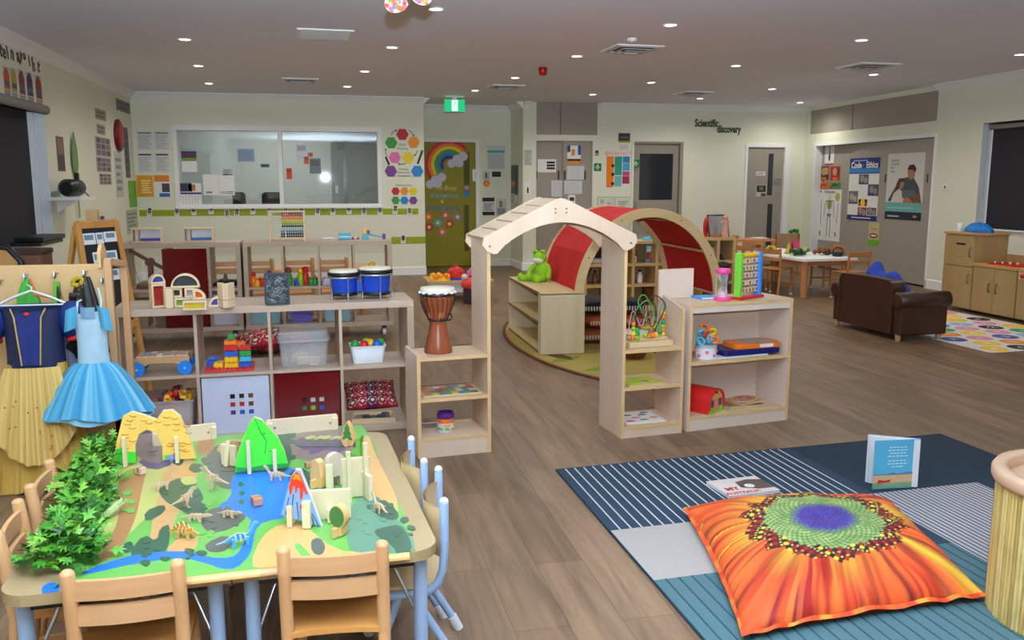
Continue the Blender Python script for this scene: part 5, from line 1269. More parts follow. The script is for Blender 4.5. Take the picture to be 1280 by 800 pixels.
# chairs and a table behind the second row
t=thing('long_table','long wooden table behind the castor shelves under the office window','table',(-.4,9.7,0));m=MB(beechx);m.bx(-1.2,.85,-.32,.32,.47,.50);m.build('tabletop',t,.004)
for sx in(-1.1,.75):
 for sy in(-.26,.26):m=MB(beech);m.cyl((sx,sy,0),(sx,sy,.47),.025,n=12);m.build('leg',t)
for px,lab in((281,'wooden chair back seen through the left castor shelf'),(322,'wooden chair back seen through the first cell of the right castor shelf'),(373,'wooden chair back seen through the second cell of the right castor shelf'),(416,'wooden chair back seen through the third cell of the right castor shelf')):
 p=PY(px,322,8.95)
 c_=wood_chair(lab,(p.x,8.95),0.05,.66);c_['group']='chairs behind the castor shelves';c_.scale=(1.15,1.15,1)
 # === LEFT CORNER: A-frame sign, speaker shelf, odds and ends
YA=5.9
a=PY(120,328,YA)
t=thing('easel_sign','honey wood A-frame easel with black board and white picture cards','easel',(a.x+.02,YA,0),1.0)
ew=wood('easel_wood',(184,128,62),(202,146,80),'z',10,.4)
ztop=PY(118,277,YA).z;W_=.15
for sx in(-1,1):
 m=MB(ew);m.bar((sx*(W_+.04),-.16,0),(sx*W_,0,ztop),.035,.03);m.build('front_leg',t,.004)
 m=MB(ew);m.bar((sx*(W_+.04),.30,0),(sx*W_,.01,ztop-.02),.035,.025);m.build('rear_leg',t,.004)
m=MB(ew);m.bar((-W_,0,ztop-.015),(W_,0,ztop-.015),.03,.05);m.build('top_rail',t,.004)
m=MB(ew);m.bar((-W_-.02,-.11,ztop-.66),(W_+.02,-.11,ztop-.66),.03,.05);m.build('lower_rail',t,.004)
tl=math.atan2(.16,ztop)
m=MB(M('black_felt',(30,32,36),.8));m.X=TR(0,-.002,ztop-.03)@RX(-tl);m.bx(-W_-.004,W_+.004,-.004,.004,-.62,0);m.build('board',t)
for k,(x,z,w,h)in enumerate(((-.085,-.075,.10,.07),(.0,-.075,.055,.07),(.085,-.07,.10,.065),(-.05,-.20,.055,.08),(.06,-.195,.11,.075),(.04,-.31,.14,.07),(-.07,-.32,.06,.07))):
 m=MB(paper);m.X=TR(0,-.002,ztop-.03)@RX(-tl);m.bx(x-w/2,x+w/2,-.0065,-.004,z-h/2,z+h/2);cd_=m.build('picture_card',t)
 m=MB(M('card_blue',(110,140,160),.6));m.X=TR(0,-.002,ztop-.03)@RX(-tl);m.bx(x-w*.35,x+w*.35,-.0075,-.0065,z-h*.1,z+h*.35);m.build('card_picture',cd_)
 # wall shelf with a black speaker
ys=10.2
p=PX(92,246,XL+.16)
t=thing('wall_shelf','small white bracket shelf on the left wall under the black speaker','wall shelf',(XL,p.y,p.z),0)
m=MB(white);m.bx(.003,.30,-.28,.30,-.034,0);m.build('shelf_board',t,.003);m=MB(white);m.prism([(.003,-.022),(.22,-.022),(.003,-.16)],-.01,.01,ax='y');m.build('bracket',t)
t2=thing('portable_speaker','black portable speaker standing on the white wall shelf','speaker',(XL+.16,p.y,p.z+.001),0)
m=MB(black);m.tube([(0,-.24,.085),(0,-.20,.09),(0,.16,.09),(0,.2,.085)],[.06,.085,.085,.06],n=20);m.build('speaker_body',t2)
m=MB(black);m.bx(-.02,.02,.14,.2,.12,.24);m.build('handle',t2,.008);m=MB(M('mesh_grey',(50,50,54),.6));m.lathe([(.05,0),(.05,.01),(.01,.012)],n=16);m.v=[Vector((.085-.01+q.z*.6,q.x-.02,q.y+.09))for q in m.v];m.build('speaker_cone',t2)
m=MB(black);m.tube([(.05,.18,.05),(.06,.26,.03),(.08,.34,-.03)],.006,n=6);m.build('power_cord',t2)
# green pointed leaf cutout + framed print on left wall
def wallcard(W,name,label,cat,px0,py0,px1,py1,mat,d=.004,group=None):
 r=W.rect(px0,py0,px1,py1);t=thing(name,label,cat);t.matrix_world=W.M((r[0]+r[1])/2,(r[2]+r[3])/2,0)
 if group:t['group']=group
 w,h=r[1]-r[0],r[3]-r[2];m=MB(mat);m.bx(-w/2,w/2,-h/2,h/2,.001,d);m.build('sheet',t);return t,w,h,d
def rectp(t,d,w,h,x0,y0,x1,y1,mat,name='print',k=1):
 m=MB(mat);m.bx(-w/2+w*x0,-w/2+w*x1,h/2-h*y1,h/2-h*y0,d,d+.0012*k);return m.build(name,t)
 # === ARCHWAY WITH SHELF TOWERS
birch=wood('white_birch',(212,184,156),(226,202,176),'z',5,.4)
birchx=wood('white_birch_shelf',(210,180,146),(226,198,166),'x',5,.4)
edgew=wood('birch_edge',(216,176,122),(228,190,138),'z',14,.4)
aL=G(523,574);aR=G(615,566);bL=G(775,548);bR=G(852,541)
AA=math.atan2(bR.y-aL.y,bR.x-aL.x)
AO=aL.copy();AU=Vector((math.cos(AA),math.sin(AA),0));AV=Vector((-math.sin(AA),math.cos(AA),0))
def al(p):return(p-AO).dot(AU)
x1=al(aR);x2=al(bL);x3=al(bR);AD=.30
t=thing('play_archway','pale birch play archway with a peaked slatted roof and open shelf towers on both sides','play archway',AO,AA)
ph=.018
def xprism(nm,pts,a,b,m_,bev=.002):
 m=MB(m_);m.prism(pts,a,b,ax='x');return m.build(nm,t,bev)
 # left tower
HT=1.14
m=MB(birch);m.bx(0,ph,0,AD,0,.54);m.build('side_panel',t,.002)
m=MB(edgew);m.bx(0,ph,-.0015,0,0,.54);m.build('edge_band',t)
m=MB(birch);m.bx(x1-ph,x1,0,AD,0,HT);m.build('side_panel',t,.002)
m=MB(edgew);m.bx(x1-ph,x1,-.0015,0,0,HT);m.build('edge_band',t)
def shelves(xa,xb,zs,kick):
 for z in zs:
  m=MB(birchx);m.bx(xa,xb,0,AD,z-.016,z);s_=m.build('shelf',t,.001)
  m=MB(edgew);m.bx(xa,xb,-.001,0,z-.016,z);m.build('edge_band',s_)
 m=MB(birch);m.bx(xa,xb,.002,.018,0,kick);m.build('kick_board',t)
shelves(ph,x1-ph,(.105,.31,.525),.09)
m=MB(birch);m.bx(ph,x1-ph,AD-.018,AD,.26,.31);m.bx(ph,x1-ph,AD-.018,AD,.48,.525);m.build('back_rail',t)
# right tower
m=MB(birch);m.bx(x2,x2+ph,0,AD,0,HT);m.build('side_panel',t,.002)
m=MB(edgew);m.bx(x2,x2+ph,-.0015,0,0,HT);m.build('edge_band',t)
xprism('side_panel',[(0,0),(AD,0),(AD,.60),(AD-.02,.77),(.06,.725),(0,.71)],x3-ph,x3,birch)
m=MB(edgew);m.bx(x3-ph,x3,-.0015,0,0,.71);m.build('edge_band',t)
shelves(x2+ph,x3-ph,(.065,.285,.495),.05)
# roof: two gable panels and slats
xm=(x1+x2)/2;xa=al(PY(604,300,4.33));xb=al(PY(794,300,4.42))
def gable(y0,y1,nm):
 g0,g1=xa,xb;zt=1.325;ze=1.13;c_=xm
 outer=[(g0+.015,1.06),(g0-.008,1.09),(g0,ze)]+[(c_-.04,zt-.012),(c_,zt),(c_+.04,zt-.012)]+[(g1,ze),(g1+.008,1.09),(g1-.015,1.06),(g1-.05,1.045)]
 inner=[]
 xi0,xi1=x1+.035,x2-.035
 for k in range(19):
  u=k/18;x=(g1-.07)+((g0+.07)-(g1-.07))*u
  inner.append((x,1.045+.155*math.sin(PI*u)**.75))
 outer_l=[(g0+.05,1.045)]+outer
 m=MB(birch);m.prism(outer_l+inner,y0,y1,ax='y');o=m.build(nm,t,.003);return o
g1_=gable(-.02,-.002,'gable_panel');g2_=gable(AD+.002,AD+.02,'gable_panel')
for sx in(-1,1):
 for k,(dx,dz)in enumerate(((.03,1.27),(.03,1.25))):
  m=MB(M('bolt_grey',(120,110,100),.4));m.cyl((xm+sx*dx,-.024,dz),(xm+sx*dx,-.019,dz),.0045,n=10);m.build('bolt',g1_)
for x in(xa+.03,xb-.03):m=MB(M('bolt_grey'));m.cyl((x,-.024,1.085),(x,-.019,1.085),.0055,n=10);m.build('bolt',g1_)
slope=math.atan2(1.325-1.13,xm-xa)
slatw=wood('roof_slat',(206,178,148),(224,200,172),'y',14,.45)
for sx in(-1,1):
 n=5;Ls=math.hypot(xm-xa,.195)
 for k in range(n):
  d0=(k+.04)/n*Ls;d1=(k+.93)/n*Ls
  pts=[]
  for d,o in((d0,0),(d1,0),(d1,.014),(d0,.014)):
   ex=(xa if sx<0 else xb);x=ex-sx*d*math.cos(slope)+sx*math.sin(slope)*o;z=1.13+d*math.sin(slope)+math.cos(slope)*o-.014
   pts.append((x,z))
  m=MB(slatw);m.prism(pts,-.001,AD+.001,ax='y');m.build('roof_slat',t,.003)
  # things on the left tower
def AW(x,y,z):return AO+AU*x+AV*y+Vector((0,0,z))
p=AW(al(G(557,447,.526)),.14,.526)
t=thing('djembe_drum','tall carved brown djembe drum with cream skin on the left tower of the archway','drum',p,AA)
dj=wood('djembe_wood',(112,52,28),(150,78,44),'z',9,.3)
djl=wood('djembe_pale_panel',(160,96,62),(184,120,84),'z',9,.35)
k_=.345
prof=[(.078,0),(.080,.01),(.070,.05),(.056,.10),(.048,.145),(.047,.16),(.058,.185),(.076,.225),(.088,.27),(.093,.31),(.094,.325)]
m=MB(dj);m.lathe(prof,n=36);m.build('shell',t)
m=MB(djl)
for k in range(6):
 a0=2*PI*k/6+.3
 m.grid(6,6,lambda u,v:((.0585+.034*v**.7+.0006)*math.cos(a0+(.5*u)),(.0585+.034*v**.7+.0006)*math.sin(a0+.5*u),.187+.118*v))
m.build('pale_stave',t)
m=MB(skin);m.lathe([(.0965,.318),(.097,.334),(.092,.342),(.0001,.344)],n=36);m.build('drum_head',t)
m=MB(black);m.lathe([(.097,.300),(.1005,.303),(.1005,.309),(.097,.312)],n=36);m.lathe([(.0505,.168),(.056,.170),(.059,.176),(.054,.180)],n=30);m.build('rope_ring',t)
m=MB(whitep)
for k in range(14):
 a=2*PI*k/14;m.ball((.099*math.cos(a),.099*math.sin(a),.317),(.012,.012,.006),n=8,k=5)
m.build('skin_loops',t)
m=MB(black)
for k in range(20):
 a=2*PI*k/20;b=a+.08
 m.tube([(.0985*math.cos(a),.0985*math.sin(a),.312),(.0935*math.cos(b),.0935*math.sin(b),.26),(.073*math.cos(b+.04),.073*math.sin(b+.04),.21),(.055*math.cos(a),.055*math.sin(a),.176)],.0016,n=4)
m.build('tension_ropes',t)
m=MB(black);m.tube([(.05+.02*math.cos(a),-.045,.19+.018*math.sin(a))for a in[2*PI*k/14 for k in range(14)]],.004,n=6,closed=True);m.build('rope_coil',t)
t.scale=(.93,.93,1.0)
m=None
t=thing('flat_puzzle','bright flat jigsaw puzzle on the middle shelf of the left tower','puzzle',AW(x1*.5,.13,.311),AA)
m=MB(maple2);m.bx(-.155,.155,-.10,.10,0,.008);m.build('puzzle_board',t,.002)
pc=[M('pz%d'%i,c,.5,var=.15,vs=60)for i,c in enumerate(((160,60,50),(90,140,60),(200,180,70),(60,120,150),(180,120,70),(110,90,60),(200,200,190)))]
for i in range(8):
 for j in range(4):
  m=MB(random.choice(pc));x=-.14+.035*i;y=-.09+.045*j
  m.bx(x+.0005,x+.0345,y+.0005,y+.0445,.008,.011);m.cyl((x+.0345,y+.022,.008),(x+.0345,y+.022,.0112),.006,n=8);m.build('jigsaw_piece',t)
t=thing('brick_can','purple-lidded clear tub of colourful bricks on the bottom shelf of the left tower','tub',AW(al(G(561,543,.107)),.10,.107),AA)
m=MB(M('can_label',(214,224,226),.3));m.lathe([(.041,0),(.043,.01),(.043,.05)],n=24);m.build('label_band',t)
m=MB(prim['orange']);m.lathe([(.0425,.05),(.0425,.075)],n=24);m.build('orange_band',t)
m=MB(prim['aqua']);m.lathe([(.0437,.012),(.0437,.026)],n=24);m.build('blue_stripe',t)
m=MB(prim['yellow'])
for k in range(5):a=-2.4+k*.4;m.ball((.0425*math.cos(a),.0425*math.sin(a),.018 if k%2 else .03),(.009,.009,.007),n=8,k=5)
m.build('label_fruit',t)
m=MB(M('can_lid',(84,30,110),.35));m.lathe([(.046,.075),(.047,.08),(.047,.10),(.044,.105),(.038,.103),(.037,.096),(.0001,.096)],n=24);m.build('lid',t)
m=MB(plastic('clear_plastic'));m.tube([(.046*math.cos(a),0,.1+.028*math.sin(a))for a in[PI*k/10 for k in range(11)]],.0025,n=6);m.build('carry_handle',t)
text('bricks',.016,prim['orange'],t,(0,-.044,.04),(PI/2,0,0),bold=.0004)
t=thing('wire_mesh_tray','grey wire mesh tray at the left back of the lower shelf in the left tower','tray',AW(.10,.22,.107),AA)
m=MB(M('wire_grey',(120,116,116),.5))
for k in range(10):m.cyl((-.07+k*.0155,-.03,.0),(-.07+k*.0155,-.03,.05),.0012,n=5)
for k in range(4):m.cyl((-.07,-.03,.001+.016*k),(.07,-.03,.001+.016*k),.0012,n=5)
m.build('mesh_side',t);m=MB(M('wire_grey'));m.bx(-.07,.07,-.03,.04,0,.002);m.build('tray_base',t)
# things on the right tower
t=thing('bead_maze','wooden bead maze with looping coloured wires on the right tower of the archway','bead maze',AW((x2+x3)/2+.01,.11,.496),AA+.05);t.scale=(1.12,1.0,1.2)
m=MB(maple2);m.bx(-.125,.125,-.06,.06,0,.028);m.bx(-.10,.105,-.04,.06,.028,.042);m.build('maze_base',t,.005)
W3=[('wire_green',(60,150,60),[(-.09,0),(-.085,.12),(-.03,.185),(.02,.14),(-.01,.10),(-.05,.13),(-.07,.18),(-.02,.20),(.06,.02)]),('wire_black',(30,30,34),[(-.05,0),(-.06,.12),(-.02,.175),(.04,.15),(.05,.08),(.01,.06),(-.005,.15),(.04,.20),(.09,.16),(.06,.07),(.04,0)]),('wire_pink',(220,150,170),[(-.10,0),(-.07,.13),(-.03,.06),(.01,.14),(.05,.12),(.02,.0)]),('wire_teal',(90,150,130),[(.09,0),(.10,.12),(.115,.16),(.125,.10),(.12,0)])]
for i,(nm,c_,pts)in enumerate(W3):
 y=-.035+.024*i;q=[];n=len(pts)
 for k in range(n-1):
  p0=pts[max(k-1,0)];p1=pts[k];p2=pts[k+1];p3=pts[min(k+2,n-1)]
  for s_ in range(6):
   u=s_/6
   q.append(tuple(.5*(2*p1[d]+(p2[d]-p0[d])*u+(2*p0[d]-5*p1[d]+4*p2[d]-p3[d])*u*u+(3*p1[d]-p0[d]-3*p2[d]+p3[d])*u**3)for d in(0,1)))
 q.append(pts[-1]);m=MB(M(nm,c_,.35));m.tube([(a,y+.012*math.sin(k*.35),.034+b)for k,(a,b)in enumerate(q)],.0028,n=7);m.build(nm,t)
for x,y,zs in((-.095,-.04,((0,'orange'),(.02,'yellow'),(.045,'lime'),(.065,'orange'))),(.105,.02,((0,'yellow'),(.018,'orange'),(.036,'lime'),(.055,'green'),(.078,'orange'),(.10,'yellow'))),(-.075,-.045,((0,'lime'),(.02,'green'),(.038,'green')))):
 for z,c_ in zs:m=MB(prim[c_]);m.lathe([(.006,-.01),(.012,-.005),(.012,.005),(.006,.01)],(x,y,.046+z),n=10);m.build('bead',t)
for x,z,c_ in((-.03,.055,'lime'),(-.005,.052,'orange'),(.015,.054,'orange'),(.03,.056,'yellow'),(.055,.068,'green')):m=MB(prim[c_]);m.ball((x,-.045,z),.013,n=8,k=5);m.build('bead',t)
t=thing('picture_book','green and yellow picture board on the middle shelf of the right tower','puzzle board',AW((x2+x3)/2-.02,.12,.286),AA+.05)
m=MB(M('board_lime',(196,200,60),.5,var=.15,vs=40));m.bx(-.12,.10,-.10,.08,.006,.010);m.build('picture_sheet',t);m=MB(maple2);m.bx(-.125,.105,-.105,.085,0,.006);m.build('board_back',t)
for k in range(6):m=MB((prim['green'],prim['lime'],M('board_tan',(214,190,150)))[k%3]);m.prism(ngon(random.uniform(-.09,.07),random.uniform(-.07,.05),random.uniform(.015,.035),9),.010,.0108+.0002*k);m.build('printed_shape',t)
t=thing('flat_puzzle','white flat puzzle with cars and trucks on the bottom shelf of the right tower','puzzle',AW((x2+x3)/2-.01,.12,.066),AA-.03)
m=MB(paper);m.bx(-.13,.11,-.10,.11,.006,.011);m.build('puzzle_sheet',t);m=MB(maple2);m.bx(-.135,.115,-.105,.115,0,.006);m.build('puzzle_board',t,.001)
for k,(x,y,c_)in enumerate(((-.06,.06,'blue'),(.03,.05,'brown'),(-.09,-.06,'red'),(0,-.05,'green'),(.07,-.02,'orange'),(-.03,0,'pink'),(.06,.09,'blue'))):
 m=MB(prim[c_]);m.prism([(x-.025,y-.012),(x+.025,y-.012),(x+.025,y),(x+.01,y+.012),(x-.015,y+.012),(x-.025,y)],.011,.0125);m.build('vehicle_piece',t)
t=thing('paper_tray','small pale tray at the back of the right tower','tray',AW((x2+x3)/2,.24,.066),AA);bpy.data.objects.remove(t)
# === WHITE SHELF BESIDE THE ARCHWAY
wL=G(858,540);wR=G(984,525);WA=math.atan2(wR.y-wL.y,wR.x-wL.x);WW=(wR-wL).length;WD=.30;WH=.735
t=thing('low_shelf','low birch shelf unit with two shelves standing against the right tower of the archway','shelf unit',wL,WA)
WU=Vector((math.cos(WA),math.sin(WA),0));WV=Vector((-math.sin(WA),math.cos(WA),0))
def WW_(x,y,z):return wL+WU*x+WV*y+Vector((0,0,z))
def wx(px,py,z):return(G(px,py,z)-wL).dot(WU)
wb=M('white_laminate',(226,206,188),.4,var=.02)
for x in(0,WW-.018):
 m=MB(wb);m.bx(x,x+.018,0,WD,0,WH);s_=m.build('side_panel',t,.002);m=MB(edgew);m.bx(x,x+.018,-.0015,0,0,WH);m.build('edge_band',s_)
m=MB(wb);m.bx(.018,WW-.018,WD-.01,WD,0,WH);m.build('back_panel',t)
for z in(.085,.40,WH):
 m=MB(birchx);m.bx(.018,WW-.018,0,WD-.01,z-.018,z);s_=m.build('shelf',t,.001);m=MB(edgew);m.bx(.018,WW-.018,-.0015,0,z-.018,z);m.build('edge_band',s_)
m=MB(wb);m.bx(.018,WW-.018,.002,.016,0,.066);m.build('kick_board',t)
m=MB(wb);m.bx(.018,WW-.018,.004,.016,WH-.055,WH-.018);m.build('top_lip',t)
zt_=WH+.001
def wt(name,label,cat,px,py,z,y=None,rz=0,group=None):
 p=G(px,py,z)
 if y is not None:
  x=(p-wL).dot(WU);p=WW_(x,y,z)
 return thing(name,label,cat,p,WA+rz,group)
t=wt('plain_board','plain birch board standing upright at the left end of the low shelf top','board',868,378,zt_,.24)
m=MB(wb);m.bx(-.115,.115,0,.018,0,.17);m.build('board_face',t,.002);m=MB(edgew);m.bx(-.115,.115,.0,.018,.17,.172);m.build('edge_band',t)
t=wt('blue_book','thin bright blue book lying behind the sand timer','book',899,376,zt_,.18)
m=MB(M('book_sky',(60,150,230),.4));m.bx(-.07,.05,-.05,.06,0,.012);m.build('cover',t,.001);m=MB(paper);m.bx(-.068,.048,-.051,.058,.002,.010);m.build('pages',t)
t=wt('sand_timer','pink sand timer with clear glass on the low shelf top','sand timer',911,377,zt_,.07);t.scale=(1.15,1.15,1.18)
pk=M('timer_pink',(244,70,150),.35)
m=MB(pk);m.lathe([(.040,0),(.042,.004),(.042,.012),(.036,.016)],n=24);m.build('base_cap',t)
m=MB(pk);m.lathe([(.034,.13),(.038,.134),(.038,.152),(.034,.155)],n=24);m.build('top_cap',t)
m=MB(plastic('clear_plastic'));m.lathe([(.026,.016),(.027,.04),(.008,.07),(.006,.075),(.008,.08),(.027,.11),(.026,.13)],n=20);m.build('glass_bulb',t)
m=MB(M('sand_pink',(230,170,190),.6));m.lathe([(.025,.016),(.025,.03),(.003,.045)],n=16);m.build('sand',t)
for k in range(3):a=2*PI*k/3+.5;m=MB(plastic('clear_plastic'));m.cyl((.032*math.cos(a),.032*math.sin(a),.014),(.032*math.cos(a),.032*math.sin(a),.132),.0035,n=8);m.build('pillar',t)
t=wt('bead_abacus','green and blue counting frame with printed bead tiles on the low shelf top','counting frame',947,375,zt_,.10,.35);t.scale=(1.15,1.1,1.12)
for sx,c_ in((-1,M('frame_lime',(120,204,60),.35)),(1,M('frame_blue',(60,140,236),.35))):
 m=MB(c_);m.bx(sx*.085-.013,sx*.085+.013,-.02,.02,.01,.24);m.build('upright',t,.005)
m=MB(prim['yellow']);m.cyl((-.075,0,.225),(.075,0,.225),.012,n=12);m.build('top_bar',t)
m=MB(prim['red']);m.bx(-.11,.10,-.035,.035,0,.014);m.build('foot',t,.004)
tile=wood('bead_tile',(196,176,150),(214,194,166),'x',30)
for r_ in range(5):
 z=.045+r_*.038;m=MB(chrome);m.cyl((-.075,0,z),(.075,0,z),.0018,n=5);w_=m.build('wire',t)
 for k in range(5):
  m=MB(tile);x=-.058+k*.029;m.bx(x-.0125,x+.0125,-.012,.012,z-.014,z+.014);m.build('bead_tile',w_,.003)
  m=MB((prim['red'],prim['blue'],prim['yellow'],prim['green'],prim['orange'],prim['purple'])[(k*3+r_*5)%6]);m.prism(ngon(x,z,.007,8),-.0128,-.0119,ax='y');m.build('printed_picture',w_)
  # middle shelf
t=wt('laptop_toy','orange plastic toy tablet lying on top of the dark blue case','toy tablet',940,432,.445,.12,-.05);t.scale=(1.12,1.1,1.25)
m=MB(prim['orange']);m.prism(rrect(-.145,.135,-.075,.075,.03),0,.022);m.build('case',t,.004);m=MB(M('screen_grey',(150,156,150),.3));m.prism(rrect(-.06,.10,-.045,.05,.01),.022,.0235);m.build('screen',t)
m=MB(paper);m.bx(.0,.08,-.0775,-.0755,.003,.018);m.build('label',t)
m=MB(chrome);m.bx(-.02,.12,-.062,-.050,.022,.025);m.build('key_row',t)
t=wt('blue_case','dark blue flat plastic case under the orange toy tablet','case',936,441,.413,.13,0);t.scale=(1.08,1.05,1.05)
m=MB(M('case_navy',(26,30,100),.35));m.prism(rrect(-.185,.175,-.10,.10,.02),0,.030);m.build('case_body',t,.004);m=MB(M('case_navy2',(18,20,74),.4));m.prism(rrect(-.187,.177,-.102,.102,.02),.012,.016);m.build('seam',t)
t=wt('white_board','white board lying flat under the dark blue case','board',925,446,.401,.12,.02)
m=MB(paper);m.bx(-.20,.18,-.10,.10,0,.010);m.build('board_face',t,.001);m=MB(M('board_edge',(190,190,196),.5));m.bx(-.201,.181,-.101,.101,.003,.006);m.build('edge',t)
t=wt('round_tin','white round tin with pink print on the middle shelf of the low shelf','tin',875,445,.401,.09);t.scale=(1.15,1.15,1.2)
m=MB(paper);m.lathe([(.052,0),(.052,.055)],n=24);m.build('tin_body',t);m=MB(prim['pink'])
for k in range(8):a=2*PI*k/8+.3;m.ball((.0515*math.cos(a),.0515*math.sin(a),.018+.018*(k%2)),(.009,.009,.009),n=8,k=5)
m.build('printed_dots',t);m=MB(M('tin_grey',(170,180,186),.4));m.lathe([(.054,.055),(.054,.064),(.0001,.064)],n=24);m.build('lid',t)
t=wt('jumble_toys','bundle of linked blue, red and yellow plastic shapes on the round tin','toy',875,445,.401,.09);t.location.z=.479;t.scale=(1.2,1.2,1.2)
for k,(x,z,c_)in enumerate(((-.03,.02,'aqua'),(.02,.025,'aqua'),(0,.05,'red'),(-.025,.06,'aqua'),(.03,.06,'yellow'),(.045,.02,'orange'),(-.01,.085,'orange'))):
 m=MB(prim[c_]);m.tube([(x+.018*math.cos(a),.01*math.sin(a+k),z+.016*math.sin(a))for a in[2*PI*j/12 for j in range(12)]],.007,n=7,closed=True);m.build('plastic_link',t)
 # bottom shelf: red barn and books
t=wt('toy_barn','red round-roofed toy barn with green base on the bottom shelf of the low shelf','toy barn',883,514,.086,.12,.45);t.scale=(1.18,1.2,1.2)
prof_=arc(0,.05,.072,0,180,14,.068);
m=MB(M('barn_tan',(224,168,96),.45));m.prism([(.066,0)]+[(a*.92,b*.96)for a,b in prof_]+[(-.066,0)],-.075,.075,ax='y');m.build('barn_wall',t)
m=MB(prim['red']);m.band([(.074,.02)]+prof_+[(-.074,.02)],[(.066,.02)]+[(a*.9,b*.94)for a,b in prof_]+[(-.066,.02)],-.085,.085,ax='y');m.build('barn_roof',t,.002)
m=MB(prim['red']);m.bx(-.072,-.066,-.075,.075,0,.06);m.bx(.066,.072,-.075,.075,0,.06);m.build('side_wall',t)
m=MB(M('door_salmon',(240,130,100),.5));m.bx(-.016,.016,-.079,-.075,.005,.065);m.build('door',t)
for sx in(-1,1):m=MB(M('pane_navy',(60,90,130),.4));m.bx(sx*.038-.012,sx*.038+.012,-.079,-.075,.03,.065);m.build('window',t)
m=MB(prim['lime']);m.bx(-.066,.066,-.082,-.074,0,.012);m.ball((-.04,-.078,.015),(.018,.005,.01),n=8,k=5);m.ball((.045,-.078,.017),(.018,.005,.012),n=8,k=5);m.build('grass_strip',t)
m=MB(M('weathervane',(60,40,30),.5));m.ball((0,-.077,.098),(.012,.003,.005),n=8,k=5);m.build('roof_emblem',t)
for k,(px,py,dz,rz,w,d,c_,lab)in enumerate(((938,512,0,.05,.27,.19,(206,180,140),'tan puzzle board at the bottom of the stack on the bottom shelf'),(934,508,.0105,-.12,.20,.17,(150,110,80),'brown picture board second from the bottom of the stack'),(944,507,.021,.2,.17,.14,(190,150,110),'mottled picture board third in the stack'))):
 t=wt('picture_board',lab,'board',px,py,.086+dz,.13,rz,'stack of boards on the bottom shelf');t.scale=(1.12,1.1,1)
 m=MB(maple2);m.bx(-w/2,w/2,-d/2,d/2,0,.006);m.build('board_back',t,.001);m=MB(M('bp%d'%k,c_,.5,var=.35,vs=40));m.bx(-w/2+.004,w/2-.004,-d/2+.004,d/2-.004,.006,.0095);m.build('picture_sheet',t)
t=wt('picture_plate','oval pink-patterned board on top of the stack of boards','board',939,503,.119,.12,.3)
m=MB(maple2);m.prism(arc(0,0,.095,0,360,24,.065)[:-1],0,.006);m.build('board_back',t,.001);m=MB(M('plate_pink',(200,140,110),.5,var=.4,vs=50));m.prism(arc(0,0,.088,0,360,24,.059)[:-1],.006,.009);m.build('picture_sheet',t)
for k in range(6):m=MB((prim['red'],prim['brown'],prim['pink'])[k%3]);m.ball((random.uniform(-.06,.06),random.uniform(-.035,.035),.010),(.012,.01,.002),n=8,k=4);m.build('printed_shape',t)
# === ROUND RUG AND READING NOOK
RX_,RY_,RC=1.05,2.0,(2.59,7.3)
t=thing('leaf_rug','oval olive rug with yellow-green leaves and a brown border under the reading nook','rug',(RC[0],RC[1],0))
def ell(k,n=72):return[(RX_*k*math.cos(2*PI*i/n),RY_*k*math.sin(2*PI*i/n))for i in range(n)]
m=MB(M('rug_olive',(166,150,74),.95,var=.2,vs=30));m.prism(ell(.97),.001,.008)
zz=.008
rnd=random.Random(11)
for k in range(34):
 a=rnd.uniform(0,2*PI);r=math.sqrt(rnd.random())*.86;cx,cy=RX_*r*math.cos(a),RY_*r*math.sin(a)
 rot=rnd.uniform(0,PI);s_=rnd.uniform(.10,.20);zz+=.00008
 m.prism([(cx+s_*(u*math.cos(rot)-v*math.sin(rot)),cy+s_*(u*math.sin(rot)+v*math.cos(rot)))for u,v in((-1.6,0),(-.7,.42),(.5,.45),(1.6,0),(.5,-.45),(-.7,-.42))],.004,zz,(M('rug_lime',(206,204,60),.95,var=.2,vs=30),M('rug_brown',(96,60,34),.95),M('rug_green',(120,140,50),.95),M('rug_tan',(170,130,80),.95))[k%4])
m.build('pile',t)
m=MB(M('rug_border',(92,58,34),.95));m.band(ell(1.0),ell(.972),.001,.011,closed=True);m.build('border',t)
m=MB(M('rug_tan'));m.band(ell(.972),ell(.945),.001,.0105,closed=True);m.build('inner_border',t)
# low two-level shelf with the frog
nb=wood('nook_birch',(206,184,146),(222,202,166),'z',6,.45);nbx=wood('nook_birch_top',(196,172,120),(212,190,140),'y',6,.45)
t=thing('nook_shelf','low birch shelf unit with two open levels carrying the green frog','shelf unit',(1.68,6.86,.012))
m=MB(nb);m.bx(0,.37,-.09,-.065,0,.50);m.bx(0,.32,-.065,.018,0,.49);m.build('end_panel',t,.002);m=MB(nb);m.bx(0,.32,1.18,1.2,0,.50);m.build('end_panel',t,.002)
m=MB(M('nook_white',(224,218,214),.5));m.bx(.30,.32,.018,1.18,0,.49);m.build('back_panel',t)
for z in(.02,.265,.508):m=MB(nbx);m.bx(0,.37 if z>.5 else .32,-.09 if z>.5 else .018,1.2 if z>.5 else 1.18,z-.018,z);s_=m.build('shelf',t,.002);m=MB(M('dark_edge',(130,96,60),.5));m.bx(-.0015,0,.0,1.2,z-.018,z);m.build('edge_band',s_)
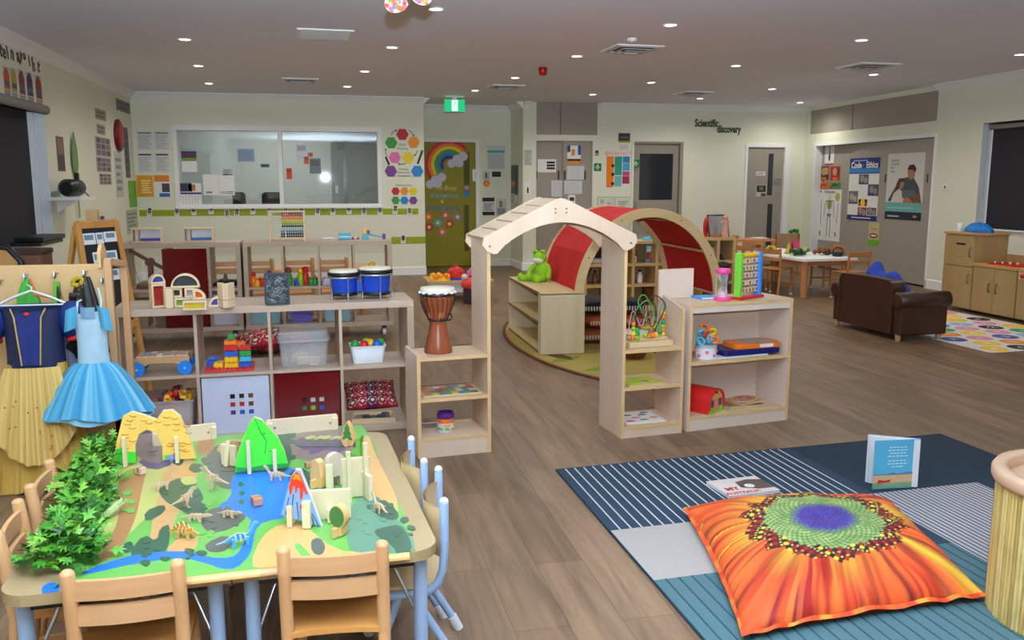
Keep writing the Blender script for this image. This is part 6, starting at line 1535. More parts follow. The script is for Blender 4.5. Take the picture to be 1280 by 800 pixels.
# arch frame and red canopy
ACX,AZ,ARX,ARZ=2.63,.42,.655,.765
t=thing('nook_canopy','red fabric canopy stretched over two arched birch frames of the reading nook','canopy',(ACX,6.85,.012))
archw=wood('arch_birch',(204,172,122),(220,190,142),'x',6,.45)
def arc_pts(k,n=36):return[((ARX+k)*math.cos(PI*i/n),AZ+(ARZ+k)*math.sin(PI*i/n))for i in range(n+1)]
for y in(-.03,1.10):
 o_=[(ARX,0)]+arc_pts(0)+[(-ARX,.25)];i_=[(ARX-.075,0)]+arc_pts(-.075)+[(-ARX+.075,.25)]
 m=MB(archw);m.band(o_,i_,y,y+.025,ax='y');fr_=m.build('arch_frame',t,.002)
 for a in(30,65,115,150):m=MB(M('bolt_grey'));q=(math.cos(math.radians(a))*(ARX-.035),AZ+math.sin(math.radians(a))*(ARZ-.035));m.cyl((q[0],y-.004,q[1]),(q[0],y,q[1]),.007,n=8);m.build('bolt',fr_)
redf=M('canopy_red',(196,16,22),.8,var=.06,vs=6)
seams=(2,32,62,90,118,148,178)
for i in range(len(seams)-1):
 a0,a1=seams[i],seams[i+1]
 m=MB(redf)
 def fnc(u,v,off=0.0):
  a=math.radians(a0+(a1-a0)*u);sag=.022*math.sin(PI*u)*(.4+.6*math.sin(PI*v))+.006*math.sin(14*v+i)*math.sin(PI*u)
  k=-.012-sag-off
  return((ARX+k)*math.cos(a),-.005+1.105*v,AZ+(ARZ+k)*math.sin(a))
 m.grid(8,12,fnc);m.grid(8,12,lambda u,v:fnc(u,v,.003));m.build('fabric_panel',t)
for a in seams:
 a=math.radians(a);m=MB(archw);m.cyl(((ARX-.03)*math.cos(a),-.01,AZ+(ARZ-.03)*math.sin(a)),((ARX-.03)*math.cos(a),1.11,AZ+(ARZ-.03)*math.sin(a)),.011,n=10);m.build('batten',t)
 # frog
p=G(672,351,.52)
t=thing('plush_frog','bright green plush frog sitting on the nook shelf','soft toy',(p.x+.02,p.y,.52),-.35);t.scale=(.86,.86,.9)
frg=M('plush_green',(142,196,34),.9,var=.12,vs=50);frw=M('plush_white',(226,232,214),.9)
m=MB(frg);m.ball((.03,0,.10),(.085,.075,.105),n=18,k=12);m.build('body',t)
m=MB(frg);m.ball((.0,-.01,.235),(.075,.068,.06),n=18,k=12);h_=m.build('head',t)
m=MB(frw);m.ball((-.012,-.03,.215),(.066,.056,.036),n=16,k=10);m.build('muzzle',h_)
for sx in(-1,1):
 m=MB(frg);m.ball((sx*.04-.005,-.02,.29),.03,n=12,k=8);m.build('eye_bump',h_)
 m=MB(black);m.ball((sx*.04-.008,-.046,.292),.009,n=8,k=6);m.build('eye',h_)
 m=MB(frg);m.tube([(sx*.06+.02,-.02,.16),(sx*.105,-.06,.11),(sx*.10,-.10,.06)],[.028,.026,.03],n=12);m.ball((sx*.10,-.105,.055),.034,n=12,k=8);m.build('arm',t)
m=MB(frg);m.tube([(0,-.02,.04),(-.10,-.05,.035),(-.18,-.04,.03)],[.045,.036,.034],n=12);m.ball((-.20,-.04,.04),(.034,.04,.045),n=12,k=8);m.build('leg',t)
m=MB(frg);m.tube([(.05,-.03,.04),(.03,-.12,.034),(.0,-.16,.03)],[.045,.036,.034],n=12);m.ball((-.01,-.17,.035),(.045,.034,.04),n=12,k=8);m.build('leg',t)
# floor cushions in the nook
zeb=M('zebra',(38,34,32),.85,var=.5,vs=24)
def floor_cushion(label,x,y,z,w,h,c1,rz=0.0):
 t=thing('floor_cushion',label,'cushion',(x,y,z),rz,'floor cushions in the reading nook')
 m=MB(c1);n=20
 for sg in(1,-1):
  m.grid(n,n,lambda u,v:((2*u-1)*w/2,(2*v-1)*w/2,h/2+sg*h/2*(max(0,1-(2*u-1)**4)*max(0,1-(2*v-1)**4))**.4))
 m.build('cushion_cover',t)
 m=MB(M('stripe_cream',(196,180,150),.85))
 for k in range(24):x_=-w/2+w*(k+.5)/24;m.bx(x_-.006,x_+.006,-w/2*1.0-.002,-w/2+.004,h*.36,h*.64)
 m.build('striped_band',t)
brn=M('safari_brown',(150,74,34),.85,var=.25,vs=10)
floor_cushion('striped-edge brown floor cushion at the bottom of the nook stack',2.45,7.42,.012,.62,.13,brn)
floor_cushion('orange-brown floor cushion in the middle of the nook stack',2.47,7.44,.14,.60,.12,M('safari_orange',(176,88,44),.85,var=.25,vs=10),.1)
floor_cushion('dark navy floor cushion on top of the nook stack',2.46,7.42,.258,.58,.13,M('cushion_navy',(34,34,48),.6,var=.1),-.1)
p=G(793,452);t=thing('small_hand_drum','brown drum with black laced sides lying on the rug behind the right tower','drum',(p.x+.03,p.y+.12,.012));
m=MB(dj);m.lathe([(.09,0),(.12,.06),(.13,.13),(.12,.2)],n=24);m.build('shell',t);m=MB(skin);m.lathe([(.121,.2),(.118,.215),(.0001,.217)],n=24);m.build('drum_head',t)
m=MB(black)
for k in range(18):a=2*PI*k/18;m.tube([(.123*math.cos(a),.123*math.sin(a),.2),(.128*math.cos(a+.12),.128*math.sin(a+.12),.1),(.10*math.cos(a),.10*math.sin(a),.02)],.003,n=4)
m.build('lacing',t)
# ---- beech cube units behind the nook
cu=wood('cube_beech',(196,158,104),(212,176,122),'x',6,.45);cuz=wood('cube_beech_z',(196,158,104),(212,176,122),'z',6,.45)
def cubes(label,px0,px1,y,nc,H_,back=True):
 x0=PY(px0,330,y).x;x1=PY(px1,330,y).x;W_=x1-x0
 t=thing('beech_cubes',label,'shelf unit',(x0,y,0),0,'beech cube shelves behind the nook');s=.032;ch_=(H_-.06-s)/3
 m=MB(cu);m.bx(0,W_,0,.36,H_-s,H_);m.build('top',t,.002);m=MB(cu);m.bx(0,W_,0,.36,0,.06);m.build('base',t,.002)
 for k in range(nc+1):m=MB(cuz);xx=k*(W_-s)/nc;m.bx(xx,xx+s,0,.36,.06,H_-s);m.build('side_panel' if k in(0,nc)else 'divider',t,.002)
 for z in(.06+ch_,.06+2*ch_):m=MB(cu);m.bx(s,W_-s,.003,.36,z-s/2,z+s/2);m.build('shelf',t,.001)
 if back:m=MB(M('beech_back',(170,134,88),.6));m.bx(0,W_,.35,.36,.06,H_-s);m.build('back_panel',t)
 return x0,W_,[.06+.001,.06+ch_+s/2+.001,.06+2*ch_+s/2+.001,H_+.001]
x0,W_,LV=cubes('wide beech cube unit seen under the red canopy',700,852,9.0,5,.775)
CY=9.14
def ct(name,label,cat,px,lv,y=CY,rz=0,group=None):return thing(name,label,cat,(PY(px,330,y).x,y,LV[lv]),rz,group)
t=ct('puzzle_box','blue, red and yellow boxed jigsaw standing in the top row of cubes','puzzle box',816,2);m=MB(prim['aqua']);m.bx(-.085,.085,0,.04,0,.19);m.build('box',t,.002)
for k,(x,z,w,h,c_)in enumerate(((-.05,.14,.05,.07,'white'),(.03,.15,.07,.06,'blue'),(0,.09,.10,.05,'green'),(.02,.09,.05,.04,'yellow'),(-.06,.07,.04,.08,'red'),(.02,.03,.11,.05,'red'),(.05,.06,.04,.02,'orange'))):m=MB(prim[c_]);m.bx(x-w/2,x+w/2,-.002-.0002*k,0,z-h/2,z+h/2);m.build('printed_patch',t)
t=ct('bead_cube','yellow wire cube toy in the middle row of cubes','toy',824,1)
m=MB(prim['yellow'])
for a in(-.07,.07):
 for b in(0,.12):m.tube([(a,b,0),(a,b,.15)],.006,n=6);
for z in(.005,.15):m.tube([(-.07,0,z),(.07,0,z),(.07,.12,z),(-.07,.12,z)],.006,n=6,closed=True)
m.build('wire_frame',t);m=MB(M('ochre',(160,130,20),.5));m.tube([(-.03,.05,0),(-.05,.05,.08),(.03,.06,.11),(.05,.05,.05),(0,.05,.03)],.005,n=6);m.build('inner_wire',t)
t=ct('brown_basket','dark brown wicker basket in the bottom row of cubes','basket',813,0);m=MB(M('wicker_brown',(104,52,24),.8,var=.3,vs=60));m.lathe([(.07,0),(.085,.05),(.085,.19)],n=20);m.build('basket_body',t);m=MB(M('wicker_dark',(70,34,16),.8));m.lathe([(.087,.185),(.09,.195),(.084,.2)],n=20);m.build('rim',t)
t=ct('white_box','small white box with violet print in the top row of cubes','box',791,2);m=MB(paper);m.bx(-.045,.045,0,.08,0,.065);m.build('box',t,.004);m=MB(M('box_violet',(150,130,190),.5));m.bx(-.03,.03,-.001,0,.02,.05);m.build('print',t)
t=ct('white_tray','white tray in the cube beside the left canopy leg','tray',745,2);m=MB(paper);m.bx(-.085,.085,0,.2,0,.05);m.build('tray_body',t,.006);m=MB(M('tray_grey'));m.bx(-.087,.087,-.002,.202,.043,.052);m.build('rim',t)
t=ct('wicker_basket','yellow-brown basket with yellow toys on the beech cubes beside the left canopy leg','basket',747,3);m=MB(M('wicker_tan',(150,112,50),.8,var=.3,vs=60));m.lathe([(.06,0),(.08,.10)],n=18);m.build('basket_body',t);m=MB(prim['yellow']);m.ball((0,0,.10),(.065,.065,.03),n=12,k=6);m.build('toy_fill',t)
t=ct('toy_castle','small white and blue toy on top of the wide beech cubes','toy',808,3);m=MB(prim['aqua']);m.lathe([(.05,0),(.05,.02),(.03,.03),(.0001,.04)],n=14);m.build('base',t);m=MB(M('castle_pale',(214,204,186),.6));m.lathe([(.015,.03),(.012,.07),(.0001,.11)],(.03,0,0),n=10);m.build('tower',t)
for i,(px,lv,c_,lab)in enumerate(((800,1,'white','white bottle in the middle row of cubes'),(744,1,'brown','brown toy in the middle row of cubes'),(729,1,'lime','lime toy in the middle row of cubes'))):
 t=ct('toy_bottle',lab,'toy',px,lv);m=MB(prim[c_]);m.lathe([(.03,0),(.032,.08),(.014,.11),(.014,.13),(.0001,.13)],n=12);m.build('bottle_body',t);m=MB(prim['black']);m.lathe([(.016,.12),(.016,.145),(.0001,.145)],n=10);m.build('cap',t)
p=G(782,379,.0)
t=thing('white_bowl','small white bowl on the cube unit seen above the bead maze','bowl',(PY(784,375,8.98).x,8.9,.0));m=MB(whitep);m.lathe([(.05,0),(.08,.03),(.10,.09),(.095,.09),(.07,.03),(.0001,.012)],n=20);m.build('bowl_body',t);m=MB(whitep);m.lathe([(.052,0),(.05,.006),(.0001,.006)],n=16);m.build('foot_ring',t)
x0,W_,LV=cubes('narrow beech cube unit with a mirror on top, right of the canopy',876,919,9.0,2,.80)
t=ct('table_mirror','black-framed tilted mirror on top of the narrow beech cubes','mirror',898,3,9.16);m=MB(black);m.X=RX(-.12);m.band([(-.125,0),(.125,0),(.10,.25),(-.145,.25)],[(-.113,.012),(.113,.012),(.09,.238),(-.133,.238)],0,.012,ax='y',closed=True);m.build('frame',t);m=MB(M('mirror_glass',(196,206,214),.08,metal=.7,var=0));m.X=RX(-.12);m.prism([(-.115,.01),(.115,.01),(.092,.24),(-.135,.24)],.004,.009,ax='y');m.build('mirror_pane',t);m=MB(black);m.bx(-.12,.12,.03,.10,0,.01);m.build('stand',t)
t=ct('red_puppet','tall red oval toy standing left of the tilted mirror','toy',881,3,9.06);m=MB(prim['red']);m.ball((0,0,.115),(.034,.03,.115),n=14,k=10);m.build('body',t);m=MB(M('dark_red'));m.ball((0,-.02,.12),(.022,.014,.07),n=12,k=8);m.build('front_patch',t)
t=ct('pink_doll','pink wooden doll standing at the right of the tilted mirror','doll',905,3,9.04);m=MB(M('doll_pink',(226,160,140),.6));m.lathe([(.04,0),(.034,.08),(.022,.17),(.018,.2)],n=12);m.bx(-.06,.04,-.012,.012,.16,.18);m.build('body',t);m=MB(M('doll_pink'));m.ball((0,0,.225),.028,n=12,k=8);m.build('head',t)
t=ct('wooden_pegs','small brown wooden pegs in front of the tilted mirror','toy',893,3,9.05)
for k in range(4):m=MB(redw);m.lathe([(.012,0),(.014,.03),(.008,.04),(.0001,.05)],(-.045+.03*k,0,0),n=8);m.build('peg',t)
t=ct('black_bag','black bag with a red stripe hanging in front of the narrow beech cubes','bag',903,0,8.94);t.location.z=.13;m=MB(black);m.ball((0,0,.34),(.09,.05,.07),n=16,k=10);m.ball((.01,0,.19),(.065,.045,.15),n=16,k=10);m.build('bag_body',t);m=MB(prim['red']);m.tube([(.074*math.cos(a),.052*math.sin(a),.285)for a in[2*PI*k/16 for k in range(16)]],.006,n=6,closed=True);m.build('red_stripe',t)
t=ct('bowler_hat','black hat on the middle level of the narrow beech cubes','hat',896,2,9.12);m=MB(black);m.lathe([(.085,0),(.085,.008),(.055,.012),(.05,.06),(.0001,.07)],n=18);m.build('crown',t);m=MB(M('hat_band',(60,66,60),.7));m.lathe([(.056,.012),(.0555,.026)],n=18);m.build('hat_band',t)
t=ct('patterned_jar','pale patterned jar in the top left of the narrow beech cubes','jar',889,2,9.1);m=MB(M('jar_pale',(180,172,150),.5,var=.4,vs=60));m.lathe([(.04,0),(.045,.10),(.03,.14)],n=14);m.build('jar_body',t);m=MB(M('jar_lid',(120,90,60),.6));m.lathe([(.034,.14),(.034,.155),(.0001,.155)],n=14);m.build('lid',t)
# === RECESS: LOW TRAY TABLE, STOOL
c_=G(572,349,.23)
t=thing('toy_tray_table','low white tray table with beech rim before the olive door','table',(c_.x,c_.y,0),0)
m=MB(cu);m.band(rrect(-.40,.40,-.30,.30,.03),rrect(-.365,.365,-.265,.265,.03),.215,.245,closed=True);m.build('rim',t,.003)
m=MB(white);m.prism(rrect(-.34,.34,-.25,.25,.04),.10,.218);m.build('tray',t)
for sx in(-1,1):
 for sy in(-1,1):m=MB(cu);m.bar((sx*.3,sy*.22,.215),(sx*.32,sy*.24,0),.04,.04);m.build('leg',t)
TZ=.219
def rt(name,label,cat,dx,dy,g=None):return thing(name,label,cat,(c_.x+dx,c_.y+dy,TZ),0,g)
t=rt('toy_teapot','red toy teapot in the middle of the tray table','toy teapot',-.02,.0);m=MB(prim['red']);m.ball((0,0,.085),(.11,.09,.085),n=16,k=10);m.build('pot_body',t);m=MB(prim['red']);m.ball((0,0,.17),.022,n=8,k=6);m.build('lid_knob',t);m=MB(prim['blue']);m.lathe([(.07,0),(.08,.03)],n=14);m.build('base_ring',t)
t=rt('toy_truck','pink and blue toy with an orange top on the tray table','toy',.24,.02);m=MB(prim['pink']);m.prism([(-.12,.03),(.12,.03),(.11,.12),(.05,.15),(-.05,.15),(-.11,.10)],-.06,.06,ax='y');m.build('body',t,.01);m=MB(prim['blue']);m.bx(-.06,.06,-.066,-.05,.03,.09);m.build('blue_side',t,.004);m=MB(prim['orange']);m.lathe([(.04,.15),(.045,.18),(.03,.21),(.04,.225),(.0001,.24)],n=12);m.build('orange_top',t)
for sx in(-.08,.08):m=MB(black);m.cyl((sx,-.07,.03),(sx,.07,.03),.03,n=14);m.build('wheel',t)
rnd=random.Random(8)
for k in range(26):
 t=rt('wooden_bead','one of the yellow and orange beads heaped at the left of the tray table','toy bead',-.23+rnd.uniform(-.10,.10),rnd.uniform(-.15,.12),'beads at the left of the tray table');z=rnd.uniform(0,.06);t.location.z+=z;m=MB(prim['yellow' if k%3 else 'orange']);m.lathe([(.01,0),(.026,.01),(.026,.035),(.01,.045)],n=8);m.build('bead_body',t)
t=rt('bead_heap','heap of yellow beads under the loose ones on the tray table','toy beads',-.23,0);t['kind']='stuff';m=MB(prim['yellow']);m.ball((0,0,.012),(.13,.17,.055),n=20,k=8);m.v=[Vector((p.x,p.y,max(p.z,.001)))for p in m.v];m.build('heap',t)
p=G(584,374)
t=thing('round_stool','round stool with a red padded top and dark sides beside the tray table','stool',(p.x+.05,p.y-.35,0));m=MB(M('stool_dark',(64,46,54),.6));m.lathe([(.15,0),(.155,.02),(.15,.19)],n=28);m.build('stool_body',t)
m=MB(M('stool_coral',(226,66,60),.5));m.lathe([(.165,.185),(.175,.21),(.165,.27),(.12,.295),(.0001,.30)],n=28);m.build('padded_top',t)
p2=G(571,362,.3);t=thing('white_ball','small white ball on the rim of the red-topped stool','ball',(p.x-.09,p.y-.37,.285));m=MB(whitep);m.ball((0,0,.03),.035,n=14,k=9);m.build('ball_body',t);m=MB(M('tray_grey'));m.tube([(.035*math.cos(a),.035*math.sin(a),.03)for a in[2*PI*k/16 for k in range(16)]],.0015,n=4,closed=True);m.build('seam',t)
# === FAR RIGHT: DINING TABLE, CHAIRS
lg=G(1013,373);zt_d=.56
kk=PP(1010,324,Vector((lg.x,lg.y,0)),Vector((0,-1,0))).z
zt_d=kk
N_=G(1005,324,zt_d);Lc=G(948,313,zt_d);Rc=G(1040,321.5,zt_d)
ang=math.atan2(Rc.y-N_.y,Rc.x-N_.x)
t=thing('dining_table','white-topped wooden table with thick round legs by the wide closet','table',(N_.x,N_.y,0),math.radians(4))
dw=.78;dl=1.7
m=MB(white);m.prism(rrect(-.02,dw,-.02,dl,.05),zt_d-.03,zt_d);m.build('tabletop',t,.004)
dleg=wood('table_leg_wood',(186,122,70),(200,138,84),'z',10,.4)
for x in(.07,dw-.09):
 for y in(.07,dl-.09):m=MB(dleg);m.cyl((x,y,0),(x,y,zt_d-.03),.042,n=18);m.build('leg',t)
m=MB(dleg);m.bx(.05,dw-.07,.05,dl-.07,zt_d-.09,zt_d-.03);m.build('apron',t)
DT=Matrix.Translation((N_.x,N_.y,0))@RZ(math.radians(4))
dch=wood('dining_chair_wood',(176,116,62),(192,132,78),'z',10,.4)
def dchair(label,x,y,rz,h=None):
 h=h or zt_d+.11
 q=DT@Vector((x,y,0));t=thing('dining_chair',label,'chair',q,rz,'wooden chairs round the white-topped table');W2=.15;sz=h*.56
 for sx in(-1,1):
  m=MB(dch);m.tube([(sx*W2,-.02,h),(sx*W2,.0,sz),(sx*W2,-.03,0)],.015,n=10);m.build('back_post',t)
  m=MB(dch);m.cyl((sx*W2,.27,0),(sx*W2,.26,sz),.015,n=10);m.build('leg',t)
  m=MB(dch);m.bar((sx*W2,-.015,sz*.4),(sx*W2,.265,sz*.4),.014,.022);m.build('stretcher',t)
  m=MB(M('foot_white',(226,226,222),.5));m.cyl((sx*W2,.27,0),(sx*W2,.27,.02),.018,n=10);m.build('foot_cap',t)
 for z0,z1 in((h-.075,h-.01),(h-.16,h-.12)):m=MB(dch);m.bx(-W2,W2,-.028,-.008,z0,z1);m.build('back_rail',t,.003)
 m=MB(dch);m.bx(-W2-.01,W2+.01,-.01,.28,sz-.01,sz+.008);m.build('seat',t,.005)
dchair('wooden chair at the near end of the white-topped table, its back to the room',.55,-.30,.10)
dchair('wooden chair on the left side of the white-topped table, nearest the camera',-.20,.42,-PI/2+.5)
dchair('wooden chair on the left side of the white-topped table, farther back',-.22,1.0,-PI/2+.3)
dchair('wooden chair on the far right side of the white-topped table',1.05,.8,PI/2)
def dt(name,label,cat,x,y,rz=0,g=None):return thing(name,label,cat,DT@Vector((x,y,zt_d+.001)),rz,g)
for i,(x,y,c1,c2,lab)in enumerate(((.10,.9,(60,80,40),(190,180,60),'dark green toy bush at the left of the white-topped table'),(.22,.45,(44,90,56),(30,70,40),'dark green toy bush at the near edge of the white-topped table'),(.35,.6,(60,130,90),(200,190,90),'green and yellow toy plant in the middle of the white-topped table'),(.62,.5,(70,60,46),(150,80,50),'brown and grey toy heap at the right of the white-topped table'))):
 t=dt('toy_plant',lab,'toy plant',x,y);rnd=random.Random(i)
 for q in(0,1):
  m=MB(M('tp%d%d'%(i,q),(c1,c2)[q],.7,var=.2,vs=40))
  for k in range(14):m.ball((rnd.uniform(-.09,.09),rnd.uniform(-.07,.07),rnd.uniform(.015,.075)),rnd.uniform(.015,.032),n=7,k=5)
  m.v=[Vector((p.x,p.y,max(p.z,.0)))for p in m.v];m.build(('dark_leaves','bright_leaves')[q],t)
t=dt('pink_house','bright pink folded card standing on the white-topped table','card',.42,.75,.4);m=MB(M('card_pink',(232,80,120),.6));m.X=RX(-.25);m.bx(-.06,.06,-.004,.004,0,.19);m.build('front_leaf',t);m=MB(M('card_pink2',(200,60,100),.6));m.X=TR(0,.09,0)@RX(.25);m.bx(-.06,.06,-.004,.004,0,.19);m.build('rear_leaf',t)
t=dt('yellow_cone','yellow pointed toy beside the pink card','toy',.30,.78);m=MB(M('toy_mustard',(196,180,70),.6));m.lathe([(.05,0),(.035,.06),(.0001,.15)],n=12);m.build('cone',t);m=MB(prim['green']);m.lathe([(.055,0),(.055,.012),(.0001,.013)],n=12);m.build('base',t)
t=dt('dark_basket','small dark basket with a handle at the right end of the white-topped table','basket',.66,.25);m=MB(M('basket_dark',(40,44,36),.7));m.lathe([(.06,0),(.075,.05)],n=16);m.build('basket_body',t);m=MB(M('basket_dark'));m.tube([(.07*math.cos(a),0,.05+.06*math.sin(a))for a in[PI*k/10 for k in range(11)]],.008,n=6);m.build('handle',t)
a=PY(970,292,12.4);b=PY(998,312,12.4)
t=thing('tan_screen','tan wooden screen board standing behind the white-topped table','screen',((a.x+b.x)/2,12.4,0));w_=(b.x-a.x)/2;m=MB(wood('tan_board',(186,148,112),(200,162,126),'z',6));m.bx(-w_,w_,0,.02,.1,a.z);m.build('board_face',t,.004)
for sx in(-1,1):m=MB(dch);m.bx(sx*w_-.02,sx*w_+.02,-.12,.14,0,.03);m.bx(sx*w_-.015,sx*w_+.015,0,.02,0,a.z);m.build('stand_foot',t)
t=thing('green_figurine','small green toy on top of the tan screen board','toy',(PY(996,290,12.4).x-.04,12.41,a.z));m=MB(prim['green']);m.ball((-.05,0,.03),(.05,.025,.03),n=10,k=6);m.ball((.04,0,.035),(.045,.025,.035),n=10,k=6);m.build('body',t);m=MB(M('dark_green',(20,80,50),.6));m.ball((0,0,.05),.022,n=8,k=6);m.build('head',t)
# small writing table far behind
a=PY(926,300,11.6);t=thing('wood_desk','brown wooden table against the far wall right of the narrow beech cubes','table',(a.x,11.6,0));m=MB(dleg);m.bx(-.22,.42,-.25,.25,.58,.61);m.build('tabletop',t,.003)
for x in(-.19,.39):
 for y in(-.22,.22):m=MB(dleg);m.bx(x-.02,x+.02,y-.02,y+.02,0,.58);m.build('leg',t)
q=PY(930,300,11.2);t0=dchair('wooden chair tucked at the brown table right of the narrow beech cubes',0,0,0.05,.64);t0=[o for o in COL.objects if o.name.startswith('dining_chair')and o.parent is None][-1];t0.location=(q.x,10.95,0);del t0['group']
t=thing('desk_papers','scattered papers and a brown toy on the brown table','papers',(a.x,11.6,.612));m=MB(paper);m.bx(.2,.38,-.1,.1,0,.01);m.build('paper_sheet',t);m=MB(redw);m.ball((-.12,-.05,.03),(.07,.04,.03),n=10,k=6);m.build('brown_toy',t)
# === SOFA
t=thing('child_sofa','small dark brown leather sofa with scroll arms turned away from the camera','sofa',(4.93,7.24,0),-PI/2+.03);t.scale=(1,1,1.09)
lea=M('brown_leather',(66,40,28),.38,var=.18,vs=16,bump=.06)
hl=.40
m=MB(lea);m.prism([(-hl,.05),(hl,.05),(hl,.40)]+arc(hl-.07,.42,.07,0,90,8)+[(0,.498)]+arc(-hl+.07,.42,.07,90,180,8)+[(-hl,.40)],0,.13,ax='y');m.build('backrest',t,.03,seg=4)
m=MB(lea);m.bx(-hl,hl,.10,.50,.05,.24);m.build('seat_base',t,.02,seg=3)
m=MB(lea);m.bx(-hl+.01,hl-.01,.13,.52,.235,.30);m.build('seat_cushion',t,.028,seg=4)
for sx in(-1,1):
 xo=sx*(hl+.055)
 m=MB(lea);m.bx(xo-.055,xo+.055,.02,.50,.05,.32);m.build('arm_side',t,.012,seg=3)
 m=MB(lea);m.tube([(xo+sx*.012,-.005,.335),(xo+sx*.012,.0,.335),(xo+sx*.012,.52,.335),(xo+sx*.012,.525,.335)],[.05,.07,.07,.05],n=22);m.build('scroll_arm',t)
 for y in(.04,.46):m=MB(M('sofa_foot',(190,150,110),.5));m.cyl((xo,y,0),(xo,y,.05),.022,n=12,r2=.026);m.build('foot',t)
 m=MB(M('leather_piping',(84,54,40),.4));m.tube([(sx*(hl-.005),-.002,.06),(sx*(hl-.005),-.002,.40)]+[(sx*a,-.002,b)for a,b in arc(hl-.075,.42,.07,0,90,6)],.005,n=6);m.build('piping',t)
t=thing('blue_bag','royal blue crumpled fabric bag lying on the brown sofa','bag',(5.17,7.25,.312),.1);t.scale=(1,1,1.4)
blu=M('royal_blue_cloth',(26,64,176),.6,var=.25,vs=12)
m=MB(blu)
def bagf(u,v):
 a=2*PI*u;y=-.30+.62*v;w_=math.sin(PI*min(1,max(0,v)))**.5
 hgt=.16+.16*math.exp(-((v-.80)/.13)**2)+.05*math.exp(-((v-.25)/.2)**2)
 k=.012*math.sin(3*a+7*v)+.004*math.sin(17*v+2*a)
 return((.09+k)*w_*math.cos(a),y,max(.001,hgt/2*w_*(1+math.sin(a))+k*w_))
m.grid(40,30,bagf,blu,True,True);m.build('bag_body',t)
m=MB(M('blue_cord',(20,40,120),.6));m.tube([(-.03,-.2,.10),(-.05,-.1,.13),(-.06,.05,.12),(-.05,.15,.17)],.006,n=6);m.build('drawstring',t)
# === PLAY KITCHEN
kx=6.83;ky=8.60
kit=wood('kitchen_maple',(170,142,94),(184,157,108),'z',4,.4);kitx=wood('kitchen_top',(196,150,88),(208,164,100),'x',6,.4)
def kface(px,py):return PX(px,py,kx)
# local frame: x = along -Y (camera right), y = +X (into wall), so rz = -90deg
KR=-PI/2+.0
t=thing('toy_fridge','tall maple toy fridge with two doors at the left end of the play kitchen','toy fridge',(kx,ky,0),KR)
FWd=.47;FH=kface(1184,289).z;zs=kface(1188,331).z
m=MB(kit);m.bx(0,FWd,.018,.42,.03,FH-.025);m.build('carcass',t,.003)
m=MB(kitx);m.bx(-.012,FWd+.012,-.01,.43,FH-.025,FH);m.build('top',t,.004)
for z0,z1,hz in((.04,zs-.004,zs-.13),(zs+.004,FH-.032,zs+.16)):
 m=MB(kit);m.bx(.005,FWd-.005,0,.018,z0,z1);d_=m.build('door',t,.003)
 m=MB(M('pewter',(110,104,96),.35,metal=.7));m.tube([(FWd-.05,0,hz+.05),(FWd-.05,-.02,hz+.04),(FWd-.05,-.022,hz),(FWd-.05,-.02,hz-.04),(FWd-.05,0,hz-.05)],.006,n=8);m.build('handle',d_)
m=MB(black);m.bx(.19,.33,-.002,0,zs+.235,zs+.255);m.build('ice_dispenser_slot',t)
m=MB(M('thin_line',(120,96,64),.6));m.bx(.2,.31,-.001,0,zs+.10,zs+.103);m.bx(.2,.203,-.001,0,zs+.17,zs+.2);m.build('engraved_line',t)
CH_=kface(1240,335).z+.03
t=thing('toy_sink_unit','maple toy sink cabinet with two doors and a red basin beside the toy fridge','toy sink',(kx,ky-FWd-.006,0),KR)
SW=.62
m=MB(kit);m.bx(0,SW,.018,.40,.03,CH_-.03);m.build('carcass',t,.003);m=MB(kitx);m.bx(0,SW+.0,-.012,.42,CH_-.03,CH_);m.build('worktop',t,.004)
for k in(0,1):
 m=MB(kit);m.bx(.006+k*(SW/2-.002),SW/2-.002+k*(SW/2-.004),0,.018,.04,CH_-.035);d_=m.build('door',t,.003);hx=SW/2+(-.05,.05)[k];hz=CH_*.56
 m=MB(M('pewter'));m.tube([(hx,0,hz+.05),(hx,-.02,hz+.04),(hx,-.022,hz),(hx,-.02,hz-.04),(hx,0,hz-.05)],.006,n=8);m.build('handle',d_)
m=MB(prim['red']);m.band(rrect(.10,.54,.05,.36,.05),rrect(.14,.50,.09,.32,.04),CH_,CH_+.012,closed=True);m.prism(rrect(.135,.505,.085,.325,.04),CH_,CH_+.004);m.build('basin',t)
m=MB(steel);m.tube([(.42,.36,CH_),(.42,.36,CH_+.08),(.42,.34,CH_+.11),(.42,.29,CH_+.11),(.42,.27,CH_+.085)],.012,n=10);m.build('tap',t)
for dx in(-.06,.06):m=MB(steel);m.lathe([(.018,0),(.014,.03),(.022,.04),(.0001,.055)],(.42+dx,.36,CH_),n=10);m.build('tap_handle',t)
m=MB(kit);m.bx(0,SW,.40,.42,CH_,CH_+.09);m.build('splashback',t)
for k in range(5):
 t2=thing('toy_cup','small white cup beside the red basin' if k==0 else 'white bead in the red basin','toy',Vector((kx+.10+.03*k,ky-FWd-.2-.07*k,CH_+.013)),0,'small white toys in the red basin');m=MB(whitep);m.lathe([(.008,0),(.012,.02),(.010,.02),(.0001,.004)],n=10);m.build('cup_body',t2)
t=thing('toy_stove','maple toy stove with coloured knobs and dark oven window cut by the picture edge','toy stove',(kx,ky-FWd-SW-.014,0),KR)
m=MB(kit);m.bx(0,.55,.018,.40,.03,CH_-.03);m.build('carcass',t,.003);m=MB(kitx);m.bx(0,.55,-.012,.42,CH_-.03,CH_);m.build('worktop',t,.004)
m=MB(kit);m.bx(.006,.544,0,.018,.04,CH_-.115);d_=m.build('door',t,.003);m=MB(M('oven_window',(56,44,40),.3));m.bx(.12,.45,-.003,0,.16,.30);m.build('oven_window',d_)
m=MB(M('panel_cream',(214,200,170),.5));m.bx(.006,.544,0,.018,CH_-.11,CH_-.035);m.build('control_panel',t,.002)
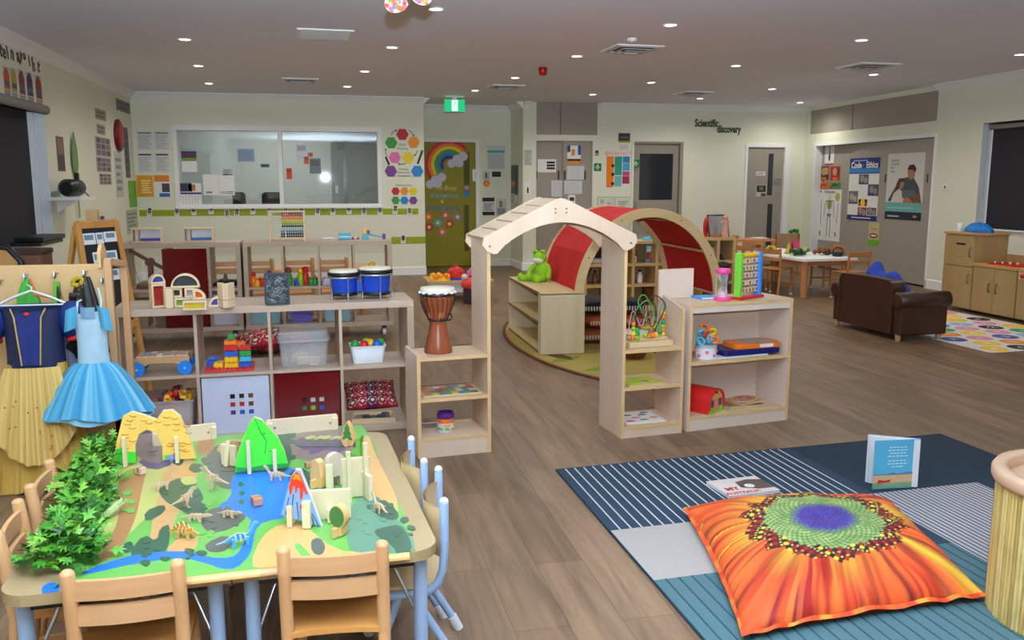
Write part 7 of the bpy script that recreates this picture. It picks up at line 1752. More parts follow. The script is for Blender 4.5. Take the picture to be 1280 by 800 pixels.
for k,c_ in enumerate(('red','green','blue','orange')):m=MB(prim[c_]);m.lathe([(.026,0),(.024,.02),(.0001,.022)],n=16);m.v=[Vector((.07+.12*k+p.x,-p.z,CH_-.072+p.y))for p in m.v];m.build('knob',t)
t=thing('blue_cloth','bright blue bundled cloth on top of the toy fridge','cloth',PX(1220,288,kx+.16)*1.0,0);t.location=(kx+.20,ky-.28,FH+.001)
m=MB(M('cyan_blue_cloth',(0,116,200),.5,var=.25,vs=20));m.grid(30,16,lambda u,v:((.15+.02*math.sin(4*2*PI*u))*math.sin(PI*v*.5+1e-3)*math.cos(2*PI*u)*.8,(.17+.015*math.sin(7*2*PI*u))*math.sin(PI*v*.5+1e-3)*math.sin(2*PI*u),max(.001,.10*math.cos(PI*v*.5)+.012*math.sin(9*2*PI*u)*v*(1-v)*4)),None,True,True);m.build('bundle',t)
m=MB(M('cyan_dark',(0,80,150),.5));m.tube([(-.10,-.05,.06),(0,0,.105),(.09,.06,.07)],.006,n=6);m.build('fold',t)
t=thing('white_cup','small white cup beside the blue cloth on the toy fridge','cup',(kx+.12,ky-.08,FH+.001));m=MB(whitep);m.lathe([(.025,0),(.03,.09),(.027,.09),(.023,.006),(.0001,.005)],n=16);m.build('cup_body',t);m=MB(whitep);m.tube([(.029,0,.07),(.045,0,.06),(.045,0,.035),(.027,0,.03)],.004,n=6);m.build('handle',t)
# wall socket
W_=WX;q=WX.at(1182,234);t=thing('light_switch','small white light switch on the wall right of the wide closet','switch');t.matrix_world=WX.M(q[0],q[1],0);m=MB(white);m.bx(-.06,.06,-.04,.04,0,.01);m.build('plate',t,.003);m=MB(M('switch_grey',(120,120,118),.5));m.bx(-.015,.015,-.018,.018,.01,.015);m.build('rocker',t,.002)
# === SPOT MAT
a0=G(1238,441,.004);ma=.04
t=thing('spot_mat','white floor mat printed with big coloured circles in front of the play kitchen','mat',(a0.x,a0.y,0),ma)
mw,ml=1.42,2.15
m=MB(M('mat_white',(226,222,220),.6));m.prism(rrect(0,mw,0,ml,.04),.001,.006);m.build('mat_sheet',t)
sc_=[(246,200,40),(220,64,56),(226,150,180),(240,150,40),(30,34,48),(70,90,180),(60,160,90),(246,210,60),(150,190,220)]
k=0
for j in range(9):
 for i in range(5):
  x=.16+.28*i+(.14 if j%2 else 0);y=.13+.235*j
  if x>mw-.1 or y>ml-.1:continue
  k+=1;s_=sc_[(i*4+j*7+(i*j)%3)%9];m=MB(M('spot%d%d%d'%s_,s_,.6));m.prism(ngon(x,y,.112,28),.006,.0068);o=m.build('printed_circle',t)
  text('ABCDEFGHIJKLMNOPQRSTUVWXYZabcdefghijklmnop'[k%42],.10,M('spot_letter',(240,240,236),.6),o,(x,y,.0070),(0,0,-PI/2+.3),depth=.0002)
  # === FLOOR MAT (right foreground)
P=lambda px,py:G(px,py,.006)
mA=Vector((1.068,3.975,0));mB=Vector((3.34,4.12,0));mC=Vector((3.42,1.75,0));mD=Vector((1.115,1.65,0))
t=thing('floor_mat','large blue and grey patchwork floor mat under the sunflower cushion','floor mat',(mA.x,mA.y,0))
def uv(u,v):return(mA*(1-u)+mB*u)*(1-v)+(mD*(1-u)+mC*u)*v-mA
def inv(p):
 u=(p.x-1.09)/2.28;v=.5
 for _ in range(20):
  q=uv(u,v)+mA;e=p-q
  u+=e.x/2.29;v+=-e.y/2.35
 return u,v
navy_m=M('mat_navy',(38,60,76),.85,var=.08,vs=60);grey_m=M('mat_grey',(174,167,157),.85,var=.06,vs=60);teal_m=M('mat_teal',(76,108,112),.85,var=.06,vs=60);deep=M('mat_deep_navy',(24,44,58),.85,var=.08,vs=60);lgrey=M('mat_stripe_grey',(178,176,178),.85,var=.05,vs=60)
line_l=M('mat_line_light',(206,208,206),.85);line_d=M('mat_line_dark',(70,66,68),.85);line_t=M('mat_line_teal',(40,70,80),.85);tealr=M('mat_teal_right',(66,98,100),.85,var=.06,vs=60)
u1=inv(P(970,557))[0];v1=inv(P(765,663))[1];v2=inv(P(820,725))[1]
ug=inv(P(1110,618))[0];vg=inv(P(1205,602))[1];ug2=inv(P(1205,602))[0]
def tile(u0,u1_,v0,v1_,m_,z=.006,name='mat_tile'):
 m=MB(m_);q=[uv(u0,v0),uv(u1_,v0),uv(u1_,v1_),uv(u0,v1_)]
 m.prism([(a.x,a.y)for a in q],.001,z);return m.build(name,t)
def stripes(o,u0,u1_,v0,v1_,m_,n,along_v=True,wd=.0042):
 m=MB(m_)
 for k in range(n):
  f_=(k+.5)/n
  if along_v:ua=u0+(u1_-u0)*f_;q=[uv(ua-wd/2,v0),uv(ua+wd/2,v0),uv(ua+wd/2,v1_),uv(ua-wd/2,v1_)]
  else:va=v0+(v1_-v0)*f_;q=[uv(u0,va-wd/2),uv(u1_,va-wd/2),uv(u1_,va+wd/2),uv(u0,va+wd/2)]
  m.prism([(a.x,a.y)for a in q],.006,.0068)
 m.build('stripes',o)
vq=.34
o=tile(0,u1,0,v1,navy_m);stripes(o,.01,u1,0,v1,line_l,26,True,.0028)
tile(0,u1*.66,v1,v2,grey_m)
o=tile(u1,u1+.02,0,.30,navy_m)
tile(u1+.02,1,0,.30,deep)
o=tile(u1*.66,u1,v1,v2,navy_m)
o=tile(u1,u1+.27,.30,.62,lgrey);stripes(o,u1,u1+.27,.30,.62,line_d,24,True,.003)
tile(u1+.27,1,.30,.62,deep)
o=tile(0,u1*.66,v2,1,teal_m);stripes(o,.01,u1*.66,v2,1,line_t,16,True,.0026)
o=tile(u1*.66,u1,v2,1,teal_m);stripes(o,u1*.66,u1,v2,1,line_t,9,True,.0026)
tile(u1,1,.62,1,tealr)
m=MB(M('mat_edge',(24,46,62),.85));E_=[uv(0,0),uv(1,0),uv(1,1),uv(0,1)]
for k in range(4):m.tube([E_[k]+Vector((0,0,.004)),E_[(k+1)%4]+Vector((0,0,.004))],.0045,n=6)
m.build('bound_edge',t)
# === SUNFLOWER CUSHION
cBL=G(857,632,.05);cFL=G(930,790,.045);cFR=G(1229,738,.05);cBR=G(1112,622,.05)
ctr=(cBL+cFL+cFR+cBR)/4
t=thing('sunflower_cushion','big square floor cushion printed with an orange sunflower lying on the mat','cushion',(ctr.x,ctr.y,.0075))
N=210
rnd=random.Random(21)
def vn(x,y,s=0): # value noise
 xi,yi=math.floor(x),math.floor(y);fx,fy=x-xi,y-yi;fx=fx*fx*(3-2*fx);fy=fy*fy*(3-2*fy)
 def h(a,b):
  n=math.sin(a*127.1+b*311.7+s*74.7)*43758.5453;return n-math.floor(n)
 return(h(xi,yi)*(1-fx)+h(xi+1,yi)*fx)*(1-fy)+(h(xi,yi+1)*(1-fx)+h(xi+1,yi+1)*fx)*fy
def mixc(a,b,k):k=max(0,min(1,k));return tuple(a[i]+(b[i]-a[i])*k for i in range(4))
OR=lin((232,82,38));OR2=lin((246,118,52));RD=lin((160,30,24));YL=lin((240,208,66));DK=lin((48,22,34));PUR=lin((88,70,160));PUR2=lin((52,40,110));GR=lin((120,156,84));GRL=lin((176,196,116));GRD=lin((34,60,40));BRN=lin((90,30,26))
fc=(.0,.02) # flower centre in cushion uv (-1..1)
seeds=[]
GA=2.399963
for k in range(1250):
 r=.0228*math.sqrt(k+.5)
 seeds.append((r*math.cos(k*GA),r*math.sin(k*GA),r,k))
cell={}
for s_ in seeds:cell.setdefault((int(s_[0]*20+100),int(s_[1]*20+100)),[]).append(s_)
def flower(u,v):
 x=(2*u-1)-fc[0];y=(2*v-1)-fc[1];y*=1.0;r=math.hypot(x,y);a=math.atan2(y,x)
 if r<.80:
  ci,cj=int(x*20+100),int(y*20+100);best=9;bs=None
  for i in(-1,0,1):
   for j in(-1,0,1):
    for s_ in cell.get((ci+i,cj+j),()):
     d=(s_[0]-x)**2+(s_[1]-y)**2
     if d<best:best=d;bs=s_
  d=math.sqrt(best)/.025 if bs else 2
  rr=bs[2]if bs else r
  if rr<.22:return mixc(PUR,PUR2,d*.9+.35*vn(x*40,y*40)-.2)
  if rr<.31:
   k=(rr-.22)/.09;return mixc(mixc(PUR,GR,k),GRD,(d-.55)*1.6)
  if rr<.52:return mixc(mixc(GRL,GR,vn(x*18,y*18,3)),GRD,(d-.6)*2.4)
  edge=.62+.14*vn(a*6.5,2.0,5)
  if rr<edge:
   h=(bs[3]*7919)%10 if bs else 0
   base=DK if h<4 else(RD if h<7 else(YL if h<8 else BRN))
   if d<.42 and h in(1,3,5,8):return GRL if rr<.60 else YL
   return mixc(base,DK,(d-.7)*2)
   # petals
 pa=a*23/(2*PI)+.55*vn(r*2.2,a*2,9)
 f_=pa-math.floor(pa);idx=math.floor(pa)%23;h=vn(idx*3.7,1.3,2)
 st=vn(pa*9,r*2.6,7)
 c=mixc(OR,OR2,vn(pa*3,r*3,1)*1.2-.1)
 c=mixc(c,RD,(st-.5)*2.6)
 if h>.74:c=mixc(c,YL,(1-abs(f_-.5)*3.2)*(1.5-r*.5))
 if h<.22:c=mixc(c,RD,(.8-abs(f_-.4)*2)*.9)
 c=mixc(c,YL,(.98-r)*3.2*max(0,vn(a*3+2,3,4)-.25)if r<.98 else 0)
 ed=min(f_,1-f_)
 if ed<.16:c=mixc(RD if h<.7 else BRN,c,.25+.75*ed/.16)
 if ed<.10 and vn(idx*5.1,r*1.2,8)>.72:c=mixc(YL,c,ed*8)
 if r>.75 and h>.45 and h<.6:c=mixc(c,DK,max(0,.75-abs(f_-.5)*3.5)*min(1,(r-.75)*3)*(.5+vn(pa*6,r*3,12)))
 return c
m=MB(vcol('sunflower_print',.55));m.vc=[]
HC=.155
def cpos(u,v):
 c=(cBL*(1-u)+cBR*u)*v+(cFL*(1-u)+cFR*u)*(1-v)-ctr
 return c
def shape(u,v,sg):
 a=2*u-1;b=2*v-1
 e=(max(0,1-abs(a)**3.4)**.6)*(max(0,1-abs(b)**3.4)**.6)
 k=1-.055*(1-b*b)*(a*a);k2=1-.055*(1-a*a)*(b*b)
 c=cpos(.5+a*k/2,.5+b*k2/2)
 wr=.009*(vn(u*7,v*7,31)-.5)*e*2+.006*math.sin(9*math.atan2(b,a)+7*vn(u*3,v*3,5))*e*min(1,math.hypot(a,b))+.012*math.exp(-((a-fc[0])**2+(b-fc[1])**2)/.02)*0
 ridge=.005*math.sin(34*u+6*vn(u*4,v*4,77))*(max(0,-b)**3)*(1-abs(a)**6)
 z=.036+(HC-.036)*e+wr+ridge if sg>0 else max(.0005,.036-.035*min(1,e*3.5))
 if math.hypot(a-fc[0],b-fc[1])<.12 and sg>0:z-=.012*(1-math.hypot(a-fc[0],b-fc[1])/.12)
 return Vector((c.x,c.y,z))
def gtop(u,v):m.vc.append(flower(u,v));return shape(u,v,1)
def gbot(u,v):m.vc.append(mixc(flower(u,max(0,v*.9)),RD,.25));return shape(u,v,-1)
m.grid(N,N,gtop);m.grid(40,40,gbot)
m.build('cushion_cover',t)
m=MB(vcol('sunflower_print'));m.vc=[]
def flange(u,v):
 q=u*4;s_=int(min(3,q));f_=q-s_;a,b=((2*f_-1,-1),(1,2*f_-1),(1-2*f_,1),(-1,1-2*f_))[s_]
 p=shape((a+1)/2,(b+1)/2,1);d=Vector((p.x,p.y,0)).normalized()
 m.vc.append(mixc(OR,(RD,YL,OR2)[int(u*90)%3],.6*vn(u*60,1,3)))
 return p+d*.014*v+Vector((0,0,0.002*math.sin(u*150)*v-.008*v))
m.grid(320,1,flange);m.build('sewn_flange',t)
# === BOOKS ON THE MAT
p=G(1112,612,.007)
t=thing('open_book','blue-covered picture book standing open on the mat beyond the cushion','book',G(1116,612,.007),.0)
bw_=.20;bh=.232
sky=M('cover_sky',(92,186,220),.3,var=.08,vs=8)
hinge=G(1090,612,.007);dirx=(G(1146,609,.007)-hinge);rb_=math.atan2(dirx.y,dirx.x);t.location=hinge;t.rotation_euler[2]=rb_
bw_=dirx.length
m=MB(sky);m.bx(0,bw_,0,.003,0,bh);cv=m.build('back_cover',t,.001)
m=MB(M('cover_sand',(220,178,130),.4,var=.1));m.bx(.0005,bw_-.0005,-.0006,0,.028,.068);m.build('printed_beach',cv)
m=MB(M('cover_hill',(90,120,170),.4));m.prism([(0,.066),(bw_,.066),(bw_,.075),(bw_*.8,.078),(bw_*.55,.072),(bw_*.42,.078),(bw_*.3,.07),(0,.072)],-.0007,0,ax='y');m.build('printed_hills',cv)
m=MB(M('cover_grass',(120,160,120),.4));m.bx(.0005,bw_-.0005,-.0006,0,.003,.029);m.build('printed_grass',cv)
m=MB(prim['red']);m.prism([(.02,.028),(.085,.032),(.09,.045),(.06,.04),(.03,.046)],-.0009,0,ax='y');m.build('printed_boat',cv)
for k in range(7):
 m=MB(M('cover_text',(226,240,246),.4));w2=(.045,.05,.04,.052,.046,.05,.03)[k];z=.195-.014*k-(.008 if k>3 else 0)
 for j in range(5):m.bx(bw_*.53-w2+j*w2*.4,bw_*.53-w2+j*w2*.4+w2*.3,-.0008,0,z,z+.004)
 m.build('printed_line',cv)
LF=TR(bw_,0,0)@RZ(math.radians(180-24))
m=MB(paper);m.X=LF;m.bx(0,bw_*.96,0,.012,.004,bh-.004);m.build('page_block',t)
m=MB(M('cover_white',(226,232,240),.35));m.X=TR(bw_,0,0)@RZ(math.radians(180-27));m.bx(0,bw_,-.003,0,0,bh);m.build('front_cover',t,.001)
m=MB(sky);m.bx(bw_-.003,bw_+.003,0,.012,0,bh);m.build('spine',t,.002)
m=MB(paper);m.X=TR(bw_-.002,.003,0)@RZ(math.radians(180-8));m.bx(0,bw_*.9,0,.001,.004,bh-.004);m.build('loose_page',t)
a=G(892,620,.012);b=G(950,618,.012)
t=thing('paperback_book','white paperback with red lettering lying flat on the mat behind the cushion','book',G(928,611,.007),.10)
m=MB(paper);m.bx(-.13,.13,-.10,.10,0,.014);m.build('page_block',t,.001)
m=MB(M('cover_pale',(226,216,206),.4));m.bx(-.132,.132,-.102,.102,.014,.0155);cv=m.build('front_cover',t)
m=MB(M('cover_dark',(90,74,62),.4,var=.3,vs=20));m.prism([(-.02,-.02),(.05,-.06),(.131,-.06),(.131,.05),(.06,.07),(-.01,.05)],.0155,.016);m.build('printed_photo',cv)
m=MB(paper);m.prism(ngon(.03,-.01,.024,16),.0155,.0163);m.build('printed_disc',cv)
text('MY',.05,M('letter_red',(196,40,36),.5),cv,(-.07,-.025,.0157),(0,0,0),bold=.002,depth=.0004)
text('AUSTRALIA',.034,M('letter_red'),cv,(-.045,-.078,.0157),(0,0,0),bold=.001,depth=.0004)
# === BAMBOO TUB
q=G(1366,602,.47);r=.272
t=thing('bamboo_tub','tall bamboo-slat tub with a thick pale wooden rim at the right picture edge','tub',(q.x,q.y,.0))
bam=[M('bamboo%d'%k,c,.5,var=.22,vs=18)for k,c in enumerate(((206,178,104),(188,158,88),(216,192,122),(176,146,80)))]
m=MB(bam[0]);n=110
for k in range(n):
 a=2*PI*k/n;rr=r-.012;w_=2*PI*rr/n
 c_=bam[(k*7+k//3)%4];x,y=rr*math.cos(a),rr*math.sin(a)
 zs=[.008];z=.03+.12*((k*37%11)/11)
 while z<.45:zs+=[z-.004,z,z+.004];z+=.13+.02*((k*13)%5)
 zs.append(.455);rad=[]
 for i,zz in enumerate(zs):rad.append(w_*.50*(1.12 if(i>0 and i<len(zs)-1 and(i-1)%3==1)else 1.0))
 m.tube([(x,y,zz)for zz in zs],rad,c_,n=6)
m.build('slat_wall',t)
m=MB(M('tub_lining',(150,122,70),.7));m.lathe([(r-.026,.03),(r-.024,.45)],n=60);m.lathe([(.0001,.02),(r-.02,.02),(r-.02,.03),(.0001,.03)],n=48);m.build('lining',t)
rimw=wood('tub_rim_wood',(196,158,124),(212,176,144),'x',8,.4)
m=MB(rimw);m.lathe([(r-.036,.45),(r+.004,.448),(r+.010,.46),(r+.010,.482),(r+.002,.494),(r-.028,.496),(r-.038,.486),(r-.038,.452)],n=72);m.build('rim',t)
# === THINGS ON THE WALLS
ink=M('ink_black',(34,34,36),.6);inkg=M('ink_grey',(120,122,126),.6);lam=M('laminated_paper',(222,224,226),.18,var=.02,spec=.6)
def C(rgb):return M('c%02x%02x%02x'%tuple(rgb),rgb,.5,var=.03)
def wt_(t,s,size,m,x,y,d=.0056,**k):return text(s,size,m,t,(x,y,d),(0,0,0),depth=.0004,**k)
def lines(t,w,h,x0,x1,y0,y1,n,m=None,d=.004,th=.25):
 mb=MB(m or inkg)
 for k in range(n):
  y=y0+(y1-y0)*(k+.5)/n;hh=(y1-y0)/n*th;e=x1-(x1-x0)*((k*37%5)/14)
  mb.bx(-w/2+w*x0,-w/2+w*e,h/2-h*(y+hh),h/2-h*(y-hh),d,d+.001)
 return mb.build('printed_lines',t)
def poster(W,label,r,mat=paper,name='poster',cat='poster',group=None):
 return wallcard(W,name,label,cat,*r,mat,.004,group)
 # ---- back wall, left of the office window: laminated notices
for i,(r,lab)in enumerate((((171,164,191,188),'grey laminated notice at top left beside the office window'),((193,164,212,188),'grey laminated notice at top right beside the office window'),((172,191,191,216),'laminated notice with a dark heading, middle left beside the office window'),((194,191,212,216),'laminated notice with a dark heading, middle right beside the office window'))):
 t,w,h,d=poster(WB,lab,r,lam,'notice','notice','laminated notices left of the office window');rectp(t,d,w,h,.08,.06,.92,.13,inkg if i<2 else ink);lines(t,w,h,.08,.92,.2,.92,9,C((176,180,184)))
t,w,h,d=poster(WB,'orange-yellow laminated notice at bottom left beside the office window',(171,219,191.5,246),C((232,160,24)),'notice','notice');lines(t,w,h,.3,.9,.2,.85,6,C((250,226,170)))
t,w,h,d=poster(WB,'white notice with orange heading and blue foot at bottom right beside the office window',(193,219,212,246),paper,'notice','notice');rectp(t,d,w,h,0,0,1,.3,C((230,140,30)));rectp(t,d,w,h,.5,.38,1,.78,C((70,70,84)));rectp(t,d,w,h,.3,.83,1,1,C((40,110,190)))
# ---- office papers on the glass and on the office wall
WG=Wall((XL,YB+.058,0),(XA,YB+.058,0))
t,w,h,d=poster(WG,'violet and green headed paper on the left office pane',(227,189,246,215),paper);rectp(t,d,w,h,0,0,1,.32,C((88,50,96)));rectp(t,d,w,h,0,.32,1,.47,C((120,160,40)))
t,w,h,d=poster(WG,'dark photo collage calendar at the lower left of the office window',(223,229,252,259),paper,'calendar','calendar');rectp(t,d,w,h,0,0,.6,.35,C((60,52,90)));rectp(t,d,w,h,.45,.05,.75,.32,C((190,130,80)));rectp(t,d,w,h,0,.38,1,.46,C((90,60,140)))
m=MB(inkg)
for k in range(7):m.bx(-w/2+w*(.06+.13*k),-w/2+w*(.062+.13*k)+.002,-h/2,h/2-h*.5,d,d+.001)
for k in range(4):m.bx(-w/2,w/2,h/2-h*(.58+.11*k),h/2-h*(.575+.11*k),d,d+.001)
m.build('date_grid',t)
t,w,h,d=poster(WG,'pair of white sheets taped side by side on the left office pane',(254,218,293,244),paper);rectp(t,d,w,h,.495,0,.505,1,C((190,190,192)));rectp(t,d,w,h,.08,.82,.28,.9,inkg);wt_(t,'GO',.05,ink,w*.12,-h*.38);lines(t,w,h,.72,.98,.8,.95,2)
t,w,h,d=poster(WG,'small pinkish sheet above the pair of white sheets',(278,211,290,219),C((206,196,206)));lines(t,w,h,.1,.9,.1,.9,3)
for i,(r,c_,lab)in enumerate((((370,180,384,197),(214,222,232),'pale blue sheet high on the right office pane'),((385,191,391,196),(224,84,50),'upper small orange note on the right office pane'),((380,196,386,205),(214,104,60),'lower small orange note on the right office pane'),((387,198,401,217),(120,130,140),'grey and blue sheet on the right office pane'),((358,210,365,224),(220,76,60),'red cut-out note beside the middle mullion'))):
 t,w,h,d=poster(WG,lab,r,C(c_),'note','note');rectp(t,d,w,h,.12,.12,.88,.5 if i in(0,3)else .4,C(tuple(int(x*.82)for x in c_)));
for i,(px,lab)in enumerate(((299,'narrow black chair back seen through the left office pane'),(341,'wide black chair back seen through the left office pane'))):
 p=PY(px,250,14.7);W_=(.1,.17)[i];t=thing('office_chair',lab,'office chair',(p.x,14.7,0),.2,'office chairs behind the glass');m=MB(black);zt=PY(px,240,14.7).z;m.prism(rrect(-W_,W_,zt-.5,zt,.06),-.02,.02,ax='y');m.build('backrest',t,.01);m=MB(black);m.bx(-.22,.22,-.45,0,.44,.5);m.build('seat',t,.02);m=MB(steel);m.cyl((0,-.2,.05),(0,-.2,.44),.03,n=10);m.build('gas_post',t)
 m=MB(black);
 for k in range(5):m.bar((0,-.2,.06),(.28*math.cos(1.256*k),-.2+.28*math.sin(1.256*k),.03),.04,.03)
 m.build('star_base',t)
t,w,h,d=poster(WO,'dark grey panel on the office wall',(326,205,337,209),C((84,90,110)),'plaque','plaque');rectp(t,d,w,h,.1,.2,.9,.8,C((60,64,84)))
t,w,h,d=poster(WO,'pale blue picture on the office wall',(297,186,318,202),C((150,170,200)),'picture','picture');rectp(t,d,w,h,.1,.1,.9,.9,C((130,150,190)))
# ---- lime stripe: little photo cards
pxs=[187,221,242,264,284,296,316,337,357,377,397,416,436,455,475,494,512]
for k,px in enumerate(pxs):
 ordn=('first','second','third','fourth','fifth','sixth','seventh','eighth','ninth','tenth','eleventh','twelfth','thirteenth','fourteenth','fifteenth','sixteenth','seventeenth')[k]
 dy=3*((k*5)%3-1)*.5-1+(3 if k in(0,4,5)else 0)
 t,w,h,d=poster(WB,'small photo card on the long lime stripe, %s from the left'%ordn,(px-3,259+dy,px+3,270+dy),paper,'photo_card','photo card','photo cards along the lime stripe')
 t.matrix_world=t.matrix_world@TR(0,0,.004)@RZ(((k*7)%5-2)*.06)
 rectp(t,d,w,h,.15,.06,.85,.62,C(((70,60,66),(96,84,90),(60,66,90))[k%3]),'photo');m=MB(C((186,140,116)));m.prism(ngon(0,h*.14,w*.2,10),d+.001,d+.002);m.build('photo_face',t);rectp(t,d,w,h,.2,.72,.8,.8,C((180,120,130)))
t,w,h,d=poster(WB,'small photo card on the short lower lime stripe',(501,294,507,304),paper,'photo_card','photo card');t.matrix_world=t.matrix_world@TR(0,0,.004);rectp(t,d,w,h,.15,.06,.85,.62,C((70,60,66)),'photo');rectp(t,d,w,h,.2,.7,.8,.8,C((180,120,130)))
# ---- hexagon planning display
hexc=dict(red=(196,30,40),orange=(240,150,30),yellow=(236,214,20),green=(70,160,60),pink=(232,120,180),purple=(128,64,150),blue=(32,140,220))
def hexcard(px,py,rad_px,c_,label,group):
 q=WB.at(px,py);q2=WB.at(px+rad_px,py);r=abs(q2[0]-q[0])
 t=thing('hexagon_card',label,'card');t.matrix_world=WB.M(q[0],q[1],0);t['group']=group
 m=MB(C(hexc[c_]));m.prism(ngon(0,0,r,6),.001,.004);m.build('sheet',t);m=MB(C(tuple(min(255,int(x*.8+30))for x in hexc[c_])))
 for k in range(2):m.bx(-r*.6,r*.6,r*(.12-.3*k),r*(.2-.3*k),.004,.005)
 m.build('printed_lines',t);return r
gA='hexagon cards of the planning circle';gB='small hexagon cards below the planning circle'
for px,py,c_,lab in((503,168,'red','large red hexagon card at the top of the planning circle'),(517,178,'orange','large orange hexagon card right in the planning circle'),(489,178.5,'green','large green hexagon card left in the planning circle'),(493.5,197,'pink','large pink hexagon card low left in the planning circle'),(510,197,'yellow','large yellow hexagon card low right in the planning circle'),(488.5,214,'purple','large purple hexagon card at the bottom left of the planning circle'),(521.5,214,'blue','large blue hexagon card at the bottom right of the planning circle')):hexcard(px,py,7.8,c_,lab,gA)
for px,py,c_ in((494.5,239,'red'),(505.5,239,'orange'),(516.5,239,'yellow'),(494.5,250.5,'green'),(505.5,250.5,'blue'),(516.5,250.5,'purple')):hexcard(px,py,5.4,c_,'small %s hexagon card in the block of six below the planning circle'%c_,gB)
t=thing('planning_lettering','black arrows and words pasted between the hexagon cards','wall lettering');q=WB.at(505,190);t.matrix_world=WB.M(q[0],q[1],0)
def lp(px,py):a=WB.at(px,py);return(a[0]-q[0],a[1]-q[1])
m=MB(ink)
for a,b in(((482,196),(486.5,206)),((528,188),(522,205)),((497,219.5),(513,219.5))):A_,B2=lp(*a),lp(*b);m.bar((A_[0],A_[1],.003),(B2[0],B2[1],.003),.004,.028 if a[0]!=497 else .03,up=(0,0,1))if a[0]==497 else m.bar((A_[0],A_[1],.003),(B2[0],B2[1],.003),.03,.004)
for arcp in([(489,169),(491,165),(495,163)],[(511,163),(514,165),(517,169.5)],[(521.5,188),(521,191),(518.5,194)],[(507,204),(503,205.5),(499,205)],[(484,195),(482,191),(482,187)]):
 m.tube([(*lp(*p),.003)for p in arcp],.005,n=6);e=lp(*arcp[-1]);m.prism(ngon(e[0],e[1],.02,3,.5),.001,.004)
m.build('arrows',t)
for s_,px,py,sz in(('NQS',503,181,.05),('Planning',503,185.5,.05),('Weekly',504,211.5,.05),('reflections',504,215.5,.05),('Extensions',505,231.5,.055)):a=lp(px,py);text(s_,sz,inkg,t,(a[0],a[1],.002),(0,0,0),depth=.0008)
# ---- olive door decorations
def onR(px,py):return WR.at(px,py)
def doorthing(name,label,cat,px,py,group=None):
 a=onR(px,py);t=thing(name,label,cat);t.matrix_world=WR.M(a[0],a[1],-.02)
 if group:t['group']=group
 return t
t=doorthing('paper_rainbow','big paper rainbow stuck on the upper half of the olive door','rainbow',562,206)
R0=abs(onR(563,206)[0]-onR(532.5,206)[0])
def rp(px,py):a=onR(px,py);b=onR(562,206);return(a[0]-b[0],a[1]-b[1])
for k,c_ in enumerate(((206,30,34),(240,120,30),(244,214,30),(70,160,50),(36,130,200),(58,46,110))):
 r1=R0*(1-.125*k);r2=R0*(1-.125*(k+1));m=MB(C(c_));m.band(arc(0,0,r1,40,215,30),arc(0,0,r2,40,215,30),.001,.004);m.build('colour_band',t)
cw_=C((206,204,222))
for j,(px,py)in enumerate(((572,200),(545,226))):
 a=rp(px,py);m=MB(cw_)
 for k,(x,y,r)in enumerate(((-.10,-.06,.07),(0,-.0,.09),(.10,.06,.075),(.03,-.05,.07))):m.prism(ngon(a[0]+x,a[1]+y,r,18),.001,.0055+.0003*k)
 m.build('cloud',t)
for s_,px,py,c_,sz,lab in(('The Busy',556,235,(200,190,90),.11,'first line of pale paper letters under the rainbow on the olive door'),('Kangaroos',556,244.5,(120,170,200),.11,'second line of blue and green paper letters on the olive door'),('&',553,252,(210,200,120),.09,'single pale sign below the second line of letters on the olive door'),('Kookaburras',554,260,(90,120,160),.11,'bottom line of blue paper letters on the olive door')):
 t=doorthing('door_lettering',lab,'lettering',px,py,'paper letters on the olive door');text(s_,sz,C(c_),t,(0,0,.001),(0,0,0),depth=.002,bold=.002);text(s_[:2],sz*.3,C((240,230,200)),t,(0,-sz*.05,.004),(0,0,0),depth=.0005,name='pale_initials')  # small pale first letters laid over each line
for px,py,c_,lab in((536,271,(232,110,40),'orange'),(536.5,284,(190,50,40),'dark red'),(547.5,278.5,(90,170,190),'teal'),(553,290,(206,110,110),'dusty pink'),(557,269,(200,100,120),'small rose'),(562,280,(196,60,40),'brick red'),(572,271,(150,120,170),'violet')):
 t=doorthing('paper_flower','%s paper flower on the lower half of the olive door'%lab,'paper flower',px,py,'paper flowers on the olive door');m=MB(C(c_))
 for k in range(6):m.prism(ngon(.042*math.cos(k*1.047),.042*math.sin(k*1.047),.032,12),.001,.003+.0002*k)
 m.build('petals',t);m=MB(C((244,220,130)));m.prism(ngon(0,0,.03,12),.004,.006);m.build('flower_centre',t)
t,w,h,d=poster(WR,'blue sticker strip beside the upper vision panel of the olive door',(580,231,587,246),C((60,120,180)),'sticker','sticker');rectp(t,d,w,h,.1,.1,.9,.4,C((230,140,60)))
t.matrix_world=t.matrix_world@TR(0,0,-.012)
# ---- recess wall notices
t,w,h,d=poster(WR,'framed sheet with a teal heading right of the olive door',(609,182,631,212),C((206,212,212)));rectp(t,d,w,h,0,.2,1,.3,C((80,180,170)));rectp(t,d,w,h,.06,.35,.94,.95,C((196,196,202)))
t,w,h,d=poster(WR,'black plaque right of the olive door handle',(615,214.5,626,221),black,'plaque','plaque');rectp(t,d,w,h,.1,.3,.9,.6,C((50,50,54)))
t,w,h,d=poster(WR,'small grey pictogram plate beside the olive door',(603.5,214,612,225),C((196,200,196)),'plaque','plaque');rectp(t,d,w,h,.4,.2,.6,.8,ink)
t=doorthing('orange_flower','small orange paper flower below the pictogram plate','paper flower',608,229);t.matrix_world=WR.M(*onR(608,229),0);m=MB(C((240,140,60)))
for k in range(6):m.prism(ngon(.035*math.cos(k*1.047),.035*math.sin(k*1.047),.028,10),.001,.003+.0002*k)
m.build('petals',t);m=MB(C((250,190,100)));m.prism(ngon(0,0,.02,10),.003,.005);m.build('flower_centre',t)
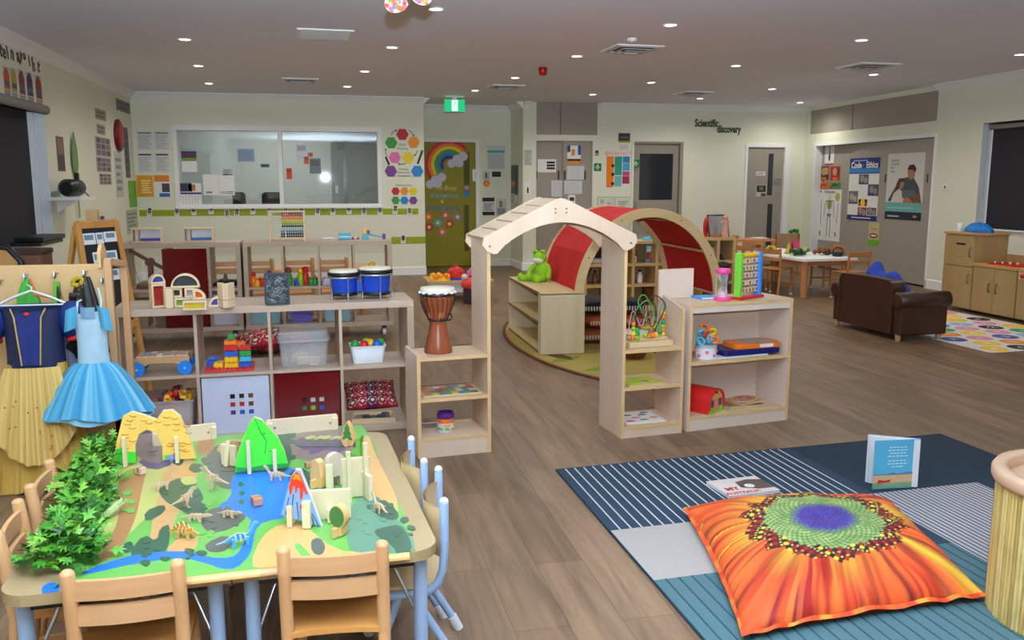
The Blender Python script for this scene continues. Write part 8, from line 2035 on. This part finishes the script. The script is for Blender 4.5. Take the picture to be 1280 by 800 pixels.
t,w,h,d=poster(WR,'notice with black heading and foot low beside the olive door',(603,247,618,269),C((214,216,214)),'notice','notice');rectp(t,d,w,h,0,0,1,.22,ink);rectp(t,d,w,h,0,.8,1,1,ink);lines(t,w,h,.1,.9,.3,.75,4,inkg)
t,w,h,d=poster(WR,'grey sketch sheet beside the notice with the black heading',(620,248,633,270),C((206,206,204)),'sketch','sketch');rectp(t,d,w,h,.3,.15,.6,.5,C((130,130,134)));rectp(t,d,w,h,.1,.55,.9,.9,C((150,150,152)))
for i,(r,lab)in enumerate((((655,187,665,207),'tall pale notice on the pier left of the closet doors'),((655.5,227,664,243),'small white pictogram sheet on the pier left of the closet doors'))):
 t,w,h,d=poster(WS,lab,r,C((206,208,196))if i==0 else paper,'notice','notice');lines(t,w,h,.1,.9,.05,.95,6,C((160,164,156)))if i==0 else rectp(t,d,w,h,.38,.45,.6,.9,ink)
t=thing('wall_rack','slim metal wall rack on the return wall beside the pier','wall rack');a=WE.at(645,225);t.matrix_world=WE.M(a[0],a[1],0);m=MB(M('rack_grey',(70,72,74),.4));m.bx(-.16,.16,-.22,.24,.001,.05);m.build('rack_body',t,.005);m=MB(C((226,130,60)));m.bx(-.14,.14,-.1,-.02,.05,.056);m.build('orange_label',t);m=MB(steel);m.bx(-.14,.14,-.38,-.24,.001,.06);m.build('steel_tray',t,.006)
# ---- closet door papers (far wall): these hang on the recessed leaves
WSd=Wall((XC,YS+.066,0),(XD,YS+.066,0));WSe=Wall((XC,YS+.034,0),(XD,YS+.034,0))
t,w,h,d=poster(WSd,'white sheet with black dots on the left closet leaf',(672,199,695,215.5),paper,'sheet','sheet')
m=MB(ink)
for i in range(4):
 for j in range(3):m.prism(ngon(w*(.05+.11*i),h*(.25-.22*j),.02,8),d,d+.001)
m.build('dots',t)
t,w,h,d=poster(WSe,'colour poster with blue corners at the top of the right closet leaf',(709,182,726,205),paper);rectp(t,d,w,h,0,0,.22,.35,C((50,70,150)));rectp(t,d,w,h,.78,0,1,.5,C((40,90,170)));rectp(t,d,w,h,.3,.2,.55,.55,C((230,140,60)));rectp(t,d,w,h,0,.72,1,.84,C((90,50,30)));rectp(t,d,w,h,0,.84,1,1,C((220,150,60)))
for i,(W,r,lab)in enumerate(((WSe,(708.5,207.5,730,224.5),'upper blank white sheet on the right closet leaf'),(WSe,(705.5,226,727.5,242.5),'lower blank white sheet on the right closet leaf'),(WSd,(689,225.5,704.5,246),'white list sheet low on the left closet leaf'))):
 t,w,h,d=poster(W,lab,r,C((212,212,216)),'sheet','sheet');lines(t,w,h,.08,.92,.08,.92,10,C((190,192,198)),th=.12)
t,w,h,d=poster(WSe,'small sheet with a dark picture at the bottom of the right closet leaf',(710,243.5,719,256),paper,'sheet','sheet');rectp(t,d,w,h,.2,.25,.85,.6,C((60,60,66)))
# ---- signs between the closet and the window door
def firstaid(px,py,lab,W=WS):
 t,w,h,d=poster(W,lab,(px-4.6,py-4.8,px+4.6,py+4.8),C((0,130,70)),'first_aid_sign','sign','green first-aid signs');m=MB(paper);m.bx(-w*.1,w*.1,-h*.3,h*.3,d,d+.001);m.bx(-w*.3,w*.3,-h*.1,h*.1,d,d+.001);m.build('white_cross',t);return t
firstaid(747,209,'green first-aid sign right of the closet doors');firstaid(794.5,204.5,'green first-aid sign on the edge of the door with the square window')
t,w,h,d=poster(WS,'small dark thermostat plate above the first-aid sign',(744,188,748,194.5),C((60,70,50)),'thermostat','thermostat');rectp(t,d,w,h,.2,.55,.8,.85,C((200,204,200)))
t,w,h,d=poster(WS,'dark violet notice with a green foot high beside the window door',(773,166.5,787.5,178),C((66,46,66)),'notice','notice');rectp(t,d,w,h,0,.8,1,1,C((120,160,40)));rectp(t,d,w,h,.15,.4,.85,.5,C((150,130,150)))
t,w,h,d=poster(WS,'small white sheet below the dark violet notice',(774,180,786,188),C((220,222,214)),'notice','notice');lines(t,w,h,.1,.9,.2,.8,2,C((190,192,186)))
t,w,h,d=poster(WS,'large poster of orange, teal, blue and pink panels beside the window door',(757,190,787.5,235),paper)
for x0,y0,x1_,y1_,c_ in((.03,.12,.33,.98,(240,130,24)),(.36,.12,.66,.64,(44,160,140)),(.36,.66,.66,.96,(120,190,190)),(.69,.12,.98,.30,(50,140,190)),(.69,.31,.98,.52,(80,170,210)),(.69,.54,.98,.66,(200,70,130)),(.69,.67,.98,.88,(170,50,90))):rectp(t,d,w,h,x0,y0,x1_,y1_,C(c_))
wt_(t,'BREAKFAST',.085,C((230,120,100)),0,h*.45);m=MB(ink)
for y in(.38,.62,.88):m.prism(ngon(-w*.21,h/2-h*y,.03,6),d+.001,d+.002)
m.build('small_pictures',t)
for i,(r,lab)in enumerate((((746.5,246,766.5,262),'left framed certificate below the coloured panel poster'),((768,246,789,262),'right framed certificate below the coloured panel poster'))):
 t,w,h,d=poster(WS,lab,r,C((150,180,150)),'certificate','certificate','framed certificates');rectp(t,d,w,h,.04,.05,.96,.95,C((216,220,208)));rectp(t,d,w,h,.2,.2,.4,.5,C((160,190,170)),k=2)if i==0 else lines(t,w,h,.2,.8,.3,.8,3,C((150,160,150)),d=.0052);rectp(t,d,w,h,.62,.45,.85,.75,C((170,180,214)),k=2)if i==0 else None
 # ---- 'Scientific discovery'
for s_,r,lab in(('Scientific',(868.5,149.5,898,159),'dark green word Scientific high on the far wall'),('discovery',(896,157.5,926,166),'dark green word discovery high on the far wall, under Scientific')):
 a=WS.rect(*r);t=thing('wall_lettering',lab,'wall lettering');t.matrix_world=WS.M((a[0]+a[1])/2,(a[2]+a[3])/2,0);o=text(s_,.17,M('lettering_green',(66,90,50),.6),t,(0,0,.002),(0,0,0),depth=.004,bold=.006)
 ww=max(v.co.x for v in o.data.vertices)-min(v.co.x for v in o.data.vertices);o.scale=((a[1]-a[0])/ww,1,1)
 # ---- slim door papers
WSc=Wall((XC,YS+.028,0),(XD,YS+.028,0))
t,w,h,d=poster(WSc,'small white strip label on the slim grey door',(945,214.5,956.5,219.5),paper,'label','label');lines(t,w,h,.1,.9,.2,.8,2)
t,w,h,d=poster(WSc,'black and white photograph sheet on the slim grey door',(945,231,957.5,246),C((196,196,190)),'photo_sheet','photograph');rectp(t,d,w,h,.05,.05,.95,.6,C((50,54,44)));rectp(t,d,w,h,.3,.15,.7,.45,C((120,124,110)),k=2);rectp(t,d,w,h,.5,.7,.95,.95,C((80,80,76)))
# ---- posters on the wide closet doors (right wall)
def WXo(dd):return Wall(Vector((XD,YS,0))-WX.n*dd,Vector((7.45,-2.5,0))-WX.n*dd)
X1,X2,X3=WXo(.109),WXo(.074),WXo(.039)
t,w,h,d=poster(X1,'narrow poster of a dark figure at the top left of the wide closet',(1031.5,181.5,1043,206),paper);m=MB(ink);m.prism([(-.01,-h*.3),(.02,-h*.3),(.03,-h*.05),(.012,h*.2),(.014,h*.45),(-.008,h*.45),(-.01,h*.1),(-.03,-h*.1)],d,d+.001);m.build('dark_figure',t);rectp(t,d,w,h,0,.93,1,1,C((190,50,110)))
for r,c1,c2,c3,lab in(((1024,208,1036,225),(60,50,56),(206,160,60),(190,150,120),'photo of a person in dark clothes at left of the wide closet'),((1038,208,1050,225.5),(190,40,40),(120,40,40),(206,150,110),'red-toned photo beside the dark photo on the wide closet')):
 t,w,h,d=poster(X1,lab,r,C(c1),'photo_sheet','photograph');rectp(t,d,w,h,.4,.1,.95,.6,C(c2));m=MB(C(c3));m.prism(ngon(0,h*.12,w*.22,12),d+.0012,d+.0022);m.build('face',t);rectp(t,d,w,h,.3,.8,.8,.98,C((220,120,40)),k=2)
for r,c_,s_,lab in(((1023.5,227.5,1036,235.5),(224,110,40),'turtle','orange word strip under the dark photo'),((1037.5,228,1050.5,235.5),(80,150,70),'willow','green word strip under the red photo')):
 t,w,h,d=poster(X1,lab,r,C(c_),'word_strip','word strip');rectp(t,d,w,h,0,.6,.3,1,C((170,60,40)));wt_(t,s_,.07,C((60,40,30)),0,.01)
 # skeleton poster
t,w,h,d=poster(X1,'white human skeleton poster on the left leaf of the wide closet',(1022.5,237,1051,301),paper,'skeleton_poster')
wt_(t,'MySkeleton',.07,ink,0,h*.455);rectp(t,d,w,h,.06,.02,.12,.06,C((200,40,50)))
bone=C((226,220,190));bg=C((180,190,90));dk=C((90,86,90));z=d+.0005
m=MB(bg);m.prism(ngon(0,h*.21,w*.11,14),z,z+.001);m.prism(ngon(w*.33,h*.36,w*.10,10),z,z+.001);m.build('yellow_ribs',t)
m=MB(bone);m.prism(arc(0,h*.35,w*.055,0,360,14,w*.075)[:-1],z,z+.0016);m.build('skull',t)
m=MB(dk)
def bn(a,b,wd=.012):m.bar((a[0]*w,a[1]*h,z+.001),(b[0]*w,b[1]*h,z+.001),wd,.002,up=(0,0,1))
bn((0,.3),(0,.03));bn((-.16,.28),(.16,.28));
for k in range(5):bn((-.10,.255-.03*k),(.10,.255-.03*k),.006)
for sx in(-1,1):bn((sx*.16,.28),(sx*.20,.12),.01);bn((sx*.20,.12),(sx*.21,-.03),.009);bn((sx*.05,.02),(sx*.07,-.2),.013);bn((sx*.07,-.2),(sx*.06,-.40),.011);bn((sx*.06,-.40),(sx*.11,-.42),.01)
bn((-.36,.3),(-.36,-.2),.012);bn((.38,.24),(.34,-.14),.010);bn((-.38,-.32),(-.36,-.42),.03);bn((.3,-.32),(.33,-.40),.03)
m.build('bones',t)
m=MB(C((130,130,190)));m.prism([(-w*.11,h*.03),(w*.11,h*.03),(w*.05,-h*.03),(-w*.05,-h*.03)],z,z+.0014);m.build('pelvis',t)
# code of ethics poster
t,w,h,d=poster(X2,'tall blue and white Code of Ethics poster on the middle leaf of the wide closet',(1061,197.5,1098.5,275.5),paper,'ethics_poster')
nv=C((30,44,120));rectp(t,d,w,h,0,0,1,.17,nv);rectp(t,d,w,h,0,.15,1,.235,C((50,140,210)));rectp(t,d,w,h,0,.235,1,.25,nv,k=2);rectp(t,d,w,h,0,.92,1,1,nv)
wt_(t,'Code',.13,paper,-w*.27,h*.385,.0056,bold=.004);wt_(t,'of',.05,C((140,180,230)),-w*.03,h*.385);wt_(t,'Ethics',.13,paper,w*.25,h*.385,.0056,bold=.004);lines(t,w,h,.12,.6,.02,.06,1,C((150,170,220)),d=.0052);lines(t,w,h,.15,.8,.945,.975,1,paper,d=.0052)
for k,(x0,y0,x1_,y1_,c_)in enumerate(((.34,.26,.66,.42,(96,96,98)),(.66,.42,1,.60,(84,84,88)),(.02,.53,.34,.74,(120,118,116)),(.36,.79,.66,.92,(110,80,76)),(.68,.79,.97,.91,(90,84,80)))):
 rectp(t,d,w,h,x0,y0,x1_,y1_,C(c_),'photo');m=MB(C(tuple(min(255,x+60)for x in c_)));cx,cy=(x0+x1_)/2,(y0+y1_)/2
 m.prism(ngon(-w/2+w*(cx-.05),h/2-h*(cy-.01),w*.07,10),d+.0012,d+.0018);m.prism(ngon(-w/2+w*(cx+.07),h/2-h*(cy+.02),w*.06,10),d+.0012,d+.0018);m.build('photo_faces',t)
 rectp(t,d,w,h,x0,y1_-.02,x1_,y1_,nv,'caption',k=2)if k<3 else None
rectp(t,d,w,h,.37,.66,.66,.715,ink,'flag_black');rectp(t,d,w,h,.37,.715,.66,.77,C((200,30,30)),'flag_red');m=MB(C((246,206,30)));m.prism(ngon(-w/2+w*.515,h/2-h*.715,w*.075,20),d+.0012,d+.0022);m.build('flag_disc',t)
# man with children poster
t,w,h,d=poster(X3,'poster of an adult with children and a tablet on the right closet leaf',(1108.5,191.5,1154.5,275),C((214,212,208)),'photo_poster')
rectp(t,d,w,h,0,.74,1,.88,C((110,176,172)));rectp(t,d,w,h,0,.88,1,1,C((28,40,52)));
for k,s_ in enumerate(('Learning,','changing','lives','daily')):text(s_,.058,C((120,150,150)),t,(-w*.42,h*(.40-.055*k),d+.001),(0,0,0),depth=.0004,align='LEFT')
lines(t,w,h,.08,.4,.93,.97,1,C((200,206,210)),d=.0052);wt_(t,'kids',.05,paper,w*.33,-h*.44);lines(t,w,h,.05,.75,.80,.84,1,C((150,205,200)),d=.0052)
sk=C((176,122,96));sh_=C((70,78,84));hr=C((44,34,30))
def pl(nm,pts,m_,k):mb=MB(m_);mb.prism([(-w/2+w*x,h/2-h*y)for x,y in pts],d,d+.0006*k);mb.build(nm,t)
pl('adult_jumper',((.34,.42),(.52,.36),(.74,.37),(.88,.5),(.95,.66),(.7,.74),(.30,.74),(.06,.72),(.18,.58)),sh_,1)
pl('adult_face',((.56,.26),(.66,.22),(.76,.26),(.76,.35),(.68,.40),(.58,.36)),sk,2);pl('adult_hair',((.55,.25),(.60,.18),(.72,.17),(.79,.23),(.77,.29),(.70,.25)),hr,3)
pl('child_top',((.22,.60),(.36,.53),(.50,.60),(.52,.74),(.14,.74)),C((214,206,196)),2);pl('child_face',((.34,.42),(.44,.40),(.50,.45),(.46,.53),(.38,.54)),sk,3);pl('child_hair',((.28,.46),(.34,.38),(.46,.37),(.50,.42),(.40,.43),(.34,.54),(.28,.56)),C((70,48,36)),4)
pl('tablet',((.44,.56),(.78,.55),(.80,.66),(.46,.67)),C((96,104,114)),4);pl('second_child',((.48,.74),(.50,.68),(.60,.66),(.70,.69),(.73,.74)),C((190,120,70)),5);pl('adult_arm',((.76,.58),(.92,.62),(.98,.74),(.74,.74)),C((120,84,66)),3)
t,w,h,d=poster(X2,'small drawing of an open red mouth with a green foot on the wide closet',(1086,278.5,1099,306.5),C((190,200,130)),'mouth_card','drawing');rectp(t,d,w,h,0,.76,1,1,C((110,180,40)));rectp(t,d,w,h,.08,.1,.92,.72,C((206,184,140)))
m=MB(C((150,40,40)));m.prism(arc(0,-h*.08,w*.4,0,360,16,h*.11)[:-1],d+.001,d+.002);m.build('lips',t);m=MB(paper);m.prism(arc(0,-h*.075,w*.28,0,360,14,h*.04)[:-1],d+.002,d+.003);m.build('teeth',t);m=MB(C((150,110,90)));m.bx(-w*.3,-w*.05,h*.2,h*.24,d+.001,d+.002);m.bx(w*.05,w*.3,h*.2,h*.24,d+.001,d+.002);m.build('eyebrows',t)
# ---- left wall: crayon birthday cards and letters
cr=[(8,84,122,(200,90,30),'orange'),(17,86,126,(190,170,40),'yellow'),(27,88,129,(150,40,70),'dark pink'),(37,91,131,(60,52,90),'navy'),(48,95,134,(150,40,44),'red')]
for px,y0,y1,c_,nm in cr:
 t,w,h,d=poster(WL,'%s crayon-shaped birthday card high on the left wall'%nm,(px-4,y0,px+4,y1),C((196,190,178)),'crayon_card','birthday card','crayon birthday cards on the left wall')
 m=MB(C(c_));m.prism([(-w*.42,-h*.22),(w*.42,-h*.22),(w*.42,h*.28),(w*.12,h*.48),(-w*.12,h*.48),(-w*.42,h*.28)],d,d+.001);m.build('crayon_body',t);rectp(t,d,w,h,.14,.45,.86,.62,C((90,100,120)),'photo',2);lines(t,w,h,.1,.9,.76,.98,3,C((110,120,120)),d=.0052)
for k,(px,py,s_)in enumerate(((1,62,'t'),(5,65,'e'),(9,66,'l'),(15,67,'n'),(22,69.5,'a'),(26,69,'y'),(30,67,'s'),(36,75,'i'),(40.5,69,'r'),(41.5,82,'h'),(48,83,'t'))):
 a=WL.at(px,py);t=thing('wall_letter','dark paper letter %s above the crayon cards, %s from the left'%(s_,('first','second','third','fourth','fifth','sixth','seventh','eighth','ninth','tenth','eleventh')[k]),'letter');t['group']='scattered letters on the left wall'
 t.matrix_world=WL.M(a[0],a[1],0)@RZ(((k*7)%5-2)*.12);text(s_,.17,(C((60,54,56)),C((84,62,60)))[k%2],t,(0,0,.002),(0,0,0),depth=.002,bold=.004);text('.',.03,C((120,110,110)),t,(0,0,.005),(0,0,0),depth=.0005,name='letter_dot')
for r,c_,nm,lab,cat in(((71,171,80,214),(104,84,76),'wall_picture','narrow framed brown picture on the left wall beside the window','picture'),((119,137,132,150),(150,146,130),'quote_strip','upper strip of small grey lettering on the left wall','sign'),((121,156,131,168),(160,156,136),'quote_strip','short strip of grey lettering below the upper strip on the left wall','sign'),((145,126,162,140),(120,116,108),'quote_strip','grey word sign near the ceiling in the left back corner','sign'),((119.5,172,138,196),(176,166,162),'photo_sheet','upper sheet of small photos on the left wall','photo sheet'),((120.5,197,138.5,215),(168,160,156),'photo_sheet','middle sheet of small photos on the left wall','photo sheet'),((124,217,139,231),(190,176,166),'photo_sheet','lower pale sheet of photos on the left wall','photo sheet'),((155.5,160,161,222),(96,96,98),'narrow_banner','tall dark grey banner strip in the left back corner','banner'),((144,190,153,246),(196,200,196),'document_pocket','shiny clear document pockets hanging in the left back corner','document pocket'),((161,226,172,259),(106,180,60),'green_cutout','bright green paper cut-out in the left back corner','paper cut-out'),((158,262,172,292),(186,190,178),'clear_pocket','clear plastic pocket with lines under the green cut-out','document pocket')):
 t,w,h,d=poster(WL,lab,r,C(c_),nm,cat)
 if 'photo' in nm:
  for i in range(3):
   for j in range(3):rectp(t,d,w,h,.06+.31*i,.06+.31*j,.30+.31*i,.30+.31*j,C(((90,80,84),(140,110,100),(110,100,120))[(i+2*j)%3]),'photo')
 elif nm=='green_cutout':rectp(t,d,w,h,.0,.0,.5,.5,C((120,196,70)))
 elif nm=='wall_picture':rectp(t,d,w,h,.12,.05,.88,.5,C((140,110,96)));rectp(t,d,w,h,.12,.55,.88,.95,C((74,62,60)))
 else:lines(t,w,h,.1,.9,.1,.9,5 if h>.3 else 2,C(tuple(int(x*.72)for x in c_)))
a=WL.at(91,200);t=thing('leaf_wand','tall green pointed leaf cut-out on a stick behind the black speaker','leaf cut-out');t.matrix_world=WL.M(a[0],a[1],.02)
m=MB(C((118,150,84)));m.prism([(0,-.22),(.10,-.05),(.09,.12),(0,.30),(-.09,.12),(-.10,-.05)],0,.01);m.build('leaf_blade',t);m=MB(C((150,160,110)));m.bx(-.012,.012,-.62,-.2,0,.012);m.build('stick',t)
a=WL.at(146.5,169);t=thing('wall_clock','dark red round wall ornament on the left wall','wall ornament');t.matrix_world=WL.M(a[0],a[1],0);m=MB(M('dark_red'));m.lathe([(.20,.001),(.21,.03),(.18,.05),(.0001,.055)],n=28);m.build('disc',t);m=MB(C((180,60,50)));m.lathe([(.13,.048),(.12,.058),(.0001,.06)],n=24);m.build('inner_disc',t)
# small objects at the left edge behind the rack
t=thing('black_folder_stack','black folders stacked on the window sill behind the rack','folders',(0,0,0));p=PX(55,300,XL+.12);t.location=(XL+.13,8.4,.87)
m=MB(black);m.bx(-.10,.14,-.35,.30,0,.03);m.build('lower_folder',t,.004);m=MB(black);m.bx(-.08,.15,-.30,.35,.032,.07);m.build('upper_folder',t,.006)
p=PY(26,320,6.2);t=thing('wicker_hamper','brown mottled woven basket standing behind the rack at left','basket',(p.x,6.2,0));m=MB(M('woven_brown',(120,82,62),.85,var=.5,vs=50));zt=PY(30,312,6.2).z;m.bx(-.16,.16,-.12,.12,0,zt);m.build('basket_body',t,.02);m=MB(M('woven_dark',(70,48,38),.85));m.bx(-.165,.165,-.125,.125,zt-.03,zt+.004);m.build('rim',t,.01)
p=PY(4,318,6.0);t=thing('round_back_chair','wooden chair with a black curved back edge behind the rack at far left','chair',(p.x-.08,6.0,0));zt=PY(4,308,6.0).z;m=MB(wood('chair_tan',(190,140,80),(206,158,96),'z',8));m.prism([(-.2,.3),(.17,.3),(.17,zt-.1),(.1,zt-.02),(-.05,zt),(-.2,zt)],-.012,.012,ax='y');m.build('backrest',t);m=MB(black);m.tube([(.17,0,.3),(.18,0,zt-.1),(.11,0,zt-.01),(-.05,0,zt+.012),(-.2,0,zt+.012)],.022,n=8);m.build('back_rim',t)
for sx in(-.17,.14):m=MB(MATS['chair_tan']);m.cyl((sx,0,0),(sx,0,.32),.018,n=10);m.build('leg',t)
m=MB(C((30,50,120)));m.bx(-.2,.10,-.05,.05,zt+.03,zt+.06);o=m.build('blue_cloth',None,.01);tag(o,'dark blue folded cloth lying over the black-edged chair back','cloth')
p=PY(116,272,7.2);t=thing('wooden_block_holder','pale wooden upright holder on the window side behind the easel','holder',(p.x,7.2,0));zt=PY(116,262,7.2).z;m=MB(rackw);m.bx(-.04,.04,-.04,.04,0,zt);m.build('upright',t,.004);m=MB(C((60,70,110)));m.bx(.06,.075,-.03,.03,zt-.28,zt-.05);m.bx(.04,.09,-.03,.03,zt-.3,zt-.28);m.build('blue_card',t)
